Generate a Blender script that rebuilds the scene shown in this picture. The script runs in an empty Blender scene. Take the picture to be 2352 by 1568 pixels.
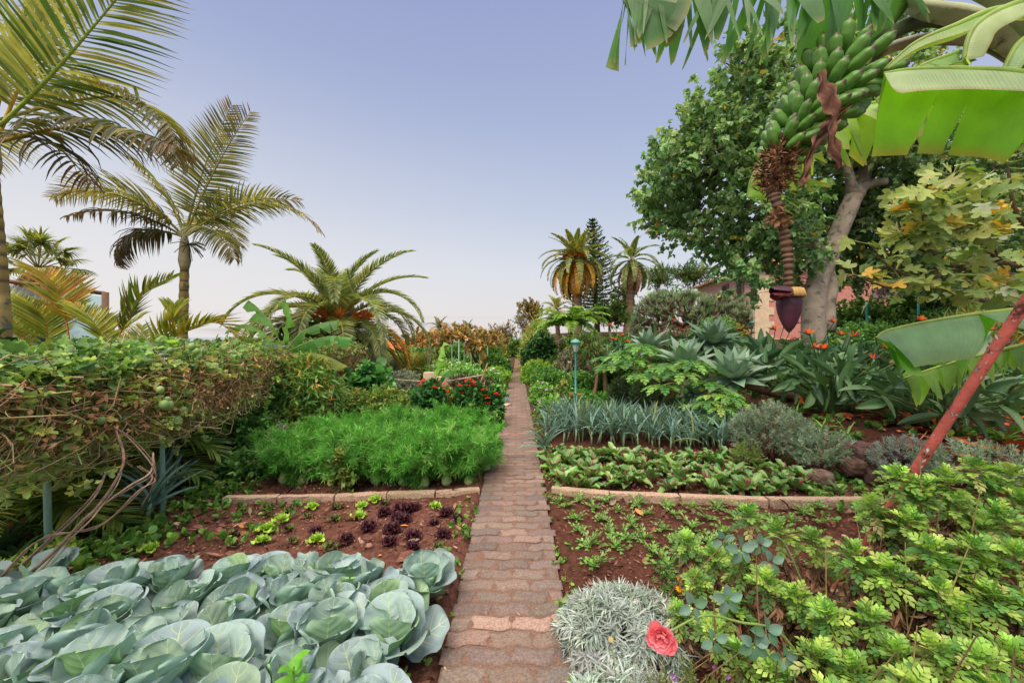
import bpy, math
import numpy as np
rng = np.random.default_rng(11)
R = math.radians
pi = math.pi
sc = bpy.context.scene
col = sc.collection
CX, CY, FP, CH = 1176.0, 772.0, 900.0, 1.6      # the lens: centre column, eye line, focal length, eye height

def at(px, py, Y):                              # a point of the place seen at that direction and depth
    return np.array([(px - CX) / FP * Y, Y, CH - (py - CY) / FP * Y])

def sstep(a, b, x):
    t = np.clip((np.asarray(x, float) - a) / (b - a), 0, 1)
    return t * t * (3 - 2 * t)

def gh(x, y):                                   # height of the ground
    x = np.asarray(x, float); y = np.asarray(y, float)
    z = -np.clip(0.04 * (y - 8), 0, 1.0)
    line = np.interp(y, [0, 3, 4.3, 6, 9, 14, 30], [4.6, 4.4, 4.0, 3.25, 2.9, 3.0, 5.0])
    up = sstep(0.0, 0.9, x - line)
    far = np.clip(y - 7, 0, 26) * 0.06
    return z * (1 - up) + up * (0.42 + far + 0.05 * np.clip(x - line - 1, 0, 6) * (y < 14))

def lin(h):
    c = np.array([int(h[i:i + 2], 16) for i in (0, 2, 4)]) / 255.0
    return np.where(c <= 0.04045, c / 12.92, ((c + 0.055) / 1.055) ** 2.4)

def pal(n, spec, var=0.16, gain=1.0):
    if isinstance(spec, str): spec = [(spec, 1)]
    cols = np.array([lin(s[0]) for s in spec]) * gain
    w = np.array([s[1] for s in spec], float); w /= w.sum()
    c = cols[rng.choice(len(spec), n, p=w)]
    c = c * np.exp(rng.normal(0, var, (n, 1))) * np.exp(rng.normal(0, var * 0.25, (n, 3)))
    return np.clip(c, 0.002, 0.92)

def nrm(a):
    return a / (np.linalg.norm(a, axis=-1, keepdims=True) + 1e-9)

class G:
    def __init__(s): s.V = []; s.F3 = []; s.F4 = []; s.C = []; s.S = []; s.n = 0
    def add(s, V, F, C, S=None):
        V = np.asarray(V, float).reshape(-1, 3); k = len(V)
        C = np.asarray(C, float)
        if C.ndim == 1: C = np.broadcast_to(C, (k, 3))
        s.V.append(V); s.C.append(C.reshape(-1, 3))
        s.S.append(np.zeros((k, 3)) if S is None else np.asarray(S).reshape(-1, 3))
        for f in (F if isinstance(F, (list, tuple)) else [F]):
            f = np.asarray(f, np.int64)
            if f.size == 0: continue
            (s.F3 if f.shape[-1] == 3 else s.F4).append(f.reshape(-1, f.shape[-1]) + s.n)
        s.n += k
    def build(s, name, mat, parent=None, loc=(0, 0, 0), smooth=True):
        me = bpy.data.meshes.new(name)
        V = np.concatenate(s.V) - np.asarray(loc, float); C = np.concatenate(s.C); S = np.concatenate(s.S)
        f3 = np.concatenate(s.F3) if s.F3 else np.zeros((0, 3), np.int64)
        f4 = np.concatenate(s.F4) if s.F4 else np.zeros((0, 4), np.int64)
        me.vertices.add(len(V)); me.vertices.foreach_set('co', V.astype(np.float32).ravel())
        li = np.concatenate([f3.ravel(), f4.ravel()])
        me.loops.add(len(li)); me.loops.foreach_set('vertex_index', li.astype(np.int32))
        nf = len(f3) + len(f4)
        st = np.concatenate([np.arange(len(f3)) * 3, len(f3) * 3 + np.arange(len(f4)) * 4])
        me.polygons.add(nf); me.polygons.foreach_set('loop_start', st.astype(np.int32))
        me.polygons.foreach_set('use_smooth', np.full(nf, smooth))
        me.update(calc_edges=True)
        a = me.attributes.new('Col', 'FLOAT_COLOR', 'POINT')
        a.data.foreach_set('color', np.hstack([C, np.ones((len(C), 1))]).astype(np.float32).ravel())
        if np.any(S):
            b = me.attributes.new('st', 'FLOAT_VECTOR', 'POINT')
            b.data.foreach_set('vector', S.astype(np.float32).ravel())
        me.materials.append(mat)
        o = bpy.data.objects.new(name, me); col.objects.link(o)
        if parent is not None: o.parent = parent
        else: o.location = loc
        return o

# ---------- leaf templates: (s along, t across, h lift) ----------
class T:
    def __init__(s, s_, t_, h_, F, cm=None):
        s.s = np.asarray(s_, float); s.t = np.asarray(t_, float); s.h = np.asarray(h_, float); s.F = F
        s.cm = np.ones((len(s.s), 3)) if cm is None else np.asarray(cm, float)

def strip_T(n, prof, fold=0.0, cols=3, cm=None, ruf=0.0, cup=0.0, seed=0, s0=0.0, rnd=False):
    ss = np.linspace(s0, 1, n + 1)
    tt = np.linspace(-1, 1, cols)
    if rnd: ss = 1 - (1 - ss) ** 1.9
    S_, T_ = np.meshgrid(ss, tt, indexing='ij')
    w = np.array([prof(x) for x in ss])[:, None] * 0.5
    r2 = np.random.default_rng(seed)
    ph = r2.random(3) * 6.28
    h = fold * np.abs(T_) * w * 2 + cup * (T_ ** 2) * w + ruf * np.abs(T_) ** 2.5 * np.sin(S_ * 17 + ph[0] + T_ * 2 + np.sign(T_) * ph[1])
    sx = S_
    i, j = np.meshgrid(np.arange(n), np.arange(cols - 1), indexing='ij')
    a = (i * cols + j).ravel()
    F = np.stack([a, a + 1, a + cols + 1, a + cols], 1)
    c = None
    if cm: c = np.array([cm(x, y) for x, y in zip(S_.ravel(), T_.ravel())])
    t = T(sx.ravel(), (T_ * w).ravel(), h.ravel(), F, c)
    t.st = np.stack([S_.ravel(), T_.ravel(), np.zeros(S_.size)], 1)
    return t

def fan_T(out, c=(0.35, 0), fold=0.25, dark=1.0):
    out = np.array(out, float); n = len(out)
    s = np.r_[c[0], out[:, 0]]; t = np.r_[c[1], out[:, 1]]
    h = np.abs(t) * fold; h[0] = 0
    F = np.array([[0, 1 + i, 1 + (i + 1) % n] for i in range(n)])
    cm = np.ones((n + 1, 3)); cm[0] = dark
    return T(s, t, h, F, cm)

def mirror(half):                               # half outline on +t from base to tip
    return half + [(s, -t) for s, t in half[::-1] if abs(t) > 1e-6]

ell = lambda x: max(0.03, math.sin(pi * min(1, max(0, x)) ** 0.8)) ** 0.8
T_leaf = strip_T(3, ell, 0.25, 3)
T_quad = fan_T(mirror([(0, 0), (.35, .33), (.7, .26), (1, 0)]), (.45, 0), .3)
T_dia = T([0, .5, 1, .5], [0, .5, 0, -.5], [0, .12, 0, .12], np.array([[0, 1, 2, 3]]))
T_strap = strip_T(5, lambda x: min(1, .35 + 3 * x) * (1 - x ** 3) + .02, 0.35, 3)
T_thin = strip_T(3, lambda x: 1 - .9 * x ** 2, 0.0, 2)
T_hair = T([0, 0, .55, 1], [-.5, .5, .35, 0], [0, 0, 0, 0], np.array([[0, 1, 2, 3]]))
T_palm = strip_T(4, lambda x: min(1, .4 + 3 * x) * (1 - .95 * x ** 2.2), 0.45, 3)
T_palm2 = strip_T(3, lambda x: min(1, .4 + 3 * x) * (1 - .95 * x ** 2.0), 0.0, 2)
T_tri = fan_T(mirror([(0, 0), (.05, .22), (.3, .5), (.5, .3), (.55, .17), (.8, .2), (1, 0)]), (.3, 0), .3)
T_ivy = fan_T(mirror([(0, 0), (-.06, .28), (.32, .52), (.45, .36), (.7, .22), (1, 0)]), (.35, 0), .35, .9)
T_fig = fan_T(mirror([(0, 0), (-.06, .2), (.05, .42), (.2, .5), (.3, .22), (.5, .5), (.66, .48), (.55, .16), (.8, .2), (.95, .12), (1, 0)]), (.33, 0), .18, .92)
T_round = fan_T([(0.02, -.06), (0, 0), (.02, .06), (.2, .38), (.5, .5), (.8, .38), (.97, .14), (1, 0), (.97, -.14), (.8, -.38), (.5, -.5), (.2, -.38)], (.45, 0), .15)
def zig(n, amp=.7):
    L = []
    for i in range(n):
        x = .15 + .8 * i / n; w = .5 * math.sin(pi * (.2 + .75 * i / n)) ** .8
        L += [(x, w * (1 - amp)), (x + .11, w), (x + .14, w * .8)]
    return L
def lobed(n=4, amp=.7):                          # deeply cut leaf as quads along the midrib
    s = []; t = []; F = []
    def v(a, b): s.append(a); t.append(b); return len(s) - 1
    for i in range(n):
        x = i / n; w = .5 * math.sin(pi * (.22 + .7 * (i + .5) / n))
        for sg in (1, -1):
            a = v(x + .02, 0.0); b = v(x + .1 + .5 / n, w * sg); c = v(x + .2 + .75 / n, w * .96 * sg); d = v(x + 1.0 / n, 0.0)
            m = v(x + .55 / n + .03, w * .35 * sg)
            F.append([a, m, c, d] if sg > 0 else [d, c, m, a]); 
            F.append([m, b, c, c])
    F3 = np.array([[f[0], f[1], f[2]] for f in F if f[2] == f[3]]); F4 = np.array([f for f in F if f[2] != f[3]])
    s = np.array(s); s = s / s.max(); t = np.array(t)
    return T(s, t, np.abs(t) * .35, [F4, F3], np.where(np.abs(t)[:, None] < .01, .8, 1.05) * np.ones((1, 3)))
T_pin = fan_T(mirror([(0, 0), (.22, .05), (.30, .27), (.42, .30), (.44, .11), (.56, .12), (.62, .43), (.76, .42), (.72, .14), (.84, .10), (.93, .2), (1.0, .1), (1.04, 0)]), (.55, 0), .3)
def chrys():                                     # chrysanthemum leaf: narrow pointed lobes along a thin midrib
    s = [0, .05, .75, .05]; t = [0, .03, .05, -.03]; F = [[0, 1, 2, 3]]; s[2] = .8; t[2] = 0
    for s0, ln, ang, w in ((.22, .26, 50, .07), (.42, .36, 46, .085), (.62, .34, 38, .085), (.8, .24, 0, .1)):
        for sg in ((1, -1) if ang else (1,)):
            a = R(ang) * sg; c, q = math.cos(a), math.sin(a); k = len(s)
            for (u, v) in ((-.04, 0), (ln * .55, w), (ln, 0), (ln * .55, -w)):
                s.append(s0 + u * c - v * q); t.append(u * q + v * c)
            F.append([k, k + 1, k + 2, k + 3])
    s = np.array(s); t = np.array(t)
    return T(s, t, np.abs(t) * .35 + .01 * np.sin(s * 20), np.array(F), (np.where(np.abs(t) < .12, .9, 1.08)[:, None]) * np.ones((1, 3)))
T_chr = chrys()
T_lob = lobed(4); T_lob3 = lobed(3); T_lob6 = lobed(6)

def leaves(g, P, D, N, L, W, tp, bend=0.0, C=None, stv=False):
    P = np.atleast_2d(P); n = max(len(P), len(np.atleast_2d(D))); P = np.broadcast_to(P, (n, 3))
    D = nrm(np.broadcast_to(D, (n, 3))); N = np.broadcast_to(N, (n, 3)).astype(float)
    N = N - (N * D).sum(1, keepdims=True) * D
    bad = np.linalg.norm(N, axis=1) < 1e-4
    if bad.any(): N = N.copy(); N[bad] = np.cross(D[bad], [0.3, .8, .2])
    N = nrm(N); Sd = np.cross(D, N)
    L = np.broadcast_to(L, (n,))[:, None]; W = np.broadcast_to(W, (n,))[:, None]
    b = np.broadcast_to(bend, (n,)).astype(float)[:, None]
    b = np.where(np.abs(b) < 1e-3, 1e-3, b)
    a = b * tp.s[None]
    sx = np.sin(a) / b * L; nx = (1 - np.cos(a)) / b * L
    pos = P[:, None] + D[:, None] * sx[..., None] - N[:, None] * nx[..., None] + Sd[:, None] * (W * tp.t[None])[..., None]
    Nr = N[:, None] * np.cos(a)[..., None] + D[:, None] * np.sin(a)[..., None]
    pos = pos + Nr * (W * tp.h[None])[..., None]
    k = len(tp.s)
    off = (np.arange(n) * k)[:, None, None]
    Fs = tp.F if isinstance(tp.F, list) else [tp.F]
    FF = [(f[None] + off).reshape(-1, f.shape[1]) for f in Fs]
    cc = np.broadcast_to(C, (n, 3))[:, None] * tp.cm[None]
    st = None
    if stv: st = np.broadcast_to(tp.st[None], (n, k, 3)).copy(); st[..., 2] = rng.random((n, 1))
    g.add(pos, FF, np.clip(cc, 0, .95), st)

def tube(g, pts, rad, C, n=6, cap=True, ridge=None):
    pts = np.asarray(pts, float); m = len(pts)
    rad = np.broadcast_to(rad, (m,)).astype(float)
    Tn = nrm(np.gradient(pts, axis=0))
    ref = np.array([0.13, 0.21, 1.0]) if abs(Tn[:, 2]).mean() < .8 else np.array([1.0, .1, 0.05])
    A = nrm(np.cross(Tn, ref)); B = np.cross(Tn, A)
    th = np.arange(n) / n * 2 * pi
    rr = rad[:, None] * (np.ones((m, n)) if ridge is None else ridge)
    V = pts[:, None] + A[:, None] * (np.cos(th)[None] * rr)[..., None] + B[:, None] * (np.sin(th)[None] * rr)[..., None]
    i, j = np.meshgrid(np.arange(m - 1), np.arange(n), indexing='ij')
    a = (i * n + j).ravel(); b = (i * n + (j + 1) % n).ravel()
    F = [np.stack([a, b, b + n, a + n], 1)]
    V = V.reshape(-1, 3); C = np.asarray(C, float)
    if C.ndim == 2: C = np.repeat(C, n, axis=0)
    else: C = np.broadcast_to(C, (len(V), 3))
    if cap:
        V = np.vstack([V, pts[0], pts[-1]]); C = np.vstack([C, C[0], C[-1]])
        k = m * n; jj = np.arange(n)
        F.append(np.stack([np.full(n, k), (jj + 1) % n, jj], 1))
        F.append(np.stack([np.full(n, k + 1), (m - 1) * n + jj, (m - 1) * n + (jj + 1) % n], 1))
    g.add(V, F, C)

def lathe(g, prof, C, o=(0, 0, 0), n=20, sides=None):    # prof: (r, z)
    prof = np.array(prof, float); m = len(prof)
    th = np.arange(n) / n * 2 * pi + (pi / n if n < 8 else 0)
    V = np.stack([prof[:, 0][:, None] * np.cos(th), prof[:, 0][:, None] * np.sin(th), np.repeat(prof[:, 1][:, None], n, 1)], -1).reshape(-1, 3) + np.asarray(o)
    i, j = np.meshgrid(np.arange(m - 1), np.arange(n), indexing='ij')
    a = (i * n + j).ravel(); b = (i * n + (j + 1) % n).ravel()
    C = np.asarray(C, float)
    if C.ndim == 2: C = np.repeat(C, n, axis=0)
    g.add(V, np.stack([a, b, b + n, a + n], 1), C)

def box(g, c, d, C, rz=0.0, bev=0.0, M=None):   # centre, full sizes; chamfered top and vertical edges
    hx, hy, hz = np.array(d) / 2
    b = bev
    ring = lambda x, y, z, e: [(x - e, -y, z), (x, -y + e, z), (x, y - e, z), (x - e, y, z), (-x + e, y, z), (-x, y - e, z), (-x, -y + e, z), (-x + e, -y, z)]
    e = max(b, 1e-4)
    V = np.array(ring(hx, hy, -hz, e) + ring(hx, hy, hz - b, e) + ring(hx - b, hy - b, hz, e))
    F4 = []
    for l in (0, 8):
        for k in range(8): F4.append([l + k, l + (k + 1) % 8, l + 8 + (k + 1) % 8, l + 8 + k])
    V = np.vstack([V, [[0, 0, hz], [0, 0, -hz]]])
    F3 = [[24, 16 + k, 16 + (k + 1) % 8] for k in range(8)] + [[25, (k + 1) % 8, k] for k in range(8)]
    c_, s_ = math.cos(rz), math.sin(rz)
    V = V @ np.array([[c_, s_, 0], [-s_, c_, 0], [0, 0, 1]])
    if M is not None: V = V @ np.asarray(M).T
    g.add(V + np.asarray(c), [np.array(F4), np.array(F3)], C)

def crv(pts, n=12):                              # Catmull-Rom through the points
    p = np.asarray(pts, float)
    if len(p) == 2: return p[0] + (p[1] - p[0]) * np.linspace(0, 1, n)[:, None]
    q = np.vstack([2 * p[0] - p[1], p, 2 * p[-1] - p[-2]])
    out = []
    u = np.linspace(0, len(p) - 1, n)
    for x in u:
        i = min(int(x), len(p) - 2); t = x - i
        a, b, c, d = q[i], q[i + 1], q[i + 2], q[i + 3]
        out.append(.5 * ((2 * b) + (c - a) * t + (2 * a - 5 * b + 4 * c - d) * t * t + (3 * b - a - 3 * c + d) * t ** 3))
    return np.array(out)

# ---------- materials ----------
def nodes(name):
    m = bpy.data.materials.new(name); m.use_nodes = True
    nt = m.node_tree; nt.nodes.clear()
    def N(t, **k):
        n = nt.nodes.new(t)
        for a, b in k.items():
            if a == 'op': n.operation = b
            else: setattr(n, a, b)
        return n
    def lk(a, b): nt.links.new(a, b)
    return m, N, lk

def mth(N, lk, op, a, b=None, clamp=False):
    n = N('ShaderNodeMath', op=op); n.use_clamp = clamp
    for i, x in enumerate((a, b)):
        if x is None: continue
        if isinstance(x, (int, float)): n.inputs[i].default_value = x
        else: lk(x, n.inputs[i])
    return n.outputs[0]

def mat(name, rough=.55, trans=0.0, var=.22, scale=30, bump=0.0, bscale=60, spec=.35, back=None, vein=None, metal=0.0, tint=None, blotch=None):
    m, N, lk = nodes(name)
    out = N('ShaderNodeOutputMaterial'); bs = N('ShaderNodeBsdfPrincipled')
    at_ = N('ShaderNodeAttribute'); at_.attribute_name = 'Col'
    tc = N('ShaderNodeTexCoord')
    no = N('ShaderNodeTexNoise'); no.inputs['Scale'].default_value = scale; no.inputs['Detail'].default_value = 4
    lk(tc.outputs['Object'], no.inputs['Vector'])
    mr = N('ShaderNodeMapRange'); mr.inputs[1].default_value = .3; mr.inputs[2].default_value = .7
    mr.inputs[3].default_value = 1 - var; mr.inputs[4].default_value = 1 + var
    lk(no.outputs[0], mr.inputs[0])
    mx = N('ShaderNodeVectorMath', op='SCALE'); lk(at_.outputs['Color'], mx.inputs[0]); lk(mr.outputs[0], mx.inputs['Scale'])
    c = mx.outputs[0]
    hb = None
    if blotch:                                   # second colour in patches
        n2 = N('ShaderNodeTexNoise'); n2.inputs['Scale'].default_value = blotch[1]; n2.inputs['Detail'].default_value = 6; n2.inputs['Roughness'].default_value = .65
        lk(tc.outputs['Object'], n2.inputs['Vector'])
        r2 = N('ShaderNodeMapRange'); r2.inputs[1].default_value = blotch[2]; r2.inputs[2].default_value = blotch[2] + .05
        lk(n2.outputs[0], r2.inputs[0])
        m2 = N('ShaderNodeMix'); m2.data_type = 'RGBA'; lk(r2.outputs[0], m2.inputs[0]); lk(c, m2.inputs[6]); m2.inputs[7].default_value = (*lin(blotch[0]), 1)
        c = m2.outputs[2]; hb = r2.outputs[0]
    if vein:
        a2 = N('ShaderNodeAttribute'); a2.attribute_name = 'st'
        sp = N('ShaderNodeSeparateXYZ'); lk(a2.outputs['Vector'], sp.inputs[0])
        s, t = sp.outputs[0], mth(N, lk, 'ABSOLUTE', sp.outputs[1])
        kk, slope, wv, vc, amt = vein
        ln = mth(N, lk, 'SUBTRACT', mth(N, lk, 'MULTIPLY', s, kk), mth(N, lk, 'MULTIPLY', t, slope))
        fr = mth(N, lk, 'ABSOLUTE', mth(N, lk, 'SUBTRACT', mth(N, lk, 'FRACT', ln), .5))
        lat = mth(N, lk, 'LESS_THAN', fr, mth(N, lk, 'MULTIPLY', mth(N, lk, 'SUBTRACT', 1.0, t), wv))
        mid = mth(N, lk, 'LESS_THAN', t, mth(N, lk, 'MULTIPLY', mth(N, lk, 'SUBTRACT', 1.25, s), .045))
        vm = mth(N, lk, 'MULTIPLY', mth(N, lk, 'MAXIMUM', mid, mth(N, lk, 'MULTIPLY', lat, .8)), amt)
        m2 = N('ShaderNodeMix'); m2.data_type = 'RGBA'; lk(vm, m2.inputs[0]); lk(c, m2.inputs[6]); m2.inputs[7].default_value = (*lin(vc), 1)
        c = m2.outputs[2]; hb = mth(N, lk, 'ADD', mth(N, lk, 'MULTIPLY', fr, 1.2), mth(N, lk, 'MULTIPLY', vm, -.4))
    if back:
        ge = N('ShaderNodeNewGeometry')
        m2 = N('ShaderNodeMix'); m2.data_type = 'RGBA'; m2.blend_type = 'MULTIPLY'; lk(ge.outputs['Backfacing'], m2.inputs[0]); lk(c, m2.inputs[6]); m2.inputs[7].default_value = (*back, 1)
        c = m2.outputs[2]
    lk(c, bs.inputs['Base Color'])
    bs.inputs['Roughness'].default_value = rough; bs.inputs['Metallic'].default_value = metal
    bs.inputs['Specular IOR Level'].default_value = spec
    if bump or vein:
        n3 = N('ShaderNodeTexNoise'); n3.inputs['Scale'].default_value = bscale; n3.inputs['Detail'].default_value = 5
        lk(tc.outputs['Object'], n3.inputs['Vector'])
        h = n3.outputs[0]
        if vein: h = mth(N, lk, 'ADD', mth(N, lk, 'MULTIPLY', h, .6), hb)
        bp = N('ShaderNodeBump'); bp.inputs['Strength'].default_value = bump or .4; bp.inputs['Distance'].default_value = .01
        lk(h, bp.inputs['Height']); lk(bp.outputs[0], bs.inputs['Normal'])
    if trans > 0:
        tr = N('ShaderNodeBsdfTranslucent'); hs = N('ShaderNodeMix'); hs.data_type = 'RGBA'; hs.blend_type = 'MULTIPLY'
        hs.inputs[0].default_value = 1; lk(c, hs.inputs[6]); hs.inputs[7].default_value = (*(tint or (1.35, 1.35, .75)), 1)
        lk(hs.outputs[2], tr.inputs[0])
        ms = N('ShaderNodeMixShader'); ms.inputs[0].default_value = trans
        lk(bs.outputs[0], ms.inputs[1]); lk(tr.outputs[0], ms.inputs[2]); lk(ms.outputs[0], out.inputs[0])
    else: lk(bs.outputs[0], out.inputs[0])
    return m

M = dict(
    leaf=mat('leaf', .5, .3, .2, 25, spec=.4), dull=mat('dull_leaf', .75, .25, .2, 25, spec=.2),
    gloss=mat('glossy_leaf', .33, .2, .15, 20, spec=.55), palm=mat('palm_leaflet', .4, .32, .25, 6, spec=.5),
    cab=mat('cabbage_leaf', .68, .12, .2, 9, .35, 22, .2, back=(.84, .96, .82), vein=(5.5, 1.6, .05, 'b9cc9c', .9), tint=(1.0, 1.15, .8)),
    banana=mat('banana_leaf', .42, .45, .22, 7, .15, 12, .5, vein=(34, .4, .05, '9fbe6a', .13), tint=(1.6, 1.9, .5)),
    agave=mat('agave_leaf', .5, .08, .12, 8, spec=.35), paddle=mat('paddle_leaf', .36, .14, .15, 9, .2, 20, .5, vein=(14, .6, .06, '7d9a68', .3)),
    wood=mat('bark', .9, 0, .3, 22, .6, 40, .15), smoothbark=mat('smooth_bark', .8, 0, .22, 6, .5, 30, .2, blotch=('6c6a5e', 5, .56)),
    stem=mat('plant_stem', .6, 0, .2, 30, spec=.3), petal=mat('petal', .55, .35, .12, 20, spec=.2, tint=(1.3, 1, 1)),
    fruit=mat('fruit_skin', .4, 0, .15, 18, .15, 60, .45), bud=mat('bud_skin', .45, 0, .22, 14, .3, 60, .35),
    paint=mat('weathered_paint', .6, 0, .12, 20, .25, 60, .4, blotch=('6f6a60', 14, .66)),
    lamp=mat('lamp_paint', .45, 0, .1, 20, .15, 60, .5, blotch=('5f6f66', 22, .7)),
    rust=mat('rusty_red_paint', .55, 0, .25, 12, .5, 30, .4, blotch=('4a2620', 9, .57)),
    stone=mat('granite', .9, 0, .3, 70, .8, 90, .2, blotch=('6a5b50', 60, .58)), conc=mat('rendered_masonry', .95, 0, .12, 5, .4, 60, .15),
    rock=mat('lava_rock', .95, 0, .45, 14, 1.0, 30, .15, blotch=('5d6650', 12, .64)), dry=mat('dry_leaf', .8, .2, .25, 20, .4, 40, .15, tint=(1.3, 1, .7)),
    glass=mat('frosted_glass', .25, .4, .06, 5, spec=.6, tint=(1, 1, 1)), chip=mat('soil_crumb', .95, 0, .3, 30, spec=.1),
    hose=mat('hose_plastic', .4, 0, .1, 20, spec=.5), tile=mat('roof_tile', .9, 0, .3, 4, .5, 20, .2),
)
def glassy(name, c, mixf):
    m, N, lk = nodes(name)
    o = N('ShaderNodeOutputMaterial'); g_ = N('ShaderNodeBsdfGlossy'); g_.inputs[0].default_value = (.8, .9, .92, 1); g_.inputs[1].default_value = .05
    t = N('ShaderNodeBsdfTransparent'); t.inputs[0].default_value = (*c, 1); mx = N('ShaderNodeMixShader'); mx.inputs[0].default_value = mixf
    lk(t.outputs[0], mx.inputs[1]); lk(g_.outputs[0], mx.inputs[2]); lk(mx.outputs[0], o.inputs[0]); return m
M['pane'] = glassy('clear_glass', (.75, .88, .88), .12)

# ---------- scene objects ----------
def tag(o, label=None, cat=None, group=None, kind=None):
    if label: o['label'] = label
    if cat: o['category'] = cat
    if group: o['group'] = group
    if kind: o['kind'] = kind
    return o
def thing(name, label, cat, loc=(0, 0, 0), rz=0.0, group=None):
    o = bpy.data.objects.new(name, None); o.empty_display_size = .2; col.objects.link(o)
    o.location = tuple(float(v) for v in loc); o.rotation_euler = (0, 0, rz); return tag(o, label, cat, group)
def kids(o): return [c for c in bpy.data.objects if c.parent == o]
def clone(root, loc, rz=0.0, s=1.0, label=None, tilt=(0, 0)):
    if not hasattr(clone, 'cache'): clone.cache = {}
    if root.name not in clone.cache:
        clone.cache[root.name] = [(c, kids(c)) for c in kids(root)]
    r = root.copy(); col.objects.link(r); r.location = tuple(float(v) for v in loc); r.rotation_euler = (tilt[0], tilt[1], rz)
    r.scale = (s, s, s) if np.isscalar(s) else s
    if label: r['label'] = label
    for c, gg in clone.cache[root.name]:
        k = c.copy(); col.objects.link(k); k.parent = r
        for q in gg:
            w = q.copy(); col.objects.link(w); w.parent = k
    return r
class Proto:                                     # first placements move the originals, later ones copy
    def __init__(s, roots): s.r = roots; s.used = [False] * len(roots); s.i = 0
    def put(s, loc, rz=0.0, sc_=1.0, label=None, tilt=(0, 0)):
        k = s.i % len(s.r); s.i += 1
        r = s.r[k]
        if not s.used[k]:
            s.used[k] = True
            if not hasattr(clone, 'cache'): clone.cache = {}
            clone.cache[r.name] = [(c, kids(c)) for c in kids(r)]
            r.location = tuple(float(v) for v in loc); r.rotation_euler = (tilt[0], tilt[1], rz); r.scale = (sc_,) * 3 if np.isscalar(sc_) else sc_
            if label: r['label'] = label
            return r
        return clone(r, loc, rz, sc_, label, tilt)
ORD = ['', 'second ', 'third ', 'fourth ', 'fifth ', 'sixth ', 'seventh ', 'eighth ', 'ninth ', 'tenth ', 'eleventh ', 'twelfth ', 'thirteenth ', 'fourteenth ', 'fifteenth ', 'sixteenth ', 'seventeenth ', 'eighteenth ', 'nineteenth ', 'twentieth ']

def pathx(y): return -0.056 + 0.0155 * (np.asarray(y, float))   # middle of the path

# ---------- plant builders ----------
def ball(n, c, r, out=.45):
    d = nrm(rng.normal(size=(n, 3))); u = rng.random((n, 1)) ** out
    return np.asarray(c) + d * u * np.asarray(r), d

def sprays(g, C, Dr, m, tl, L, W, tp, spec, spread=.8, bend=.5, upz=.3, var=.2, gain=1.0, lv=.25, nup=1.0, tw=None, twc='5a4a38'):
    n = len(C)
    u = rng.random((n, m)); Pp = C[:, None] + Dr[:, None] * (u * tl)[..., None] + rng.normal(0, tl * .04, (n, m, 3))
    D = nrm(Dr[:, None] * (1 - spread * .6) + rng.normal(0, 1, (n, m, 3)) * spread * .7 + np.array([0, 0, upz]))
    Nn = nrm(rng.normal(0, .6, (n, m, 3)) + np.array([0, 0, nup]))
    q = n * m; sz = np.exp(rng.normal(0, lv, q))
    tc = pal(n, spec, var, gain)[:, None] * np.exp(rng.normal(0, var * .6, (n, m, 1)))
    c2 = pal(q, spec, var, gain).reshape(n, m, 3)
    cc = np.where(rng.random((n, m, 1)) < .6, tc, c2).reshape(-1, 3)
    leaves(g, Pp.reshape(-1, 3), D.reshape(-1, 3), Nn.reshape(-1, 3), L * sz, W * sz, tp, bend * (rng.random(q) * 1.2), cc)
    if tw is not None:
        leaves(tw, C, Dr, rng.normal(size=(n, 3)), tl, max(.003, L * .05), T_thin, 0, pal(n, twc, .15))

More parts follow.
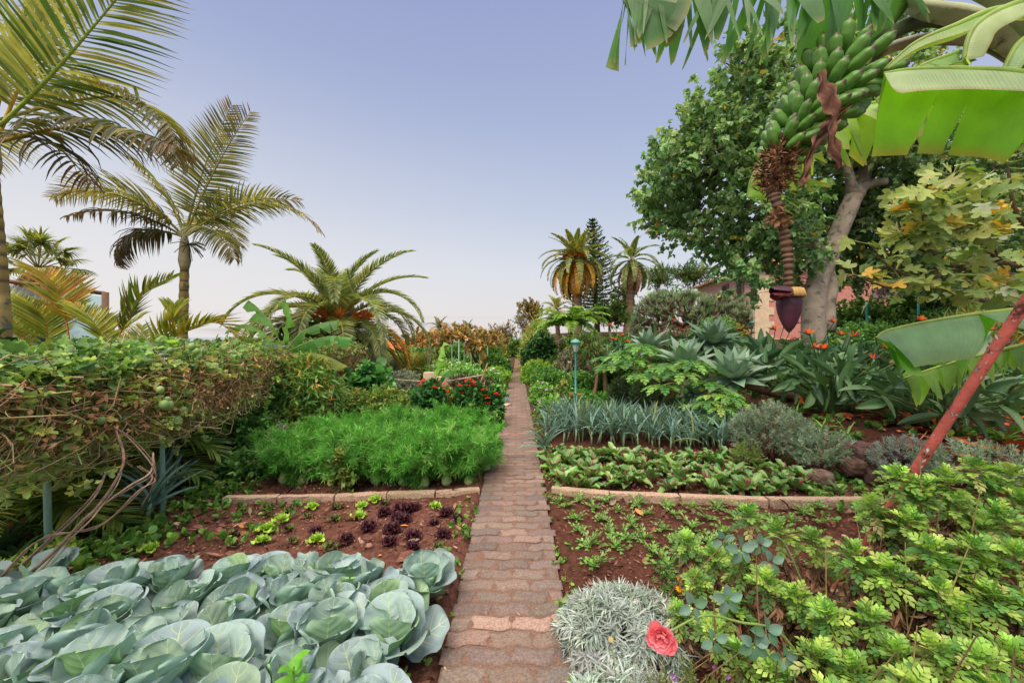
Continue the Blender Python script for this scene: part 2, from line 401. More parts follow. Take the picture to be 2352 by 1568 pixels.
STY = dict(
    pepper=dict(tp=T_quad, L=.06, W=.05, sp=[('647f3c', 4), ('8a9a4c', 2), ('4e6a34', 2), ('9a8a50', .6)], berries=('b3241c', .007), m=12, airy=.55),
    small=dict(tp=T_quad, L=.06, W=.055, sp=[('4f7a3a', 3), ('6f9a4a', 2), ('3b5c30', 2)], m=14, airy=.7),
    bright=dict(tp=T_quad, L=.07, W=.07, sp=[('6c9850', 3), ('88a85a', 2), ('507a44', 2)], m=14, airy=.8),
    low=dict(tp=T_quad, L=.06, W=.06, sp=[('5d8848', 3), ('7a9a52', 2), ('466c3a', 2)], m=12, airy=1.0),
    feather=dict(tp=T_hair, L=.12, W=.006, sp=[('7ea244', 3), ('5c9040', 3), ('b4b450', 1)], m=60, airy=1.0, spread=1.1),
    grey=dict(tp=T_dia, L=.06, W=.02, sp=[('7f8878', 3), ('9aa094', 2), ('646e5c', 1)], m=26, airy=.8),
    olive=dict(tp=T_dia, L=.1, W=.03, sp=[('6f6e60', 3), ('8a8476', 2), ('5a5a44', 1)], m=22, airy=.55),
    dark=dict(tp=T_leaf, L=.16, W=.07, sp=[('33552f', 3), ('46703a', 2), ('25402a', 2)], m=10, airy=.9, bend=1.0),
    hedge=dict(tp=T_quad, L=.09, W=.08, sp=[('48662e', 3), ('5f7f38', 2), ('354f28', 2)], m=14, airy=.9),
    yellow=dict(tp=T_quad, L=.1, W=.09, sp=[('9a8436', 3), ('7f8038', 3), ('b08a3c', 1.5), ('5f6c30', 2)], m=13, airy=.55),
    autumn=dict(tp=T_ivy, L=.11, W=.12, sp=[('bc9a60', 3), ('ccac74', 2), ('a08c54', 2), ('a87c50', 1.5), ('84884c', 1.4)], m=12, airy=.8),
    peach=dict(tp=T_thin, L=.11, W=.022, sp=[('58803c', 3), ('7a9448', 2), ('9a8040', .6)], m=16, airy=.7, bend=1.2, upz=-.5),
    salvia=dict(tp=T_leaf, L=.08, W=.05, sp=[('355f34', 3), ('4a7a3e', 2), ('274627', 1)], m=12, airy=.9, flowers=('e2301f', .05)),
    mauve=dict(tp=T_quad, L=.05, W=.05, sp=[('5f8e44', 3), ('7ba04c', 2)], m=12, airy=.8, flowers=('c79ad2', .045)),
    white=dict(tp=T_quad, L=.06, W=.04, sp=[('648c48', 3), ('7fa256', 2)], m=12, airy=.8, flowers=('e6e6e2', .05)),
    purple=dict(tp=T_leaf, L=.07, W=.04, sp=[('4d2338', 3), ('6a3050', 2), ('50703a', 2)], m=12, airy=.7),
    orange=dict(tp=T_strap, L=.35, W=.03, sp=[('6f8c4c', 3), ('94a060', 2), ('b0762e', .8)], m=10, airy=.8, flowers=('d86a28', .04)),
    broad=dict(tp=T_round, L=.12, W=.115, sp=[('4f8048', 3), ('659656', 2), ('3c6a3a', 2)], m=8, airy=.9),
    rosemary=dict(tp=T_hair, L=.035, W=.007, sp=[('5f7050', 3), ('76866a', 2), ('48583c', 2)], m=40, airy=.9, upz=.9, spread=.5),
    pine=dict(tp=T_hair, L=.35, W=.07, sp=[('47682c', 3), ('5a7a34', 3), ('2f4a22', 2), ('7a8438', .6)], m=30, airy=1.0, upz=.8),
)
def shrub(label, cat, px, py, wpx, Y, sty, h=None, name='shrub', lumps=5, gain=1.48, dens=1.0, depth=.8, group=None, dz=None, flat=.5, zb=None):
    s = STY[sty]
    top = at(px, py, Y); z0 = float(gh(top[0], Y)) if zb is None else zb
    H = max(.15, top[2] - z0); r = wpx / 2 / FP * Y
    b = np.array([top[0], Y, z0])
    g = G(); gs = G(); L = max(s['L'], .0042 * Y); W = s['W'] * L / s['L']
    if sty in ('feather', 'rosemary', 'pine'): W = max(W, .0011 * Y)
    for k in range(lumps):
        a = rng.random() * 6.28; q = r * .55 * (rng.random() ** .5) * (0 if k == 0 else 1)
        lr = r * rng.uniform(.5, .75) if k else r * .7
        hh = H * rng.uniform(.75, 1.0) if k else H
        cz = hh * (.55 if flat >= .5 else .6); rz_ = min(hh * .5, max(lr, hh * .42))
        cz = hh - rz_
        c = b + [q * math.cos(a), q * math.sin(a) * depth, cz]
        rad = np.array([lr, lr * depth, rz_])
        area = 4 * pi * ((lr * rz_) ** .5) ** 2
        n = int(np.clip(area * 3.2 * s['airy'] * dens / (s['m'] * L * W * .5), 12, 1600 if s['m'] < 25 else 500))
        P_, d = ball(n, c, rad * .92, .38)
        if s.get('airy', 1) >= .8 or True:       # skirt down to the soil
            lowm = rng.random(n) < .22
            P_[lowm, 2] = z0 + rng.random(lowm.sum()) * max(.05, cz * .9)
        P_[:, 2] = np.maximum(P_[:, 2], z0 + .02)
        dd = nrm(d + [0, 0, .5])
        sprays(g, P_, dd, s['m'], min(lr * .5, L * 4), L, W, s['tp'], s['sp'], s.get('spread', .8), s.get('bend', .5), s.get('upz', .3), gain=gain)
        for t in range(4):
            e = c + rad * rng.normal(0, .4, 3); mid = (b + e) / 2 + rng.normal(0, .1, 3) * r
            tube(gs, crv([b + rng.normal(0, .03, 3) * [1, 1, 0], mid, e], 6), np.linspace(.012, .004, 6) * (1 + H * .6), pal(1, '6a5540')[0], 5)
    t = thing(name, label, cat, b, group=group)
    g.build('foliage', M['dull'] if sty in ('grey', 'olive', 'rosemary', 'feather', 'pine') else M['leaf'], t, b)
    gs.build('stem', M['wood'], t, b)
    if 'berries' in s:
        n = int(90 * r * H * 3); P_, d = ball(max(n, 10), b + [0, 0, H * .6], [r, r * depth, H * .42], .3)
        gb = G(); rr = max(s['berries'][1], .0011 * Y)
        leaves(gb, P_, [0, 0, 1.0], [0, 1.0, 0], rr * 2.4, rr * 2, T_dia, 0, pal(len(P_), s['berries'][0], .2))
        leaves(gb, P_, [0, 0, 1.0], [1.0, 0, 0], rr * 2.4, rr * 2, T_dia, 0, pal(len(P_), s['berries'][0], .2))
        gb.build('berries', M['fruit'], t, b)
    if 'flowers' in s:
        n = max(9, int(60 * r * H * 3)); P_, d = ball(n, b + [0, 0, H * .7], [r * .95, r * depth, H * .4], .2)
        P_[:, 2] = np.maximum(P_[:, 2], z0 + H * .45)
        gb = G(); rr = max(s['flowers'][1], .002 * Y)
        for k in range(6):
            a = k / 6 * 6.28 + rng.random(n)
            D = np.stack([np.cos(a), np.sin(a) * .7 - .5, np.full(n, .35)], 1)
            leaves(gb, P_, D, [0, -.5, 1.0], rr, rr * .8, T_leaf, .3, pal(n, s['flowers'][0], .1))
        gb.build('flowers', M['petal'], t, b)
    return t

def frond(gl, gr, P0, az, el, droop, Lf, nl, ll, lw, fw=.35, vee=.25, hang=.6, spec='4a5a30', rc='7a7a40', s0=.16, roll=0.0, tp=None, rr=.018, tipc=None, pw=1.3, path=None, gain=1.0, broken=0.0, side=(1, -1), hz=.4):
    n = 26
    if path is None:
        s = np.linspace(0, 1, n); e = el - droop * s ** pw
        Tt = np.stack([np.cos(e) * math.cos(az), np.cos(e) * math.sin(az), np.sin(e)], 1)
        pts = np.asarray(P0) + np.vstack([np.zeros(3), np.cumsum(Tt[:-1], 0)]) * Lf / (n - 1)
    else:
        pts = crv(path, n); s = np.linspace(0, 1, n); Tt = nrm(np.gradient(pts, axis=0))
        Lf = np.linalg.norm(np.diff(pts, axis=0), axis=1).sum(); az = math.atan2(pts[-1][1] - pts[0][1], pts[-1][0] - pts[0][0])
    Sd = nrm(np.cross(Tt, np.array([1e-3, 1e-3, 1.0])))
    if path is None: Sd = np.broadcast_to([-math.sin(az), math.cos(az), 0], (n, 3)) * -1.0
    U = np.cross(Sd, Tt)
    if roll:
        c, r_ = math.cos(roll), math.sin(roll); Sd, U = Sd * c + U * r_, U * c - Sd * r_
    tube(gr, pts, np.linspace(rr, rr * .15, n), pal(1, rc, .1)[0], 5)
    for sd in side:
        u = np.sort(np.clip(np.linspace(s0, .995, nl) + rng.normal(0, .2 / nl, nl), 0, 1))
        if broken: u = u[rng.random(nl) > broken]
        k = len(u)
        f = u * (n - 1); i = np.minimum(f.astype(int), n - 2); w = (f - i)[:, None]
        Pp = pts[i] * (1 - w) + pts[i + 1] * w; Tq = Tt[i]; Sq = Sd[i]; Uq = U[i]
        v = (u - s0) / (1 - s0)
        Lq = ll * np.clip(.45 + v * 3, 0, 1) * (1 - .72 * v ** 2.4) * rng.uniform(.9, 1.08, k)
        fwv = (fw + v * .8)[:, None]
        D = nrm(Tq * fwv + Sq * sd + Uq * (vee + rng.normal(0, .1, k))[:, None])
        Nn = Uq * (1 - hz) + np.array([0, 0, 1.0]) * hz
        C = pal(k, spec, .14, gain)
        if tipc is not None:
            mix = np.clip((v - .55) * 2, 0, .8)[:, None] * rng.random((k, 1)); C = C * (1 - mix) + lin(tipc) * mix
        leaves(gl, Pp, D, Nn, Lq, lw * np.clip(1.1 - .4 * v, .4, 1), tp or T_palm, hang * rng.uniform(.6, 1.3, k), C)
# ================= camera, sky, sun =================
cam = bpy.data.cameras.new('camera'); cam.lens = 36 * FP / 2352; cam.sensor_width = 36; cam.clip_end = 30000; cam.clip_start = .05
co = bpy.data.objects.new('camera', cam); col.objects.link(co); co.location = (0, 0, CH); co.rotation_euler = (R(90), 0, 0)
cam.shift_y = -(784 - CY) / 2352
sc.camera = co
sc.render.resolution_x, sc.render.resolution_y = 1024, 682
sc.view_settings.view_transform = 'Standard'; sc.view_settings.look = 'None'; sc.view_settings.exposure = 0
SUN_EL, SUN_AZ = R(48), R(-152)                  # behind the camera, over the left shoulder
w = bpy.data.worlds.new('World'); sc.world = w; w.use_nodes = True
nt = w.node_tree; nt.nodes.clear()
def WN(t, **k):
    n = nt.nodes.new(t)
    for a, b in k.items():
        if a == 'op': n.operation = b
        else: setattr(n, a, b)
    return n
wl = lambda a, b: nt.links.new(a, b)
sky = WN('ShaderNodeTexSky'); sky.sky_type = 'NISHITA'; sky.sun_disc = False
sky.sun_elevation = R(12); sky.sun_rotation = SUN_AZ; sky.air_density = 1.2; sky.dust_density = 1.5
sky.sun_elevation = SUN_EL
tc = WN('ShaderNodeTexCoord'); sx = WN('ShaderNodeSeparateXYZ'); wl(tc.outputs['Generated'], sx.inputs[0])
rp = WN('ShaderNodeValToRGB'); wl(sx.outputs[2], rp.inputs[0])
stops = [(0.0, 'eae0dc', 1), (.06, 'e8e4e6', 1), (.16, 'dfe4ee', 1), (.30, 'c6d1e8', 1), (.46, 'b0bddf', 1), (.655, 'a0abd6', 1), (.76, 'ece4e0', 1.9), (1.0, 'fff0de', 4.8)]  # top two stops, above the frame, are added brightness to fill-light the garden
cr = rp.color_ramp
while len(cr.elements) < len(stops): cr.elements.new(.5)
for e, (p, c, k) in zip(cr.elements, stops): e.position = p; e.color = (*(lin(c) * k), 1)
# the paler glow of the evening sky on the left
gx_ = WN('ShaderNodeMapRange'); gx_.inputs[1].default_value = .3; gx_.inputs[2].default_value = -.8; gx_.inputs[3].default_value = 0; gx_.inputs[4].default_value = .85; wl(sx.outputs[0], gx_.inputs[0])
gz_ = WN('ShaderNodeMapRange'); gz_.inputs[1].default_value = .02; gz_.inputs[2].default_value = .55; gz_.inputs[3].default_value = 1; gz_.inputs[4].default_value = 0; wl(sx.outputs[2], gz_.inputs[0])
gm = WN('ShaderNodeMath', op='MULTIPLY'); wl(gx_.outputs[0], gm.inputs[0]); wl(gz_.outputs[0], gm.inputs[1])
m1 = WN('ShaderNodeMix'); m1.data_type = 'RGBA'; wl(gm.outputs[0], m1.inputs[0]); wl(rp.outputs[0], m1.inputs[6]); m1.inputs[7].default_value = (*lin('f6f1ef'), 1)
# a few thin grey streaks of cloud low down
mp = WN('ShaderNodeMapping'); mp.inputs['Scale'].default_value = (2.5, 2.5, 45); wl(tc.outputs['Generated'], mp.inputs[0])
cn = WN('ShaderNodeTexNoise'); cn.inputs['Scale'].default_value = 2.2; cn.inputs['Detail'].default_value = 4; wl(mp.outputs[0], cn.inputs[0])
c1 = WN('ShaderNodeMapRange'); c1.inputs[1].default_value = .5; c1.inputs[2].default_value = .68; c1.inputs[4].default_value = .4; wl(cn.outputs[0], c1.inputs[0])
c2 = WN('ShaderNodeMapRange'); c2.inputs[1].default_value = .055; c2.inputs[2].default_value = .035; wl(sx.outputs[2], c2.inputs[0])
c3 = WN('ShaderNodeMath', op='MULTIPLY'); wl(c1.outputs[0], c3.inputs[0]); wl(c2.outputs[0], c3.inputs[1])
m2 = WN('ShaderNodeMix'); m2.data_type = 'RGBA'; wl(c3.outputs[0], m2.inputs[0]); wl(m1.outputs[2], m2.inputs[6]); m2.inputs[7].default_value = (*lin('b3a9b4'), 1)
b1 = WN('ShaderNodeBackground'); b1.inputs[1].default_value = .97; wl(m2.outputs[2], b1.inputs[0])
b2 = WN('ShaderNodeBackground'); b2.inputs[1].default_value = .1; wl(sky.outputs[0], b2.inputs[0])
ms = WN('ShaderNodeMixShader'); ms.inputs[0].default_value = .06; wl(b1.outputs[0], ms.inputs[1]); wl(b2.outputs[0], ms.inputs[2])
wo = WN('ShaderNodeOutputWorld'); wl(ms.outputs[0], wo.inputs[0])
sl = bpy.data.lights.new('sun', 'SUN'); sl.energy = 2.8; sl.angle = R(26); sl.color = (1.0, .87, .68)
so = bpy.data.objects.new('sun', sl); col.objects.link(so)
import mathutils
sd = mathutils.Vector((math.cos(SUN_EL) * math.sin(SUN_AZ), math.cos(SUN_EL) * math.cos(SUN_AZ), math.sin(SUN_EL)))
so.rotation_euler = sd.to_track_quat('Z', 'Y').to_euler(); so.location = (-5, -8, 12)

# ================= ground =================
def vnoise(x, y, f, seed):
    r = np.random.default_rng(seed); z = 0
    for k in range(7):
        a = r.random() * 6.28; ff = f * r.uniform(.6, 1.7)
        z = z + np.sin(x * ff * math.cos(a) + y * ff * math.sin(a) + r.random() * 6.28 + 1.3 * np.sin(y * ff * .7 + k))
    return z / 7
xs = np.unique(np.round(np.r_[-140, -90, -60, -40, -28, -20, np.arange(-15, -7, .5), np.arange(-7, -3.5, .12), np.arange(-3.5, 5, .045), np.arange(5, 9, .12), np.arange(9, 16, .5), 18, 22, 28, 40, 60, 90, 140], 3))
ys = np.unique(np.round(np.r_[-6, -3, -1, 0, np.arange(.6, 6.5, .045), np.arange(6.5, 12, .15), np.arange(12, 30, .6), np.arange(30, 60, 3), 70, 90, 120, 160], 3))
X, Y = np.meshgrid(xs, ys, indexing='ij')
Z = gh(X, Y)
ipw = .325 + .04 * vnoise(X, Y, 7, 21) + .02 * vnoise(X, Y, 23, 22)
inpath = (1 - sstep(ipw, ipw + .05, np.abs(X - pathx(Y)))) * (Y < 44)
nz = .016 * vnoise(X, Y, 9, 1) + .013 * vnoise(X, Y, 27, 2) + .009 * vnoise(X, Y, 61, 5)
near = (Y < 12)
Z = Z + np.where(inpath > .01, -.03 * inpath, 0) + nz * (1 - inpath) * near + .03 * vnoise(X, Y, 1.5, 3) * (1 - inpath)
Z = Z - .012 + .024 * (1 - inpath) * np.exp(-((np.abs(X - pathx(Y)) - .36) / .12) ** 2) * (Y < 12)
farY = np.clip((Y - 60) / 60, 0, 1); Z = Z - farY ** 2 * 30 - np.clip((-X - 25) / 40, 0, 1) ** 2 * 25
k = len(ys); i, j = np.meshgrid(np.arange(len(xs) - 1), np.arange(k - 1), indexing='ij'); a = (i * k + j).ravel()
C = np.zeros(X.shape + (3,))
red = lin('66443a') * .92; dark = lin('55352b') * .9; veg = lin('4b4a2c') * .6
lm = sstep(.3, -.3, X)[..., None]
C[:] = red * lm + dark * (1 - lm)
vg = (np.clip(sstep(8.2, 9.5, Y) * (X > .6) + sstep(4.6, 7, Y) * (X < .6) + sstep(-2.6, -3.4, X) * .6 + sstep(.25, .6, np.abs(vnoise(X, Y, 3, 9))) * .15, 0, 1) * ((X < 2.5) | (Y > 8)))[..., None]
C = C * (1 - vg * .7) + veg * vg * .7
C *= (1 + .25 * vnoise(X, Y, 30, 12))[..., None]
M['soil'] = mat('garden_soil', .95, 0, .38, 26, 1.0, 70, .12, blotch=('7d5142', 55, .60))
g = G(); g.add(np.stack([X, Y, Z], -1), np.stack([a, a + k, a + k + 1, a + 1], 1), C)
tag(g.build('ground', M['soil']), kind='structure')
g = G(); g.add([[-9000, 150, -32], [9000, 150, -32], [9000, 20000, -32], [-9000, 20000, -32]], np.array([[0, 1, 2, 3]]), lin('8d9bb0') * .7)
tag(g.build('sea', mat('sea_water', .25, 0, .05, .01, .2, .3, .5)), kind='structure')

# crumbs of soil and mulch
def crumbs(name, n, xr, yr, spec, sz, cond=None, dz=.0):
    x = rng.uniform(*xr, n); y = yr[0] + (yr[1] - yr[0]) * rng.random(n) ** 1.3
    ok_ = (np.abs(x - pathx(y)) > .36) | (name == 'path_crumbs')
    if cond is not None: ok_ &= cond(x, y)
    x, y = x[ok_], y[ok_]; n = len(x)
    z = gh(x, y) + dz + rng.uniform(-.004, .012, n)
    P_ = np.stack([x, y, z], 1); g = G()
    D = nrm(np.stack([rng.normal(size=n), rng.normal(size=n), rng.normal(0, .25, n)], 1))
    N_ = nrm(rng.normal(0, .35, (n, 3)) + [0, 0, 1]); s_ = sz * np.exp(rng.normal(-.1, .7, n))
    leaves(g, P_, D, N_, s_, s_ * rng.uniform(.3, .9, n), T_quad, rng.uniform(-.8, .8, n), pal(n, spec, .25))
    return tag(g.build(name, M['chip'], smooth=False), {'soil_crumbs': 'loose red brown clods and chips on the bare garden soil'}.get(name), kind='stuff')
crumbs('soil_crumbs', 46000, (-3.4, 4.4), (1.2, 5.6), [('6e4a40', 4), ('8c685a', 2), ('523830', 3), ('a88c7c', .9), ('7c5a4e', 2)], .018)
crumbs('path_crumbs', 900, (-.42, .5), (1.4, 9), [('8f6a58', 3), ('b0917c', 2), ('6a4a3c', 2)], .007, lambda x, y: np.abs(x - pathx(y)) > -1, .018)
crumbs('dry_leaf_litter', 2600, (-7, 4.4), (1.5, 8), [('9a6a48', 3), ('b5875a', 2), ('6d4a34', 2), ('c07a48', .6)], .035, lambda x, y: (x < -2.2) | (rng.random(len(x)) < .15))
crumbs('fallen_leaves', 1500, (3.6, 9), (3.4, 7), [('b0613a', 4), ('c98052', 2), ('8a4a30', 2), ('d9a06a', .6)], .085, lambda x, y: (x > 4.6), .02)

# weeds: nobody could count them
def weeds(name, label, regs, sp, L, tall=.04, tp=T_round, m=6):
    g = G()
    for (x0, x1, y0, y1, n) in regs:
        x = rng.uniform(x0, x1, n); y = rng.uniform(y0, y1, n)
        q = vnoise(x, y, 4, 31) + rng.normal(0, .25, n) > -.02
        q &= np.abs(x - pathx(y)) > .31 + .05 * vnoise(x, y, 8, 2)
        x, y = x[q], y[q]; n2 = len(x)
        if n2 == 0: continue
        C_ = np.stack([x, y, gh(x, y)], 1)
        D = nrm(rng.normal(0, .4, (n2, 3)) + [0, 0, 1])
        sprays(g, C_, D, m, tall, L, L * .85, tp, sp, 1.0, .4, .3)
    return tag(g.build(name, M['leaf']), label, kind='stuff')
weeds('weeds', 'low green weeds between the trellis posts and the lettuce bed', [(-4.2, -2.75, 2.6, 4.6, 620), (-3.4, -2.5, 3.9, 5.2, 420), (-3.6, -2.6, 2.3, 3.1, 200), (-2.8, -1.9, 3.0, 3.8, 60)], [('5f8e3c', 3), ('7aa24a', 2), ('8cae50', 1), ('47702f', 2)], .045)
weeds('path_edge_weeds', 'sparse small weeds along both edges of the brick path', [(-.52, -.3, 1.3, 4, 260), (.26, .5, 1.5, 4.2, 170), (-.5, -.2, 3, 7, 130), (.25, .55, 1.6, 4.2, 55), (.25, .62, 4, 8, 110), (-.6, 0, 7, 13, 260), (.3, .75, 7, 14, 260)], [('6f9a44', 3), ('8caa50', 2), ('50782f', 2)], .028, .03)
weeds('clover', 'light green clover spreading on the far right bed and beside the beets', [(3.0, 4.6, 3.3, 4.4, 420), (1.2, 4.2, 2.0, 3.0, 200), (2.2, 4.0, 2.9, 3.6, 90)], [('6f9c48', 3), ('86b052', 2), ('4f7c38', 2)], .035)
weeds('ground_cover', 'low mixed green plants filling the beds beyond the leeks', [(.6, 3.2, 7.6, 11.5, 1800), (-3.6, -.5, 5.8, 11, 2400), (3.4, 7.5, 4.2, 9, 900)], [('568238', 3), ('6f9a40', 2), ('3f6a30', 2)], .06, .07)
weeds('salad_cress', 'bright lime green low salad patch behind the leeks', [(1.35, 2.95, 6.9, 8.2, 1500)], [('8fbe4a', 3), ('a2c95a', 2)], .05, .06, T_quad, 9)
weeds('parsley_patch', 'dense bright green leafy patch behind the garden lamp', [(1.1, 3.4, 10.2, 12.2, 1500)], [('5a9a34', 3), ('6cab40', 2), ('447f2c', 1)], .07, .13, T_quad, 10)

# ================= path of interlocking pavers =================
g = G()
p_, Lb, gap = .112, .225, .0040
light = {}
rowY = lambda k: .55 + k * p_
def wav(x): return .0095 * np.sin(2 * pi * x / (Lb) * 1.0) + .004 * np.sin(4 * pi * x / Lb + .6)
nrow = 200
for r_ in range(nrow):
    y0, y1 = rowY(r_), rowY(r_ + 1)
    yc = (y0 + y1) / 2; cx = float(pathx(yc)); zz = float(gh(cx, yc)) + .016
    off = 0.0 if r_ % 2 == 0 else .5
    xsr = np.arange(-2, 3) * Lb + off * Lb + .02
    edges = [-.325 + rng.uniform(-.015, .01)] + [x for x in xsr if -.27 < x < .28] + [.325 + rng.uniform(-.012, .022) + (.02 if r_ % 2 else 0)]
    fine = yc < 6
    nu, nv = (15, 7) if fine else (7, 4)
    for q in range(len(edges) - 1):
        xa, xb = edges[q], edges[q + 1]
        u = np.linspace(0, 1, nu); v = np.linspace(0, 1, nv)
        U_, V_ = np.meshgrid(u, v, indexing='ij')
        sh = .011 * np.sin(2 * pi * V_ + (0 if q % 2 else pi))
        e0 = 0 if q == 0 else 1; e1 = 0 if q == len(edges) - 2 else 1
        gp = gap * rng.uniform(.8, 1.6)
        x = (xa + gp) * (1 - U_) + (xb - gp) * U_ + sh * (e0 * (1 - U_) + e1 * U_)
        ylow = y0 + wav(x) + gp; yhi = y1 + wav(x) - gp
        y = ylow * (1 - V_) + yhi * V_
        de = np.minimum(np.minimum(U_ * (xb - xa), (1 - U_) * (xb - xa)), np.minimum(V_ * p_, (1 - V_) * p_))
        tilt = rng.normal(0, .014) * (U_ - .5) + rng.normal(0, .02) * (V_ - .5) * .5
        z = zz + rng.normal(0, .0028) - .007 * np.exp(-de / .0045) + tilt * .1 + .0022 * vnoise(x + cx, y, 55, 7)
        base = pal(1, [('7e6f69', 5), ('766964', 4), ('8a7870', 2), ('706663', 3)], .09)[0]
        rr_ = (yc - 1.6)
        if r_ == 14 and q in (1, 2, 3): base = lin('a68c82')
        if r_ == 14 and q == 4: base = lin('9a837a')
        if r_ == 13 and q == 0: base = lin('8f7870')
        cen = np.exp(-((x) / .17) ** 2) * (.5 + .5 * vnoise(x, y, 2.4, 4))
        cc = base[None, None] * (1 - .32 * cen[..., None]) + lin('a88a78')[None, None] * (.32 * cen[..., None])
        cc = cc * (1 - .3 * np.exp(-de / .005)[..., None] * np.array([.6, .8, .9]))
        xx = x + cx + (y - yc) * .0155
        aidx = np.arange(nu * nv).reshape(nu, nv)[:-1, :-1].ravel()
        F_ = np.stack([aidx, aidx + nv, aidx + nv + 1, aidx + 1], 1)
        g.add(np.stack([xx, y, z], -1), F_, cc)
ysb = np.r_[np.arange(.3, 23, .2), np.arange(23, 46, 1)]
Vb = []
for yy in ysb:
    c_ = float(pathx(yy)); dz_ = .010 if yy < 22.9 else .014
    ww = .305 if yy < 22.9 else .28
    for q in (-ww, ww + .02): Vb.append([c_ + q, yy, float(gh(c_, yy)) + dz_])
idx = np.arange(len(ysb) - 1) * 2
g.add(Vb, np.stack([idx, idx + 1, idx + 3, idx + 2], 1), lin('84675a') * .85)
M['paver'] = mat('paver', .9, 0, .3, 85, .6, 160, .18, blotch=('93705f', 42, .60))
tag(g.build('path', M['paver']), kind='structure')

# ================= edging stones =================
def edging(label, a, b, wd, hh, zo=0.0, mt='stone', c='b39a86', name='edging_stone', group='stone edging of the beds'):
    a, b = np.array(a, float), np.array(b, float); d = b - a; Ln = np.linalg.norm(d); rz = math.atan2(d[1], d[0]); c0 = (a + b) / 2
    z = float(gh(c0[0], c0[1])); n = max(2, int(Ln / .08)); g = G()
    # a chamfered bar with slightly broken arrises
    s = np.linspace(0, 1, n + 1); ring = np.array([(-.5, -1), (-.5, -.12), (-.44, 0), (.44, 0), (.5, -.12), (.5, -1)])
    V = []
    for q in s:
        jit = rng.normal(0, .003, (6, 2)); x = (q - .5) * Ln
        for (ry, rz_), jt in zip(ring, jit): V.append([x + (rng.normal(0, .002)), ry * wd + jt[0], rz_ * (hh + .05) + hh + jt[1] * .7])
    V = np.array(V); c_, s_ = math.cos(rz), math.sin(rz); V = V @ np.array([[c_, s_, 0], [-s_, c_, 0], [0, 0, 1]]) + [c0[0], c0[1], z + zo]
    i, j = np.meshgrid(np.arange(n), np.arange(5), indexing='ij'); aa = (i * 6 + j).ravel()
    F = np.stack([aa, aa + 6, aa + 7, aa + 1], 1); e = np.array([[0, 1, 4, 5], [1, 2, 3, 4]])
    g.add(V, [F, e, (e + n * 6)[:, ::-1]], pal(1, c, .06)[0])
    o = g.build(name, M[mt], loc=(c0[0], c0[1], z), smooth=False); return tag(o, label, 'edging stone', group)
def gp(px, py):                                 # point of the flat beds seen at that direction
    Y = CH * FP / (py - CY); return at(px, py, Y)[:2]
rt = [(1268, 1131), (1400, 1143), (1560, 1150), (1760, 1157), (2000, 1158)]
lb = ['end block beside the path', 'second block from the path', 'third block from the path', 'farthest right block']
for q in range(4):
    edging('weathered granite edging in front of the beets, ' + lb[q], gp(*rt[q]) + [.004 * q, 0], gp(*rt[q + 1]) - [.008, 0], .085, .06)
lt = [(1102, 1131), (1000, 1139), (890, 1141), (770, 1147), (640, 1149), (515, 1152)]
lb = ['end block beside the path', 'second block from the path', 'third block from the path', 'fourth block from the path', 'fifth block from the path']
for q in range(5):
    edging('weathered granite edging in front of the fennel, ' + lb[q], gp(*lt[q + 1]) + [.006, 0], gp(*lt[q]) - [.006, 0], .075, .05)
edging('short grey kerb stub between leeks and beets', gp(1265, 1036), gp(1300, 1040), .1, .04)
edging('thin reddish edging behind the leeks below the lamp', gp(1400, 930), gp(1510, 936), .06, .03, c='9a6a58')
edging('pale stone slab on the path edge beside the hose', gp(1140, 927), gp(1168, 929), .38, .05, c='bda596', name='stone_slab', mt='conc')
edging('weathered wooden board along the near right bed', gp(1600, 1372), gp(1990, 1392), .03, .09, mt='wood', c='8f7862', name='edging_board')
edging('long grey board lying along the trellis bed', gp(225, 1180), gp(445, 1088), .05, .03, mt='wood', c='a08c7c', name='edging_board')
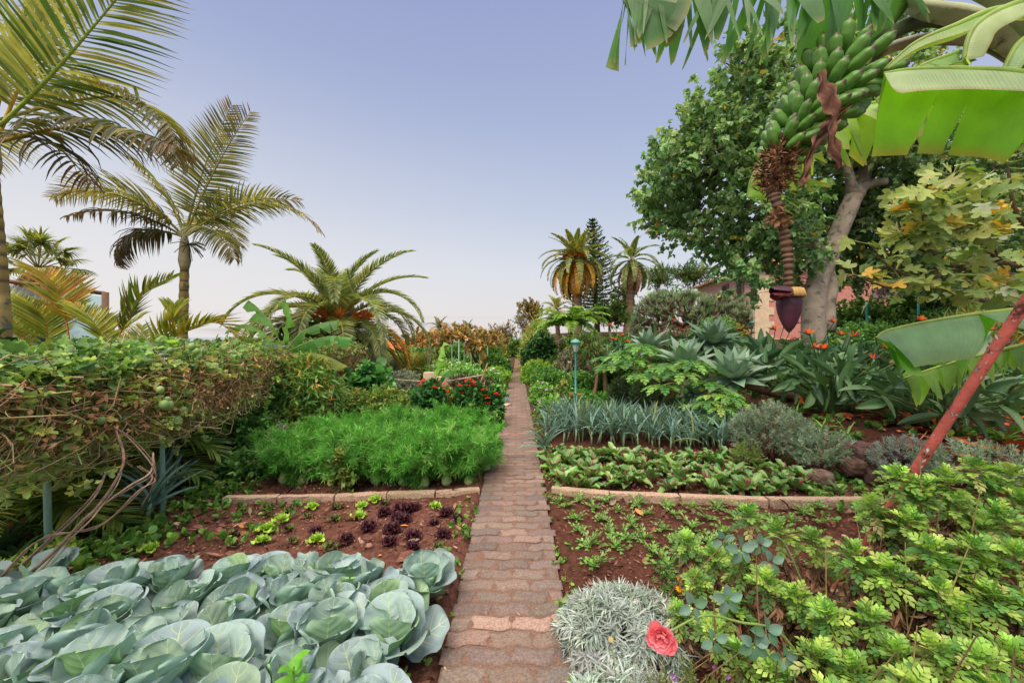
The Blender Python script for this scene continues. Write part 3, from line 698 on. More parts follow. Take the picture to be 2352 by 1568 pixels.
# ================= cabbages =================
cabw = lambda x: .07 if x < .16 else .07 + .93 * max(0.0, 1 - (abs(x - .6) / (.44 if x < .6 else .4)) ** 2.3) ** .5
T_cab = [strip_T(14, cabw, -.02, 13, None, .05, .24, seed=s, rnd=True) for s in range(4)]
T_cabh = [strip_T(10, cabw, 0, 11, None, .03, .8, seed=9 + s, rnd=True) for s in range(2)]
def make_cabbage(k, cat='cabbage'):
    t = thing('cabbage', 'blue green cabbage', cat, group='cabbages in the front left bed')
    g = G(); n = 9; ph = rng.random() * 6.28
    for i in range(n):
        a = ph + i * 2.39996 + rng.normal(0, .15); f = i / (n - 1)
        el = R(40 + 40 * f + rng.normal(0, 9)); L = (.275 - .075 * f) * rng.uniform(.88, 1.1)
        D = np.array([math.cos(el) * math.cos(a), math.cos(el) * math.sin(a), math.sin(el)])
        N_ = np.array([-math.sin(el) * math.cos(a), -math.sin(el) * math.sin(a), math.cos(el)])
        N_ = nrm(N_ + rng.normal(0, .12, 3))
        base = pal(1, [('92a8ad', 4), ('9cb0b8', 3), ('8fa8a0', 2), ('8aa68a', .4)] if f < .65 else [('98b3a0', 2), ('9ab2b0', 3), ('90b088', .7)], .06)[0]
        leaves(g, np.array([math.cos(a), math.sin(a), 0]) * .015 + [0, 0, .02 + .04 * f], D, N_, L, L * rng.uniform(.92, 1.05), T_cab[rng.integers(4)], rng.uniform(-.05, .55) * (1 - .4 * f), base, True)
    g.build('outer_leaves', M['cab'], t)
    g = G()
    for i in range(3):
        a = ph + 1 + i * 2.1; el = R(66 + 6 * i)
        D = np.array([math.cos(el) * math.cos(a), math.cos(el) * math.sin(a), math.sin(el)])
        N_ = np.array([-math.sin(el) * math.cos(a), -math.sin(el) * math.sin(a), math.cos(el)])
        leaves(g, np.array([math.cos(a), math.sin(a), 0]) * .035 + [0, 0, .05], D, N_, .13 - .013 * i, .12 - .012 * i, T_cabh[i % 2], -.15, pal(1, [('98b498', 2), ('9cb8ac', 1)], .05)[0], True)
    g.build('heart', M['cab'], t)
    g = G(); tube(g, [[0, 0, -.02], [0, 0, .12]], [.02, .016], lin('8c9c6c')); g.build('stem', M['stem'], t)
    return t
cabs = Proto([make_cabbage(k) for k in range(6)])
rowsC = [(2.38, -.58, 10), (2.15, -.52, 10), (1.92, -.58, 10), (1.7, -.52, 9), (1.48, -.52, 9), (1.26, -.46, 8), (1.04, -.45, 6)]
rn = ['back row', 'second row from the back', 'third row from the back', 'fourth row from the back', 'fifth row from the back', 'sixth row from the back', 'front row']
for q, (yy, x0, n) in enumerate(rowsC):
    for k in range(n):
        x = x0 - .285 * k - (.14 if q % 2 else 0) + rng.normal(0, .03); y = yy + rng.normal(0, .03) - .05 * (k > 4)
        if q == 0 and k > 6: y -= .06
        s = rng.uniform(.92, 1.12) * (1.06 if q > 2 else 1)
        cabs.put((x, y, float(gh(x, y)) - .02), rng.random() * 6.28, s, 'blue green cabbage, %sfrom the path in the %s' % (ORD[k] if k else 'first ', rn[q]), (rng.normal(0, .06), rng.normal(0, .06)))
# seedling among the cabbages
g = G(); b = np.array([-.82, 1.47, .3])
for k in range(9):
    a = k * 2.4; D = np.array([math.cos(a), math.sin(a), .5 + .1 * k])
    leaves(g, b + [0, 0, -.1 + .02 * k], D, [0, 0, 1], .075, .055, strip_T(5, ell, .2, 3), .5, pal(1, '6fae3c', .08)[0])
tube(g, [b - [0, 0, .3], b + [0, 0, .06]], .004, lin('6f9a44'))
tag(g.build('weed_seedling', M['leaf'], loc=b * [1, 1, 0]), 'bright green young weed growing up between the cabbages', 'weed')
# three far cabbages behind the fennel
for q, (px, py) in enumerate([(975, 975), (1012, 968), (940, 985)]):
    p = at(px, py, 6.3)
    cabs.put((p[0], 6.2, .05), rng.random() * 6, 1.25, 'pale blue cabbage behind the fennel, ' + ['middle one', 'nearest the path', 'farthest from the path'][q])

# ================= lettuces =================
T_frill = strip_T(7, lambda x: .25 + .9 * min(1, x * 1.6) * (1 - .35 * x ** 4), .1, 7, None, .3, .3, seed=3)
T_frill2 = strip_T(6, lambda x: .2 + .8 * min(1, x * 1.6) * (1 - .3 * x ** 4), .1, 7, None, .42, .2, seed=5)
def make_lettuce(spec, size, n, group, tp, cat='lettuce', nm='lettuce', up=.0):
    g = G(); ph = rng.random() * 6
    for i in range(n):
        f = i / n; a = ph + i * 2.4; el = R(15 + 65 * f)
        D = np.array([math.cos(el) * math.cos(a), math.cos(el) * math.sin(a), math.sin(el) + up])
        leaves(g, [0, 0, .004], D, [-D[0] * .3, -D[1] * .3, 1], size * (1.05 - .35 * f) * rng.uniform(.85, 1.15), size * .75, tp, .5, pal(1, spec, .1)[0])
    o = g.build(nm, M['leaf']); return tag(o, group, cat, group)
def dpt(zx, zy): return (526.75 + zx * .349, 1078 + zy * .349)
def place(protos, pts, fmt, sz=(.9, 1.15)):
    pts = sorted(pts, key=lambda p: abs(p[0] - float(pathx(p[1]))))
    pr = Proto(protos)
    for k, p in enumerate(pts):
        pr.put((p[0], p[1], float(gh(p[0], p[1])) - .004), rng.random() * 6.28, rng.uniform(*sz), fmt % (ORD[k] if k < len(ORD) else ''))
LG = [(340, 325), (238, 385), (215, 460), (570, 455), (850, 300), (872, 230), (958, 190), (1355, 232), (545, 235)]
LP = [(1020, 275), (1120, 245), (1175, 255), (1225, 240), (1105, 310), (1150, 325), (1350, 345), (1430, 285), (1495, 320), (915, 375), (1070, 390), (1210, 430), (1410, 420), (1055, 470), (1205, 500), (770, 450), (565, 400)]
LM = [(95, 265), (250, 285), (130, 355), (510, 295), (390, 380), (690, 315), (705, 235), (20, 415), (30, 490), (415, 455), (660, 500), (1020, 215), (440, 205), (390, 260), (270, 240), (1375, 500), (1365, 580)]
f_ = lambda Lz: [tuple(gp(*(lambda q: (q[0], q[1] + 5))(dpt(*z)))) for z in Lz]
place([make_lettuce([('9cc84a', 2), ('b2d658', 1)], .065, 13, 'bright green lettuces in the red soil', T_frill) for _ in range(2)], f_(LG) + [tuple(gp(344, 1264))], 'bright lime green lettuce in the red soil, %snearest the path')
place([make_lettuce([('4a2230', 3), ('5c2c3c', 2), ('3a1a26', 1)], .066, 16, 'dark red lettuces in the red soil', T_frill2, nm='red_lettuce') for _ in range(3)], f_(LP), 'dark purple red lettuce, %snearest the path', (.8, 1.35))
place([make_lettuce([('5a5f34', 2), ('6f8440', 2), ('4d3030', 1)], .055, 12, 'small bronze green lettuces in the red soil', T_frill2, nm='bronze_lettuce') for _ in range(3)], f_(LM), 'small bronze and green lettuce, %snearest the path', (.75, 1.1))

# ================= fennel =================
def make_fennel(k):
    t = thing('fennel_plant', 'fennel', 'fennel', group='fennel plants in the bed behind the lettuces')
    gs = G(); gl = G(); gb = G(); H = .56
    lathe(gb, [(.01, -.01), (.035, .0), (.05, .03), (.045, .06), (.03, .1), (.016, .13)], np.array([lin('b7c48c')] * 3 + [lin('a7c070'), lin('94b458'), lin('7fa848')]), n=10)
    for i in range(13):
        a = rng.random() * 6.28; ln = abs(rng.normal(.22, .12)); top = np.array([math.cos(a) * ln, math.sin(a) * ln, H * rng.uniform(.45, .95)])
        p = crv([[math.cos(a) * .015, math.sin(a) * .015, .08], top * [.35, .35, .55], top], 8)
        tube(gs, p, np.linspace(.0065, .002, 8), pal(1, [('84ae4c', 2), ('9cbc64', 1)], .1)[0], 5)
        for q in range(9):                       # branchlets, each a haze of threads
            u = rng.uniform(.42, 1.0); c0 = p[int(u * 7)]; d = nrm(rng.normal(0, .8, 3) + [math.cos(a) * .3, math.sin(a) * .3, .55])
            bl = rng.uniform(.1, .22)
            n = 74; w_ = rng.random(n)[:, None]; pts = c0 + d * w_ * bl + rng.normal(0, .008, (n, 3))
            D = nrm(d * .7 + rng.normal(0, .65, (n, 3)) + [0, 0, .05])
            leaves(gl, pts, D, rng.normal(size=(n, 3)), .085 * rng.uniform(.5, 1.2, n), .0027, T_hair, .5, pal(1, [('5a9a3c', 3), ('6cae4c', 2), ('88bc62', 1.2), ('468636', 1)], .16)[0] * np.exp(rng.normal(0, .14, (n, 1))))
            leaves(gl, c0, d, [.1, .2, .1], bl, .004, T_thin, 0, pal(1, '6fa448')[0])
    gb.build('bulb', M['stem'], t); gs.build('stalks', M['stem'], t); gl.build('feathery_leaves', M['dull'], t)
    return t
fen = Proto([make_fennel(k) for k in range(5)])
fr = ['front row', 'second row', 'third row', 'back row']
for q, (yy, n, x0, x1) in enumerate([(4.22, 9, -.42, -2.5), (4.62, 9, -.36, -2.7), (5.05, 9, -.42, -2.9), (5.5, 8, -.5, -2.7)]):
    for k in range(n):
        x = x0 + (x1 - x0) * k / (n - 1) + rng.normal(0, .04); y = yy + rng.normal(0, .05)
        fen.put((x, y, float(gh(x, y))), rng.random() * 6.28, rng.uniform(.8, 1.18), 'feathery bright green fennel, %sfrom the path in the %s' % (ORD[k] if k else 'first ', fr[q]))
# small chilli bush in front of the fennel
shrub('thin bush with red berries in front of the fennel bulbs', 'berry bush', 785, 1022, 62, 3.98, 'pepper', name='berry_bush', lumps=3, gain=1.2, dens=.7)

# ================= leeks =================
T_leek = strip_T(9, lambda x: min(1, .55 + 2 * x) * (1 - x ** 3) + .02, .5, 3)
def make_leek(k):
    t = thing('leek', 'blue grey green leek standing in the dense leek bed', 'leek', group='leeks in the bed right of the path')
    g = G(); gs = G(); fan = rng.random() * 3.14
    tube(gs, [[0, 0, -.02], [0, 0, .1], [0, 0, .2]], [.014, .014, .017], np.array([lin('8f9a78'), lin('86a078'), lin('7f9c84')]), 7)
    for i in range(9):
        sd_ = 1 if i % 2 else -1; a = fan + (0 if sd_ > 0 else pi) + rng.normal(0, .35)
        el = R(83 - 4.5 * (8 - i) * rng.uniform(.5, 1.2)); z = .1 + .012 * i
        D = np.array([math.cos(el) * math.cos(a), math.cos(el) * math.sin(a), math.sin(el)])
        N_ = np.array([-math.cos(a), -math.sin(a), .3])
        leaves(g, [0, 0, z], D, N_, rng.uniform(.34, .5), .034 * rng.uniform(.8, 1.2), T_leek, abs(rng.normal(.75, .55)), pal(1, [('6f8e86', 4), ('7d9c92', 2), ('5f8078', 2), ('8a9a68', .4)], .1)[0])
    g.build('leaves', M['dull'], t); gs.build('shank', M['stem'], t)
    return t
lk_ = Proto([make_leek(k) for k in range(6)])
cnt = 0
for q in range(9):
    fq = q / 8
    for k in range(15):
        f = k / 14
        x = .62 + f * (2.45 - .35 * fq) + .02 * q + rng.normal(0, .04); y = 5.95 - .6 * f + fq * (1.25 - .35 * f) + rng.normal(0, .05)
        lk_.put((x, y, float(gh(x, y))), rng.random() * 6.28, rng.uniform(.74, 1.05), None, (rng.normal(0, .14), rng.normal(0, .14))); cnt += 1
for q, (x, y) in enumerate([(.5, 5.75), (.46, 5.2)]):
    lk_.put((x, y, 0), rng.random() * 6, 1.05, ['leek leaning over the path at the bed corner', 'drooping leek at the front of the bed next to the path'][q], (0, -.5))
# leek clump by the trellis post
for q, (px, py) in enumerate([(322, 1192), (345, 1186), (375, 1178), (338, 1200)]):
    p = gp(px, py); lk_.put((p[0], p[1], 0), rng.random() * 6, 1.05, 'sprawling leek beside the green trellis post, ' + ['leftmost', 'middle', 'rightmost', 'front one'][q], (rng.normal(0, .3), rng.normal(0, .3)))

# ================= beets =================
T_beet = strip_T(7, lambda x: .1 if x < .28 else .12 + .9 * math.sin(pi * min(1, (x - .28) / .74) ** .75) ** .8, .2, 5, lambda s, t: (.95, .5, .65) if (abs(t) < .1 and s < .7 or s < .22) else (1, 1, 1), .12, .2, 2)
def make_beet(k):
    g = G(); n = 10 + k % 3
    for i in range(n):
        a = i * 2.4 + rng.normal(0, .3); el = R(rng.uniform(28, 80)); D = np.array([math.cos(el) * math.cos(a), math.cos(el) * math.sin(a), math.sin(el)])
        L = rng.uniform(.1, .19); leaves(g, [0, 0, .0], D, [-math.cos(a), -math.sin(a), .6], L, L * .42, T_beet, rng.uniform(.3, 1.4), pal(1, [('64904a', 4), ('7ca454', 2), ('507a42', 2), ('8f9a50', .4)], .14)[0])
    t = thing('beet', 'beet', 'beet', group='beets behind the granite edging')
    g.build('leaves', M['gloss'], t); gs = G()
    for i in range(6):
        a = rng.random() * 6; tube(gs, crv([[0, 0, 0], [math.cos(a) * .02, math.sin(a) * .02, .05], [math.cos(a) * .06, math.sin(a) * .06, .11]], 4), [.005, .004, .003, .0025], pal(1, '8a2040')[0], 5)
    lathe(gs, [(.004, .03), (.02, .018), (.022, 0), (.01, -.02)], lin('6a2438'), n=8)
    gs.build('stalks', M['stem'], t); return t
bt = Proto([make_beet(k) for k in range(7)])
br = ['front row', 'second row', 'third row', 'fourth row', 'back row']
for q in range(5):
    n = 16
    for k in range(n):
        if rng.random() < .07: continue
        f = k / (n - 1); x = .5 + f * (2.75 - .12 * q) + rng.normal(0, .05); y = 4.14 + q * .25 - f * .18 + rng.normal(0, .05)
        bt.put((x, y, float(gh(x, y))), rng.random() * 6.28, rng.uniform(.9, 1.4) * (1.1 if k < 4 else 1), 'beet with red stalks, %sfrom the path in the %s' % (ORD[k] if k else 'first ', br[q]))

# ================= rocket seedlings =================
def make_seed(k):
    g = G()
    for i in range(11):
        a = i * 2.4 + rng.normal(0, .3); el = R(rng.uniform(15, 70)); D = np.array([math.cos(el) * math.cos(a), math.cos(el) * math.sin(a), math.sin(el)])
        leaves(g, [0, 0, .005], D, [0, 0, 1], rng.uniform(.075, .13), .04, T_lob3, .8, pal(1, [('7cab50', 3), ('92b868', 2), ('5f9040', 1)], .1)[0])
    return tag(g.build('rocket_seedling', M['leaf']), 's', 'seedling', 'rocket seedlings in the dark soil')
SD = [(395, 850), (545, 845), (725, 858), (960, 875), (1185, 893), (1365, 903), (1550, 908), (1745, 920), (440, 895), (635, 900), (825, 925), (1030, 945), (1235, 955), (1475, 985), (1680, 985), (1950, 990), (510, 988), (705, 990), (920, 1020), (1150, 1060), (1360, 1055), (1600, 1080), (535, 1070), (770, 1090), (890, 1130), (1010, 1125), (1250, 1140), (1490, 1160), (605, 1170), (800, 1185), (1075, 1240), (1310, 1265), (650, 1320), (1185, 1330), (1560, 1260), (2180, 940), (2300, 900), (2320, 1010), (2100, 1000)]
sp_ = Proto([make_seed(k) for k in range(5)])
rws = [SD[0:8], SD[8:16], SD[16:22], SD[22:28], SD[28:32] + SD[34:35], SD[32:34], SD[35:39]]
rnm = ['row beside the granite edging', 'second row from the edging', 'third row from the edging', 'fourth row from the edging', 'fifth row from the edging', 'row nearest the silver bush', 'far right end of the bed']
for r_, nm_ in zip(rws, rnm):
    for k, z in enumerate(sorted(r_)):
        p = gp(1163.75 + z[0] * .3125, 882 + z[1] * .3125 + 4)
        sp_.put((p[0], p[1], float(gh(p[0], p[1]))), rng.random() * 6.28, rng.uniform(.85, 1.2) * (1.3 if z[1] > 1150 else 1), 'green rocket seedling, %sfrom the path in the %s' % (ORD[k] if k else 'first ', nm_))
# ================= trellis with passion fruit vine =================
TE = np.array([(-3.05, 1.9), (-3.12, 2.8), (-3.1, 3.5), (-3.35, 4.6), (-3.75, 5.6), (-3.9, 7.2), (-3.6, 9.0)])   # the side facing the garden
def te(u): return np.array([np.interp(u * 6, range(7), TE[:, 0]), np.interp(u * 6, range(7), TE[:, 1])]).T
tv = thing('passion_fruit_vine', 'passion fruit vine with dead brown leaves draped over the long trellis', 'vine', (-4, 4, 0))
b = np.array([-4, 4, 0.])
g = G()
n = 2100; u = rng.random(n) ** 1.15; e = te(u)     # the dense green roof and its rounded edge
x = e[:, 0] - np.abs(rng.normal(0, 1.0, n)) * .9 + .12; y = e[:, 1] + rng.normal(0, .12, n)
z = 1.37 + .05 * vnoise(x, y, 5, 3) + rng.normal(0, .03, n) - .10 * np.clip((x - e[:, 0]) * 5, 0, 1) - .004 * y
sprays(g, np.stack([x, y, z], 1), nrm(rng.normal(0, .5, (n, 3)) + [.3, -.3, .2]), 9, .18, .066, .066, T_tri, [('78a05e', 4), ('94b464', 3), ('608450', 2), ('b0c46c', 1)], .9, .8, .1, nup=1.3)
n = 2500; u = rng.random(n) ** 1.2; e = te(u)      # curtain of leaves hanging down the side
v = rng.random(n) ** 1.5
low = .72 + .12 * np.sin(u * 31) + .1 * np.sin(u * 67 + 1) + .05 * np.sin(u * 140) + .22 * sstep(.12, .4, u)
z = 1.38 - v * (1.38 - low + .06)
x = e[:, 0] + .1 * np.sin(v * 3) + rng.normal(0, .09, n); y = e[:, 1] + rng.normal(0, .1, n)
kp = rng.random(n) < np.interp(v, [0, .12, .3, .6, .85, 1], [1, .9, .3, .2, .36, .5]) + .45 * (vnoise(x * 3, y * 2 + z * 6, 2.5, 8) > .1)
P_ = np.stack([x, y, z], 1)[kp]
sprays(g, P_, nrm(rng.normal(0, .5, (len(P_), 3)) + [.5, -.4, -.3]), 5, .15, .052, .054, T_tri, [('94ac5a', 4), ('b0c068', 3), ('7a9254', 2), ('d0c064', .9), ('bccc78', 1)], .9, .8, .0, nup=1.0)
g.build('green_leaves', M['leaf'], tv, b)
g = G(); n = 7500; u = rng.random(n) ** 1.1; e = te(u); v = rng.random(n) ** .8   # dead leaves
P_ = np.stack([e[:, 0] + rng.normal(0, .09, n) + .12, e[:, 1] + rng.normal(0, .12, n), 1.34 - v * .46], 1)
leaves(g, P_, rng.normal(size=(n, 3)) + [0, 0, -.8], rng.normal(size=(n, 3)), rng.uniform(.03, .07, n), rng.uniform(.008, .028, n), T_leaf, rng.uniform(-2.4, 2.4, n), pal(n, [('b88a64', 3), ('cca67c', 3), ('946a4c', 2), ('c29a70', 2), ('e0bf96', .8)], .2))
g.build('dead_leaves', M['dry'], tv, b)
g = G()
for q in range(2200):
    u0 = rng.random() ** 1.1; e0 = te(np.array([u0]))[0]; d = rng.normal(0, .28)
    e1 = te(np.array([np.clip(u0 + d * .3, 0, 1)]))[0]; z0 = rng.uniform(.9, 1.36); z1 = z0 + rng.normal(-.15, .25)
    o_ = rng.normal(0, .09, 4)
    tube(g, crv([[e0[0] + o_[0] + .1, e0[1], z0], [(e0[0] + e1[0]) / 2 + o_[1] + .13, (e0[1] + e1[1]) / 2, (z0 + z1) / 2 - rng.uniform(-.06, .1)], [e1[0] + o_[2] + .1, e1[1], np.clip(z1, .7, 1.38)]], 7), rng.uniform(.002, .0045), pal(1, [('a89a68', 3), ('9a7a5a', 3), ('8ba65c', 2), ('c4ab88', 1.5)], .15)[0], 4, False)
g.build('tangled_stems', M['stem'], tv, b)
# old woody stems sweeping up from the front
g = G()
W_ = [([(0, 1342), (100, 1255), (210, 1150), (243, 1085)], 2.35, 2.75, .011), ([(10, 1365), (120, 1270), (190, 1195), (222, 1165), (262, 1110), (285, 1050), (262, 980)], 2.3, 2.8, .012),
      ([(35, 1380), (110, 1290), (200, 1190), (290, 1120), (345, 1085), (352, 1040)], 2.3, 2.9, .010), ([(0, 1325), (90, 1240), (230, 1205), (320, 1130), (350, 1095), (320, 1070)], 2.3, 2.9, .009),
      ([(120, 1060), (140, 1010), (125, 950), (130, 900)], 2.75, 2.8, .012), ([(180, 1080), (150, 1000), (110, 960), (118, 880)], 2.75, 2.8, .009), ([(135, 1085), (110, 1040), (105, 970), (128, 905)], 2.77, 2.8, .008),
      ([(262, 980), (300, 1010), (350, 1070), (355, 1110), (325, 1160)], 2.75, 2.85, .007), ([(30, 860), (20, 920), (60, 965), (130, 975), (220, 960)], 2.6, 2.8, .005)]
for pts, ya, yb, r_ in W_:
    m = len(pts); P_ = np.array([at(px, py, ya + (yb - ya) * k / (m - 1)) for k, (px, py) in enumerate(pts)])
    for o_ in (0, 1):
        tube(g, crv(P_ + [[0, 0, 0]] * m + rng.normal(0, .012, (m, 3)) * o_, 24), r_ * (.68 if not o_ else .42) * np.exp(rng.normal(0, .08, 24)), pal(1, [('9c8270', 2), ('86705f', 1)], .08)[0], 6)
g.build('woody_stem', M['wood'], tv, b)
for q, (px, py, r_) in enumerate([(377, 929, 15), (391, 805, 11), (620, 958 - 40, 11), (620, 930, 17), (674, 945, 17), (368, 895, 12), (655, 968, 17), (750, 808, 11), (727, 795 + 12, 11), (710, 776 + 20, 12), (688, 905, 10), (440, 957, 12), (232, 965, 13)]):
    if px > 500: px = px * .62 ; 
    Yq = np.interp(px, [0, 120, 373, 450, 525], [2.1, 2.42, 3.0, 3.65, 4.7]); c = at(px, py, Yq)
    g = G(); rr = r_ / FP * Yq * .68; th = np.linspace(0, pi, 11)
    lathe(g, [(rr * math.sin(a) + 1e-4, -rr * 1.1 * math.cos(a)) for a in th], pal(1, [('7f9c5a', 2), ('6c8c4c', 1)], .08)[0], n=14)
    o = g.build('fruit', M['fruit'], tv); o.location = c - b
# posts of the trellis
def post(px, pyt, pyb, Yp, r_, label, zt=None, c='7fa59a', name='trellis_post', cat='metal post', group=None, mt='paint'):
    bs = at(px, pyb, Yp); z0 = float(gh(bs[0], Yp)); top = at(px, pyt, Yp)[2] if zt is None else zt
    t = thing(name, label, cat, (bs[0], Yp, z0), group=group); g = G()
    lean = rng.normal(0, .008, 2)
    tube(g, [[0, 0, -.05], [lean[0], lean[1], (top - z0) * .5], [lean[0] * 2, lean[1] * 2, top - z0]], r_, lin(c), 10); g.build('pole', M[mt], t)
    g = G(); tube(g, [[lean[0] * 2, lean[1] * 2, top - z0 - .03], [lean[0] * 2, lean[1] * 2, top - z0 + .004]], r_ * 1.18, lin(c) * .8, 10); g.build('cap', M[mt], t)
    return t
post(113, 800, 1290, 2.78, .021, 'pale green metal trellis post wrapped in brown woody stems', 1.45, c='8fb0a0')
post(373, 800, 1195, 3.4, .019, 'pale green metal trellis post beside the sprawling leeks', 1.45)
post(525, 800, 1040, 5.3, .017, 'thin green trellis post at the shaded end of the trellis', 1.45, c='6a8f88')
post(567, 820, 1010, 6.2, .017, 'farthest thin green trellis post behind the climbing bush', 1.4, c='6a8f88')
post(408, 860, 1100, 4.3, .013, 'thin wooden stake under the trellis behind the green post', 1.3, c='7a6a58', name='stake', cat='stake', mt='wood')
# rails that carry the vine
g = G()
for k in range(len(TE) - 1):
    tube(g, [[*TE[k], 1.43], [*TE[k + 1], 1.43]], .014, lin('7fa59a') * .8, 8)
for yy in np.arange(2.2, 8, .7):
    x0 = te(np.array([np.interp(yy, TE[:, 1], np.arange(7)) / 6]))[0][0]; tube(g, [[x0, yy, 1.455], [x0 - 3.6, yy + .2, 1.455]], .011, lin('7fa59a') * .7, 6)
tag(g.build('pipe_trellis', M['paint'], loc=(-3.4, 4, 1.4)), 'horizontal green pipe rails of the trellis under the vine', 'trellis')
# hose along the ground under the trellis
g = G(); tube(g, crv([at(420, 1092, 4.1) * [1, 1, 0] + [0, 0, .28], at(510, 1068, 4.9) * [1, 1, 0] + [0, 0, .3], at(610, 1050, 5.6) * [1, 1, 0] + [0, 0, .26], at(320, 1062, 3.8) * [1, 1, 0] + [-.6, .3, .3]][:3], 16), .017, lin('2a2526'), 8)
tag(g.build('water_hose', M['hose']), 'black irrigation pipe slung under the trellis', 'pipe')
# dark growth inside, behind the curtain
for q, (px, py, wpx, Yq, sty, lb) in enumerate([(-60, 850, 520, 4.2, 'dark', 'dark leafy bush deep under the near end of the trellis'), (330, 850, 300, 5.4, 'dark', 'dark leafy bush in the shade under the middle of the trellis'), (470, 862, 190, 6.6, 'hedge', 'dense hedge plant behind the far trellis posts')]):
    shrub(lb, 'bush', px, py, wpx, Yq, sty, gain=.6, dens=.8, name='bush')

# ================= palms =================
PG = [('7f8454', 3), ('a8a262', 3), ('667048', 3), ('b8ae74', 1)]
def crownshaft_palm(label, px, pyc, Yp, trunk, r0, r1, fronds, cs, group=None, spec=PG, rings=14):
    c = at(px, pyc, Yp); base = np.array([at(trunk[0], 800, Yp)[0], Yp, 0.0]); base[2] = float(gh(base[0], Yp))
    t = thing('palm_tree', label, 'palm tree', base, group=group)
    g = G(); n = 90; p = crv([base - [0, 0, .1], (base * .55 + c * .45) + [.04, 0, 0], c - [0, 0, cs]], n); u = np.linspace(0, 1, n)
    rg = 1 + .05 * np.sin(u * rings * 2 * pi); ring = (np.sin(u * rings * 2 * pi) < -.82)
    Cc = lin('a08a58')[None] * (1 + .18 * np.sin(u * 37))[:, None]; Cc = np.where(ring[:, None], lin('5f5038')[None], Cc)
    tube(g, p, (r0 + (r1 - r0) * u) * rg, Cc, 14); g.build('trunk', M['smoothbark'], t, base)
    g = G(); p = crv([c - [0, 0, cs], c - [0, 0, cs * .5], c + [0, 0, .1]], 16); tube(g, p, np.interp(np.linspace(0, 1, 16), [0, .25, .7, 1], [r1 * 1.05, r1 * 1.45, r1 * 1.1, r1 * .5]), lin('a39a7c'), 12); g.build('crownshaft', M['smoothbark'], t, base)
    for f in fronds:
        gl = G(); gr = G(); kw = dict(spec=spec, rc='8f8a44', nl=54, ll=.62, lw=.036, fw=.3, vee=.15, hang=.7, tipc='8a5a30', broken=.04, rr=.022); kw.update(f[4] if len(f) > 4 else {})
        frond(gl, gr, c, f[0], f[1], f[2], f[3], **kw)
        o = gr.build('frond', M['stem'], t, base); gl.build('leaflets', M['palm'], o, base)
    return t, base, c
br_ = [('4f4a38', 3), ('5f4a38', 2), ('6f5a40', 1), ('4a5038', 2)]
F1 = [(R(8), R(78), R(14), 2.55, dict(roll=.9)), (R(-10), R(64), R(16), 2.5, dict(roll=.8, tipc='6a4030')), (R(0), R(38), R(95), 2.75, dict(ll=.55, pw=1.5)), (R(178), R(46), R(78), 2.75, dict(roll=-.7, pw=1.5)),
      (R(190), R(34), R(62), 1.9, dict(spec=br_, broken=.3, hang=1.4, ll=.45)), (R(165), R(66), R(40), 2.0, dict(roll=-.6)), (R(200), R(20), R(120), 1.3, dict(spec=br_, hang=1.6)),
      (R(-25), R(16), R(85), 1.7, dict(hang=1.3)), (R(60), R(60), R(70), 2.2), (R(100), R(45), R(90), 2.2), (R(20), R(50), R(60), 2.1, dict(roll=.5)), (R(230), R(50), R(90), 1.7)]
tt, bb, cc_ = crownshaft_palm('tall ringed palm with ragged brown tipped fronds behind the trellis', 424, 545, 7.0, (405,), .092, .066, F1, .55)
g = G()
for k in range(26):
    d = nrm(rng.normal(size=3) * [1, .6, .5] + [.7, 0, -.3]); tube(g, crv([cc_ + [.08, 0, -.12], cc_ + [.08, 0, -.12] + d * .13, cc_ + [.08, 0, -.18] + d * .25], 5), .006, lin('5a5038'), 4)
o = g.build('seed_cluster', M['wood'], tt, bb)
F2 = [(0, 0, 0, 1, dict(path=[at(0, 290, 4.2), at(120, 170, 4.15), at(262, 5, 4.1), at(380, -140, 4.0)], ll=.82, lw=.038, nl=64, roll=.35, hang=.45, rc='8fa63c', fw=.5, tipc='a0683c', spec=[('54703c', 3), ('a3a45e', 3), ('76844a', 2)])),
      (0, 0, 0, 1, dict(path=[at(-10, 330, 4.5), at(60, 160, 4.6), at(105, 60, 4.7), at(150, -90, 4.8)], ll=.8, lw=.05, nl=60, rc='b08a30', roll=.2, spec=[('8f9460', 3), ('9aa070', 2)])),
      (0, 0, 0, 1, dict(path=[at(0, 325, 4.3), at(110, 298, 4.25), at(240, 290, 4.1), at(345, 320, 3.9), at(415, 345, 3.8)], ll=.62, lw=.045, nl=60, hang=1.2, rc='8f7a38', spec=[('4a5636', 3), ('6a6038', 2), ('85804a', 1)])),
      (0, 0, 0, 1, dict(path=[at(0, 275, 4.6), at(150, 235, 4.7), at(290, 225, 4.8), at(385, 285, 4.8), at(410, 375, 4.8)], ll=.7, lw=.045, nl=62, hang=.9, rc='a09a50', spec=[('8a8448', 3), ('6f7a40', 3), ('9a9458', 2)])),
      (0, 0, 0, 1, dict(path=[at(-10, 300, 4.5), at(120, 330, 4.3), at(210, 420, 4.2)], ll=.6, nl=26, hang=1.6, spec=br_, broken=.45)),
      (R(200), R(60), R(60), 2.2), (R(150), R(20), R(60), 2.2), (R(250), R(30), R(80), 2), (R(100), R(80), R(20), 2.4)]
crownshaft_palm('nearest palm, its ringed ochre trunk at the left edge of the picture', -18, 300, 4.5, (8,), .095, .055, F2, .5, rings=22)

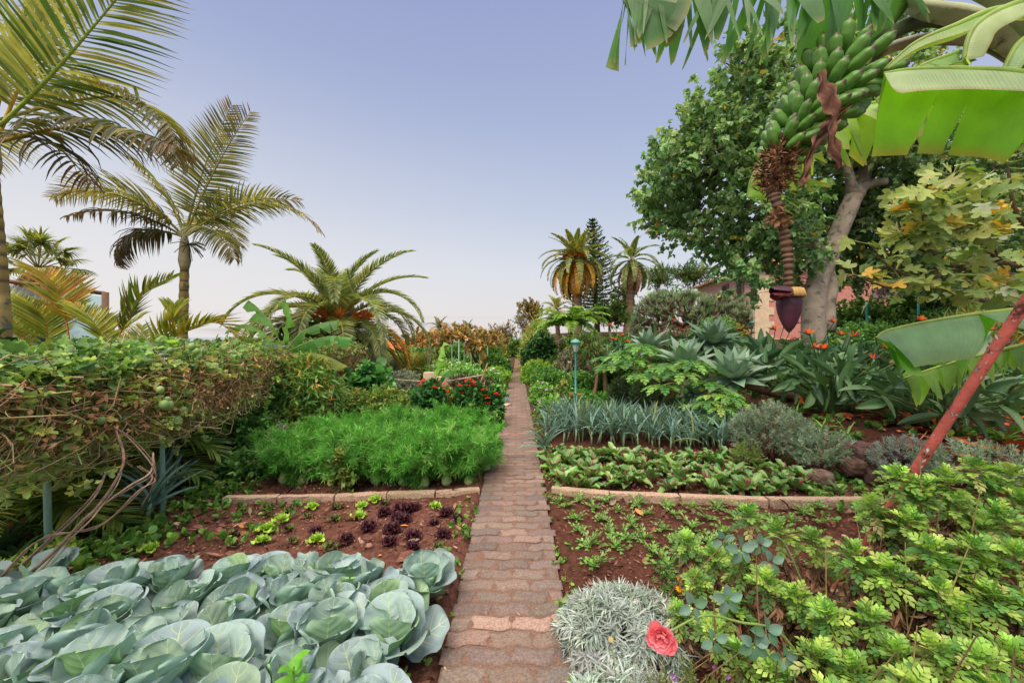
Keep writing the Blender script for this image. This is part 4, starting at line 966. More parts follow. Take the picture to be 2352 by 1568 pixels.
def clump_palm(label, px, py, Yp, fr, group=None, spec=[('b0b448', 3), ('90a040', 3), ('c8bc58', 2)], h0=.1, nm='palm_bush', cat='palm'):
    b_ = at(px, py, Yp); b_ = np.array([b_[0], Yp, float(gh(b_[0], Yp))]); t = thing(nm, label, cat, b_, group=group)
    for f in fr:
        gl = G(); gr = G(); kw = dict(spec=spec, rc='c08838', nl=36, ll=.5, lw=.04, fw=.75, vee=.35, hang=.25, rr=.014, s0=.3, hz=.2); kw.update(f[4] if len(f) > 4 else {})
        frond(gl, gr, b_ + [rng.normal(0, .08), rng.normal(0, .08), h0], f[0], f[1], f[2], f[3], **kw)
        o = gr.build('frond', M['stem'], t, b_); gl.build('leaflets', M['palm'], o, b_)
    return t
Ya = 5.6
A = lambda *p: [at(x, y, Ya + k * .05) for k, (x, y) in enumerate(p)]
clump_palm('golden green palm clump with an orange curved frond stalk behind the trellis', 160, 1100, Ya, [
    (0, 0, 0, 1, dict(path=A((162, 1000), (160, 800), (146, 712), (122, 650), (78, 622)), ll=.6, lw=.05, s0=.42, rc='c8742c', nl=40, spec=[('c89c40', 3), ('a0a840', 3), ('b4b44a', 2)])),
    (0, 0, 0, 1, dict(path=A((100, 1000), (60, 800), (20, 720), (-40, 660)), ll=.6, s0=.4, side=(1, -1))),
    (0, 0, 0, 1, dict(path=A((110, 1000), (110, 800), (100, 730), (60, 690)), ll=.55, s0=.35)),
    (R(20), R(76), R(45), 2.0), (R(160), R(76), R(50), 2.1), (R(-60), R(70), R(50), 1.9), (R(60), R(80), R(40), 2.1), (R(185), R(64), R(70), 2.0)])
clump_palm('feathery palm clump rising beyond the trellis between the two ringed palms', 290, 1100, Ya + .4, [
    (0, 0, 0, 1, dict(path=A((262, 1000), (271, 790), (294, 736), (325, 681), (398, 634)), ll=.55, s0=.35, nl=42, rc='b08048', spec=[('7c9440', 3), ('9aa84a', 2), ('8a7450', 1)])),
    (0, 0, 0, 1, dict(path=A((270, 1000), (240, 800), (215, 740), (170, 700)), ll=.5, s0=.35)),
    (R(10), R(72), R(60), 2.0), (R(40), R(66), R(60), 2.0), (R(150), R(74), R(50), 2.0), (R(-50), R(66), R(50), 1.8), (R(120), R(80), R(40), 1.9)])
clump_palm('low arching golden palm clump at the foot of the tall ringed palm', 400, 1100, Ya + .3, [
    (0, 0, 0, 1, dict(path=A((385, 1000), (372, 815), (430, 760), (500, 742), (560, 790)), ll=.5, s0=.3, nl=44, rc='c89a40', spec=[('a0a040', 3), ('8a9038', 2), ('c0a050', 1)])),
    (0, 0, 0, 1, dict(path=A((380, 1000), (360, 812), (395, 745), (400, 700)), ll=.5, s0=.3)),
    (R(0), R(60), R(70), 1.9), (R(30), R(72), R(50), 1.9), (R(170), R(72), R(50), 1.8), (R(-50), R(62), R(60), 1.7)])
# fronds of a low palm in the shade under the trellis
clump_palm('low palm with drooping green fronds in the shade under the near end of the trellis', 20, 1180, 3.35, [
    (R(-20), R(30), R(60), 1.1), (R(-50), R(35), R(70), 1.1), (R(-80), R(20), R(60), 1.0), (R(20), R(40), R(70), 1.1), (R(200), R(30), R(60), 1.0), (R(-35), R(60), R(80), 1.2), (R(50), R(50), R(60), 1.0), (R(-10), R(15), R(40), 1.2), (R(-65), R(48), R(80), 1.2), (R(5), R(62), R(90), 1.3), (R(-95), R(40), R(70), 1.0)], spec=[('8ca44c', 3), ('a8ac50', 2), ('6c8c44', 2)])
clump_palm('drooping palm fronds in the dark between the two near trellis posts', 230, 1120, 4.3, [
    (R(-30), R(45), R(90), 1.2), (R(0), R(50), R(100), 1.4), (R(-70), R(40), R(90), 1.1), (R(30), R(60), R(90), 1.4), (R(200), R(50), R(90), 1.2), (R(-10), R(30), R(70), 1.3), (R(-45), R(20), R(50), 1.1), (R(-90), R(30), R(70), 1.0)], spec=[('7a9a48', 3), ('94a44c', 2), ('5c8040', 2)])
def trunk_only(): pass

def date_palm(label, px, pyc, Yp, base_px, r0, nf, Lf, spec, orange=0, dead=0, droopk=1.0, leaf_L=.5, name='palm_tree', seed=1, emin=-45, zb=None, lwk=1.0, nl=46):
    r2 = np.random.default_rng(seed)
    c = at(px, pyc, Yp); base = at(base_px, 800, Yp); base = np.array([base[0], Yp, float(gh(base[0], Yp)) if zb is None else zb])
    t = thing(name, label, 'palm tree', base); g = G(); n = 40; p = crv([base - [0, 0, .2], (base + c) / 2 + [.03 * Yp / 12, 0, 0], c], n); u = np.linspace(0, 1, n)
    rid = 1 + .12 * np.sin(np.arange(n)[:, None] * 2.3 + np.arange(12)[None] * 2.1)
    tube(g, p, r0 * (1.15 - .25 * u) * (1 + .1 * (u > .85)), lin('7a6452')[None] * (1 + .25 * np.sin(np.arange(n) * 2.3))[:, None], 12, ridge=rid); g.build('trunk', M['wood'], t, base)
    for k in range(nf):
        f = (k + .5) / nf; az = k * 2.39996 + r2.normal(0, .12); el = R(88 + (emin - 88) * f ** .85) + r2.normal(0, .06)
        L = Lf * (.8 if k < 5 else 1) * (.72 + .35 * math.sin(pi * min(1, .15 + f * .8))) * r2.uniform(.92, 1.06); dr = R(35 + 75 * (1 - abs(f - .45)) * droopk) * (.55 if f < .15 else 1)
        gl = G(); gr = G(); s2 = spec
        if f > 1 - dead: s2 = [('b08a68', 3), ('9a7454', 2)]
        elif orange and f > .5 and r2.random() < orange: s2 = [('dca63a', 3), ('cc8f34', 2), ('a8a046', 2)]
        frond(gl, gr, c + [0, 0, -.1 + .2 * (1 - f)], az, el, dr, L, nl, leaf_L, .035 * lwk * max(1, Yp / 11), fw=.7, vee=.4, hang=.25, spec=s2, rc='a8a068', rr=.03, s0=.12, tp=T_palm2 if Yp > 20 else T_palm, hz=.15)
        o = gr.build('frond', M['stem'], t, base); gl.build('leaflets', M['palm'], o, base)
    if orange:
        g = G()
        for k in range(16):
            az = k * 2.4; d = np.array([math.cos(az), math.sin(az), .45]); e = c + d * Lf * .2
            for q in range(26):
                dd = nrm(d + rng.normal(0, .35, 3)); tube(g, crv([c + d * .1, e + dd * .05, e + dd * Lf * .13 - [0, 0, .05]], 4), .009 * max(1, Yp / 12), pal(1, [('e88634', 2), ('d86a28', 1), ('f0a04c', 1)], .1)[0], 3, False)
        g.build('fruit_stalk', M['stem'], t, base)
    return t
DG = [('8c9a60', 3), ('a8a868', 2), ('728656', 3)]
date_palm('broad low date palm with arching fronds and orange fruit stalks', 775, 756, 11.5, 795, .34, 66, 3.45, DG, orange=.5, seed=4, emin=-42, leaf_L=.5, nl=78, lwk=1.4, droopk=1.7)
date_palm('tall date palm with hanging golden fronds beyond the garden lamp', 1322, 600, 30, 1325, .36, 84, 3.2, [('8a944c', 3), ('a8a04a', 2), ('6c8048', 3)], orange=.75, dead=.12, seed=7, emin=-80, leaf_L=.5, nl=38, lwk=1.5)
date_palm('thinner date palm with a beard of dead fronds, right of the tall one', 1450, 598, 31, 1441, .30, 34, 2.9, [('8a9a4c', 3), ('6c8048', 3)], dead=.35, seed=9, emin=-85, leaf_L=.45, nl=34, lwk=1.5)
date_palm('small pale palm behind the tree fern', 1278, 712, 24, 1282, .14, 16, 1.5, [('8a9450', 3), ('a8a060', 2)], seed=3, emin=-20, leaf_L=.4, nl=24)
for q, (px, py) in enumerate([(1010, 757), (1075, 765)]):
    date_palm('small distant palm crown over the autumn vine pergola, ' + ['left one', 'right one'][q], px, py, 34, px, .15, 14, 1.7, [('5f6f44', 3), ('8a8454', 2)], seed=5 + q, emin=-10, leaf_L=.45, nl=20)

# fan palm at the far left
def fan_palm(label, px, pyc, Yp):
    c = at(px, pyc, Yp); base = np.array([c[0], Yp, float(gh(c[0], Yp))]); t = thing('fan_palm', label, 'palm tree', base)
    g = G(); tube(g, [base, c], [.3, .24], lin('8f7458'), 12); g.build('trunk', M['wood'], t, base)
    g = G(); n = 900
    a = rng.random(n) * 6.28; z = rng.random(n) * 1.9
    leaves(g, np.stack([c[0] + np.cos(a) * .32, c[1] + np.sin(a) * .32, c[2] - .1 - z], 1), np.stack([np.cos(a) * .45, np.sin(a) * .45, -np.ones(n)], 1), np.stack([np.cos(a), np.sin(a), 0 * a], 1), rng.uniform(.5, 1.0, n), .05, T_palm2, -.3, pal(n, [('c08a5c', 3), ('a87048', 2), ('d0a878', 1)], .15)); g.build('dead_skirt', M['dry'], t, base)
    for k in range(22):
        az = k * 2.4; el = R(85 - 105 * (k / 22) ** .9); d = np.array([math.cos(el) * math.cos(az), math.cos(el) * math.sin(az), math.sin(el)])
        gl = G(); e = c + d * .95; tube(gl, crv([c, c + d * .5 + [0, 0, .03], e], 5), .018, lin('9a9450'), 5)
        sd_ = nrm(np.cross(d, [0, 0, 1.0])); n2 = 40; th = np.linspace(-2.3, 2.3, n2)
        D = nrm(d[None] * np.cos(th)[:, None] + sd_[None] * np.sin(th)[:, None] + rng.normal(0, .04, (n2, 3)))
        leaves(gl, np.repeat(e[None], n2, 0), D, [0, 0, 1.0], .62 * (1 - .1 * np.abs(th)), .085, T_palm2, .9, pal(n2, [('8f9a50', 3), ('75843f', 2), ('a8a860', 1)], .12))
        gl.build('fan_leaf', M['palm'], t, base)
fan_palm('fan palm with a thick skirt of dead brown leaves at the far left', 88, 618, 13.5)

# glass balustrade behind the areca palms
t = thing('glass_balustrade', 'brown framed clear glass balustrade behind the golden palms', 'balustrade', (-9.4, 8.6, 0)); b_ = np.array([-9.4, 8.6, 0.])
pA, pB = at(-60, 636, 7.6), at(242, 674, 8.9); g = G()
mid = (pA + pB) / 2
d = pB - pA; rzz = math.atan2(d[1], d[0]); ln = np.hypot(d[0], d[1])
tube(g, [pA, pB], .045, lin('7a6250'), 4); tube(g, [pA * [1, 1, 0] + [0, 0, .75], pB * [1, 1, 0] + [0, 0, .75]], .045, lin('7a6250'), 4); g.build('rail', M['conc'], t, b_)
for q in (0.0, .5, 1.0):
    g = G(); pm = pA + d * q; box(g, [pm[0], pm[1], pm[2] / 2 + .03], [.12, .12, pm[2]], lin('7f6753'), rzz, .008); g.build('post', M['conc'], t, b_)
for q in (0, 1):
    a0 = pA + d * (.5 * q + .02); a1 = pA + d * (.5 * q + .48); g = G(); nn = np.array([-d[1], d[0], 0]) / ln * .006
    V = np.array([a0 * [1, 1, 0] + [0, 0, .82], a1 * [1, 1, 0] + [0, 0, .82], a1 - [0, 0, .08], a0 - [0, 0, .08]])
    g.add(np.vstack([V - nn, V + nn]), np.array([[0, 1, 2, 3], [7, 6, 5, 4], [0, 4, 5, 1], [1, 5, 6, 2], [2, 6, 7, 3], [3, 7, 4, 0]]), (.8, .9, .9)); g.build('glass_pane', M['pane'], t, b_, smooth=False)

# ================= banana plants (general leaf) =================
def banana_leaf(pts, wl_, wr, al=20, ar=20, cut=8, spec='6f9a3c', spec2=None, gap=.35, curl=30, nseg=46, rr=.012, gl=None, edge='b89a50', taper=(.25, .9)):
    """pts: midrib in space; wl_/wr widths left/right; al/ar droop of each half in degrees."""
    P_ = crv(pts, nseg); Tt = nrm(np.gradient(P_, axis=0)); Sd = nrm(np.cross(Tt, [0, 0, 1.0])); U = np.cross(Sd, Tt)
    u = np.linspace(0, 1, nseg); prof = np.clip(u / taper[0], 0, 1) ** .5 * np.clip((1.0 - u) / (1 - taper[1]), 0, 1) ** .5
    g_ = gl
    base = pal(1, spec, .05)[0]
    for sgn, wd, ang in ((1, wr, ar), (-1, wl_, al)):
        if sgn < 0 and spec2: base = pal(1, spec2, .03)[0]
        if wd <= 0: continue
        nc = cut if np.isscalar(cut) else cut[0 if sgn < 0 else 1]; own = isinstance(nc, list)
        cuts = np.array(nc) if own else (np.sort(rng.choice(np.arange(2, nseg - 2), nc, replace=False)) if nc else np.array([], int)); nc = 0 if own else nc
        bounds = np.r_[0, cuts, nseg - 1]
        for i in range(len(bounds) - 1):
            i0, i1 = bounds[i], bounds[i + 1]
            if i1 <= i0: continue
            aa = R(ang + rng.normal(0, 9 if nc else 0)); ck = R(curl * rng.uniform(.5, 1.4)); lean = rng.normal(.15, .2) if nc else .1
            idx = np.arange(i0, i1 + 1); nv = 7; W = wd * prof[idx]; v = np.linspace(0, 1, nv)
            W = W * (rng.uniform(.72, 1.05) if nc else 1); shrink = 1 - gap * v ** 2.6; tws = rng.normal(0, .35) * (nc > 0)
            ctr = P_[idx].mean(0)
            V = np.zeros((len(idx), nv, 3)); acc = np.zeros((len(idx), 3))
            for q in range(nv):
                if q:
                    a_ = aa + ck * v[q]
                    acc = acc + (Sd[idx] * sgn * math.cos(a_) - U[idx] * math.sin(a_) + Tt[idx] * lean) * (W / (nv - 1))[:, None]
                base_ = P_[idx] if (nc == 0 and not own) else ctr + (P_[idx] - ctr) * shrink[q]
                V[:, q] = base_ + acc + U[idx] * (tws * v[q] * (np.linalg.norm(P_[idx] - ctr, axis=1) * np.sign(idx - (i0 + i1) / 2)))[:, None]
            V += U[idx][:, None] * (.004 * np.sin(np.arange(nv) * 1.3 + i))[None, :, None]
            a0 = np.arange(len(idx) * nv).reshape(len(idx), nv)[:-1, :-1].ravel()
            C = np.repeat((base * np.exp(rng.normal(0, .07)))[None], len(idx) * nv, 0).reshape(len(idx), nv, 3)
            C[:, -1] = C[:, -1] * .4 + lin(edge) * .6; C[:, 0] = C[:, 0] * .7 + lin('b0c080') * .3
            st = np.zeros((len(idx), nv, 3)); st[..., 0] = (idx / nseg * 1.6)[:, None]; st[..., 1] = v[None] * .999
            F = np.stack([a0, a0 + nv, a0 + nv + 1, a0 + 1], 1)
            if sgn < 0: F = F[:, ::-1]
            g_.add(V, F, C, st)
    tube(g_, P_, np.linspace(rr, rr * .25, nseg) , lin('a3b06a'), 6)
def banana_small(label, base, lv, nm='banana_plant', hst=.5, rs=.05):
    t = thing(nm, label, 'banana plant', base); b_ = np.array(base)
    g = G(); tube(g, [b_ - [0, 0, .05], b_ + [0, 0, hst * .6], b_ + [0, 0, hst]], [rs, rs * .8, rs * .6], lin('8fa05a'), 10); g.build('stem', M['stem'], t, b_)
    for pts, kw in lv:
        g = G(); kw = dict(kw); top = b_ + [0, 0, hst * .9]
        banana_leaf(pts, gl=g, **kw); tube(g, crv([top, (top + np.array(pts[0])) / 2 + [0, 0, .03], pts[0]], 6), .014, lin('8fae58'), 6); g.build('leaf', M['banana'], t, b_)
    return t
B = lambda Yb, *p: [at(x, y, Yb + k * .06) for k, (x, y) in enumerate(p)]
bp = at(640, 860, 6.6); bz = float(gh(bp[0], 6.6))
banana_small('banana plant with broad green leaves at the far end of the trellis', (bp[0], 6.6, bz), [
    (B(6.6, (645, 790), (620, 740), (590, 705), (570, 690)), dict(wl_=.17, wr=.17, al=15, ar=35, cut=4, spec='6aa048')),
    (B(6.5, (640, 800), (590, 780), (540, 775), (500, 800)), dict(wl_=.2, wr=.2, al=25, ar=30, cut=4, spec='5f9a4c')),
    (B(6.5, (635, 800), (600, 760), (560, 745), (520, 760)), dict(wl_=.14, wr=.14, al=25, ar=30, cut=5, spec='7fae50')),
    (B(6.6, (660, 800), (690, 765), (730, 745), (780, 735)), dict(wl_=.2, wr=.2, al=20, ar=50, cut=6, spec='5c9448')),
    (B(6.5, (665, 805), (710, 785), (760, 772), (812, 776)), dict(wl_=.15, wr=.18, al=20, ar=60, cut=5, spec='5a944c')),
    (B(6.2, (665, 815), (700, 810), (750, 818), (800, 842)), dict(wl_=.14, wr=.17, al=20, ar=50, cut=6, spec=[('a8b050', 1)], edge='c8742c')),
    (B(6.6, (650, 800), (655, 760), (660, 720), (655, 690)), dict(wl_=.1, wr=.1, al=30, ar=30, cut=3, spec='7fae50'))], hst=1.25, rs=.08)
bp = at(1004, 930, 8.6)
banana_small('young banana plant with two leaves between the cement pillars', (bp[0], 8.6, 0), [
    (B(8.6, (1003, 870), (1005, 835), (1012, 805), (1020, 785)), dict(wl_=.14, wr=.14, al=35, ar=35, cut=3, spec='8fc060')),
    (B(8.6, (1006, 880), (1020, 858), (1035, 850), (1046, 852)), dict(wl_=.16, wr=.16, al=25, ar=60, cut=3, spec='4f8848')),
    (B(8.4, (1002, 890), (990, 878), (978, 885), (966, 905)), dict(wl_=.12, wr=.12, al=40, ar=50, cut=2, spec='6fa050'))], hst=.6)
# ================= middle distance, left of the path =================
SL = [
 ('climbing bush with dense leaves at the end of the trellis', 'bush', 600, 868, 190, 5.9, 'small'),
 ('willow leaved young peach tree beside the trellis end', 'young tree', 700, 822, 130, 6.2, 'peach'),
 ('loose red berried bush nearest the trellis, behind the fennel', 'berry bush', 690, 940, 150, 5.9, 'pepper'),
 ('tall red berried bush below the turquoise urn', 'berry bush', 800, 905, 150, 6.7, 'pepper'),
 ('red berried bush left of the scarlet salvia', 'berry bush', 895, 898, 130, 7.2, 'pepper'),
 ('red berried bush between the two scarlet salvias', 'berry bush', 1035, 898, 90, 7.4, 'pepper'),
 ('scarlet flowered salvia below the left cement pillar', 'salvia', 988, 880, 84, 7.0, 'salvia'),
 ('scarlet flowered salvia between the pillars and the path', 'salvia', 1082, 880, 66, 7.2, 'salvia'),
 ('scarlet flowered salvia nearest the path', 'salvia', 1126, 895, 66, 7.2, 'salvia'),
 ('low leafy plant spilling onto the path edge below the salvias', 'leafy plant', 1138, 945, 46, 6.9, 'low'),
 ('grey leaved shrub at the left corner of the fennel bed', 'grey shrub', 648, 985, 70, 5.0, 'grey'),
 ('small leafy bush at the base of the far trellis posts', 'bush', 560, 960, 110, 5.3, 'small'),
 ('low leafy weeds clump behind the left granite edging', 'leafy plant', 560, 1050, 120, 4.5, 'low'),
 ('purple leaved plants under the bamboo rail', 'purple plant', 1060, 872, 90, 9.6, 'purple'),
 ('purple leaved plants beside the bamboo stake', 'purple plant', 1095, 870, 70, 9.9, 'purple'),
 ('green vegetable clump beside the blue hose', 'leafy plant', 1140, 890, 50, 9.6, 'bright'),
 ('white flowered plants by the path, left side', 'flowering plant', 1128, 852, 55, 11.5, 'white'),
 ('yellow green feathery fennel clump on the left path edge', 'fennel', 1142, 845, 46, 13.5, 'feather'),
 ('low leafy vegetables behind the bamboo rail', 'leafy plant', 1060, 848, 120, 11.5, 'bright'),
 ('white flowered daisies in front of the pergola', 'flowering plant', 1030, 832, 100, 13.5, 'white'),
 ('pale grey bush left of the pillars', 'grey shrub', 930, 858, 80, 10.5, 'grey'),
 ('large leaved squash vine climbing beside the urn', 'squash plant', 850, 842, 110, 8.2, 'broad'),
 ('grey round bush under the date palm fronds', 'grey shrub', 890, 822, 70, 13.5, 'grey'),
 ('bronze and green bush at the date palm trunk', 'bush', 745, 820, 130, 9.0, 'yellow'),
 ('dark hedge bush behind the banana leaves', 'bush', 560, 800, 190, 8.6, 'hedge'),
 ('round bush with mixed leaves left of the date palm', 'bush', 700, 730, 110, 10.3, 'hedge'),
 ('orange flowered bird of paradise clump under the golden fronds', 'flowering plant', 950, 826, 100, 16, 'orange'),
 ('orange and red flower bed beyond the pillars', 'flowering plant', 880, 828, 110, 18, 'orange'),
 ('grass like cordyline with fountain leaves by the palm trunk', 'spiky plant', 820, 795, 60, 11.8, 'orange'),
 ('spiky dracaena under the date palm', 'spiky plant', 862, 798, 55, 15.5, 'orange'),
 ('leafy bush under the left end of the pergola', 'bush', 1010, 812, 70, 18, 'hedge'),
 ('bright leafy bush under the right end of the pergola', 'bush', 1110, 795, 90, 18, 'bright'),
 ('low bush at the path between pergola and daisies', 'bush', 1140, 815, 60, 16.5, 'small'),
 ('dark round shrub on the far left path edge', 'bush', 1154, 825, 34, 18.5, 'dark'),
 ('silvery round shrub at the far end of the path, left side', 'grey shrub', 1166, 838, 16, 22, 'grey'),
 ('bush between the pergola and the far trees', 'bush', 1138, 780, 70, 24, 'yellow'),
 ('far bush closing the left side of the path', 'bush', 1148, 795, 50, 30, 'hedge'),
 ('dark far bush closing the very end of the path', 'bush', 1186, 782, 60, 50, 'hedge'),
 ('far bush behind the end of the path, left of the golden tree', 'bush', 1160, 772, 50, 54, 'small'),
 ('greenish far shrub behind the pergola', 'bush', 1060, 792, 130, 26, 'small'),
 ('distant bush left of the pergola', 'bush', 960, 800, 100, 27, 'small'),
 ('distant leafy bush under the date palm', 'bush', 850, 805, 160, 26, 'yellow'),
]
for (lb, ct, px, py, wp, Yq, sty) in SL:
    shrub(lb, ct, px, py, wp, Yq, sty, name={'bush': 'bush', 'salvia': 'salvia', 'fennel': 'fennel_clump'}.get(ct, ct.replace(' ', '_')))
SR = [
 ('mauve daisies with dark stems on the right path edge', 'flowering plant', 1248, 882, 60, 9.6, 'mauve'),
 ('pink flowered leafy border plant at the leek bed corner', 'flowering plant', 1262, 918, 66, 8.0, 'mauve'),
 ('leafy bushes with small leaves left of the lamp', 'bush', 1262, 852, 90, 11.8, 'small'),
 ('yellow green feathery fennel on the right path edge', 'fennel', 1236, 834, 70, 16, 'feather'),
 ('second feathery fennel clump toward the lamp', 'fennel', 1285, 838, 70, 14.8, 'feather'),
 ('low leafy shrub just behind the garden lamp', 'bush', 1330, 858, 80, 12.5, 'low'),
 ('yellow flowered bush beyond the lamp', 'flowering plant', 1268, 815, 50, 17.5, 'yellow'),
 ('silvery round shrub at the far end of the path, right side', 'grey shrub', 1210, 838, 18, 22, 'grey'),
 ('spiky dracaena cluster on the right of the path end', 'spiky plant', 1226, 772, 44, 19, 'orange'),
 ('spiky yucca top above the dark shrub', 'spiky plant', 1232, 742, 52, 20, 'orange'),
 ('dark glossy leaved tree right of the path end', 'tree', 1248, 765, 76, 17.5, 'dark'),
 ('grey green dracaena bush behind the tree fern', 'bush', 1224, 790, 44, 26, 'hedge'),
 ('dense bush between path end and autumn tree', 'bush', 1235, 800, 60, 24, 'small'),
 ('bush in the shade right of the dark tree', 'bush', 1300, 790, 70, 16.5, 'small'),
 ('leaning grey trunk shrub left of the peach tree', 'bush', 1310, 800, 70, 13.8, 'olive'),
 ('dark mixed bush right of the peach tree trunk', 'bush', 1400, 830, 90, 12, 'hedge'),
 ('leafy bush behind the first papaya tree', 'bush', 1470, 812, 120, 12.2, 'small'),
 ('rosemary bush left of the first papaya trunk', 'rosemary', 1424, 868, 56, 9.2, 'rosemary'),
 ('rosemary bush right of the first papaya trunk', 'rosemary', 1488, 882, 62, 8.8, 'rosemary'),
 ('rosemary bush left of the second papaya trunk', 'rosemary', 1545, 915, 56, 7.6, 'rosemary'),
 ('small rosemary bush in front of the second papaya', 'rosemary', 1605, 940, 54, 6.8, 'rosemary'),
 ('small green bush in front of the lamp base', 'bush', 1322, 908, 22, 9.2, 'small'),
 ('wispy tall weed left of the lamp base', 'weed', 1292, 872, 26, 9.0, 'pepper'),
 ('shrub at the foot of the dragon tree, left end', 'bush', 1430, 778, 90, 15.5, 'small'),
 ('shrub at the foot of the dragon tree, middle', 'bush', 1560, 770, 130, 15, 'olive'),
 ('light green bush in front of the pink house', 'bush', 1655, 735, 100, 14, 'bright'),
 ('light leafy bush before the house windows', 'bush', 1690, 745, 60, 16, 'yellow'),
 ('dark climbing bush right of the big tree trunk', 'bush', 2000, 700, 170, 13, 'hedge'),
 ('dark hedge bush behind the fig tree', 'bush', 2170, 650, 200, 12.5, 'hedge'),
 ('hedge bush at the far right behind the teal posts', 'bush', 2340, 640, 220, 12, 'hedge'),
 ('leafy plants behind the bird of paradise clump', 'bush', 1990, 748, 150, 10.5, 'bright'),
 ('leafy fern like plants below the fig branches', 'bush', 2150, 720, 190, 10, 'small'),
 ('orange flowering plants behind the far right banana leaf', 'flowering plant', 2260, 715, 160, 9.2, 'orange'),
]
for (lb, ct, px, py, wp, Yq, sty) in SR:
    shrub(lb, ct, px, py, wp, Yq, sty, name={'bush': 'bush', 'fennel': 'fennel_clump'}.get(ct, ct.replace(' ', '_')))
# grey leaved lavender and santolina along the bank
def lavender(label, px, pyt, pyb, wpx, Yq, sp, L=.045, W=.0075, woody=True, k=1.0, kind='lavender', m=34):
    r = wpx / 2 / FP * Yq; zt = at(px, pyt, Yq)[2]; zb = min(at(px, pyb, Yq)[2], zt - .2); x = at(px, pyt, Yq)[0]; z0 = float(gh(x, Yq)); zb = min(zb, z0 + .1)
    t = thing(kind + '_bush', label, kind, (x, Yq, z0)); b_ = np.array([x, Yq, z0]); g = G(); gs = G()
    H = zt - z0; n = int(260 * k * r * max(H, .3) / .25)
    d = nrm(rng.normal(size=(n, 3)) * [1, 1, .8]); d[:, 2] = np.abs(d[:, 2]) * 1.0 - .25; d = nrm(d); lump = 1 + .18 * vnoise(d[:, 0] * 2, d[:, 1] * 2 + d[:, 2] * 2, 2.2, 17)
    P_ = b_ + [0, 0, H * .38] + d * np.array([r, r * .8, H * .62]) * (.8 + .14 * rng.random((n, 1))) * lump[:, None] - d * .05
    P_[:, 2] = np.maximum(P_[:, 2], z0 + .02)
    dd = nrm(d + [0, 0, .75] + rng.normal(0, .25, (n, 3)))
    gsz = .11; q = np.linspace(0, 1, m); u = np.repeat(q[None], n, 0)
    Pp = P_[:, None] + dd[:, None] * (u * gsz)[..., None]
    D = nrm(dd[:, None] * (.35 + u[..., None] * .8) + rng.normal(0, .55, (n, m, 3)))
    cc = pal(n, sp, .14)[:, None] * np.exp(rng.normal(0, .12, (n, m, 1)))
    leaves(g, Pp.reshape(-1, 3), D.reshape(-1, 3), rng.normal(size=(n * m, 3)), L, W, T_dia, 0, cc.reshape(-1, 3))
    g.build('foliage', M['dull'], t, b_)
    for q in range(70 if woody else 20):
        e = b_ + [0, 0, H * .35] + nrm(rng.normal(size=3) * [1, 1, .6]) * np.array([r, r * .8, H * .55]) * .85; e[2] = max(e[2], z0 + .03)
        tube(gs, crv([b_ + rng.normal(0, .05, 3) * [1, 1, 0], (b_ + e) / 2 + rng.normal(0, .03, 3), e], 6), np.linspace(.008, .0025, 6), pal(1, [('6d5648', 2), ('52423a', 2)], .1)[0], 4, False)
    gs.build('stem', M['wood'], t, b_); return t
GL = [('8b9c88', 4), ('9aa998', 3), ('728570', 2)]; GL2 = [('a0aaa6', 4), ('8b9894', 3), ('b0b8b2', 1)]; GL3 = [('8da48c', 4), ('a2b4a0', 3), ('78906f', 2)]
lavender('large grey green lavender bush with bare woody base beside the leeks', 1770, 922, 1080, 175, 5.0, GL, k=1.2)
lavender('grey green lavender bush hanging over the lava rocks', 1890, 985, 1100, 135, 4.55, GL3, k=1.1)
lavender('silvery lavender bush left of the red pole', 2080, 1005, 1120, 150, 4.15, GL2)
lavender('wide grey green lavender bush right of the red pole', 2250, 1020, 1150, 270, 3.8, GL3, k=.9)
lavender('small bright green rosemary at the end of the leek bed', 1715, 1020, 1085, 58, 4.75, [('8a9a5a', 3), ('76884a', 2)], woody=False, kind='rosemary', m=26)
# lava rocks
for q, (px, py, s_) in enumerate([(1975, 1040, .17), (2018, 1062, .2), (2000, 1092, .16), (1955, 1070, .12), (1880, 1098, .12), (2085, 1035, .17)]):
    Yq = 4.45 - q * .05; c = at(px, py, Yq); g = G(); nn = 22; th, ph = np.meshgrid(np.linspace(0, pi, 14), np.linspace(0, 2 * pi, nn, endpoint=False), indexing='ij')
    v = np.stack([np.sin(th) * np.cos(ph), np.sin(th) * np.sin(ph), np.cos(th)], -1); rr = 1 + .22 * vnoise(v[..., 0] * 2 + q, v[..., 1] * 2 + v[..., 2] * 2, 1.6, q) + .22 * np.abs(vnoise(v[..., 0] * 5 + q, v[..., 2] * 5 + v[..., 1] * 4, 2.2, q + 9)) - .12 * np.abs(vnoise(v[..., 0] * 9 + q, v[..., 2] * 9 + v[..., 1] * 8, 2.6, q + 3))
    V = np.sign(v) * np.abs(v) ** .8 * rr[..., None] * np.array([s_ * 1.1, s_, s_ * .8]); i, j = np.meshgrid(np.arange(13), np.arange(nn), indexing='ij'); a = (i * nn + j).ravel(); b = (i * nn + (j + 1) % nn).ravel()
    g.add(V + c, np.stack([a, a + nn, b + nn, b], 1), pal(1, [('5a4640', 2), ('6a5650', 1)], .1)[0])
    tag(g.build('rock', M['rock'], loc=c, smooth=False), ['dark lava rock at the top of the small rock pile', 'largest brown lava rock between the lavender bushes', 'lowest lava rock at the foot of the bank', 'lava rock under the hanging lavender bush', 'small rock at the end of the beet bed', 'flat grey rock behind the silvery lavender'][q], 'rock', 'lava rocks along the bank')

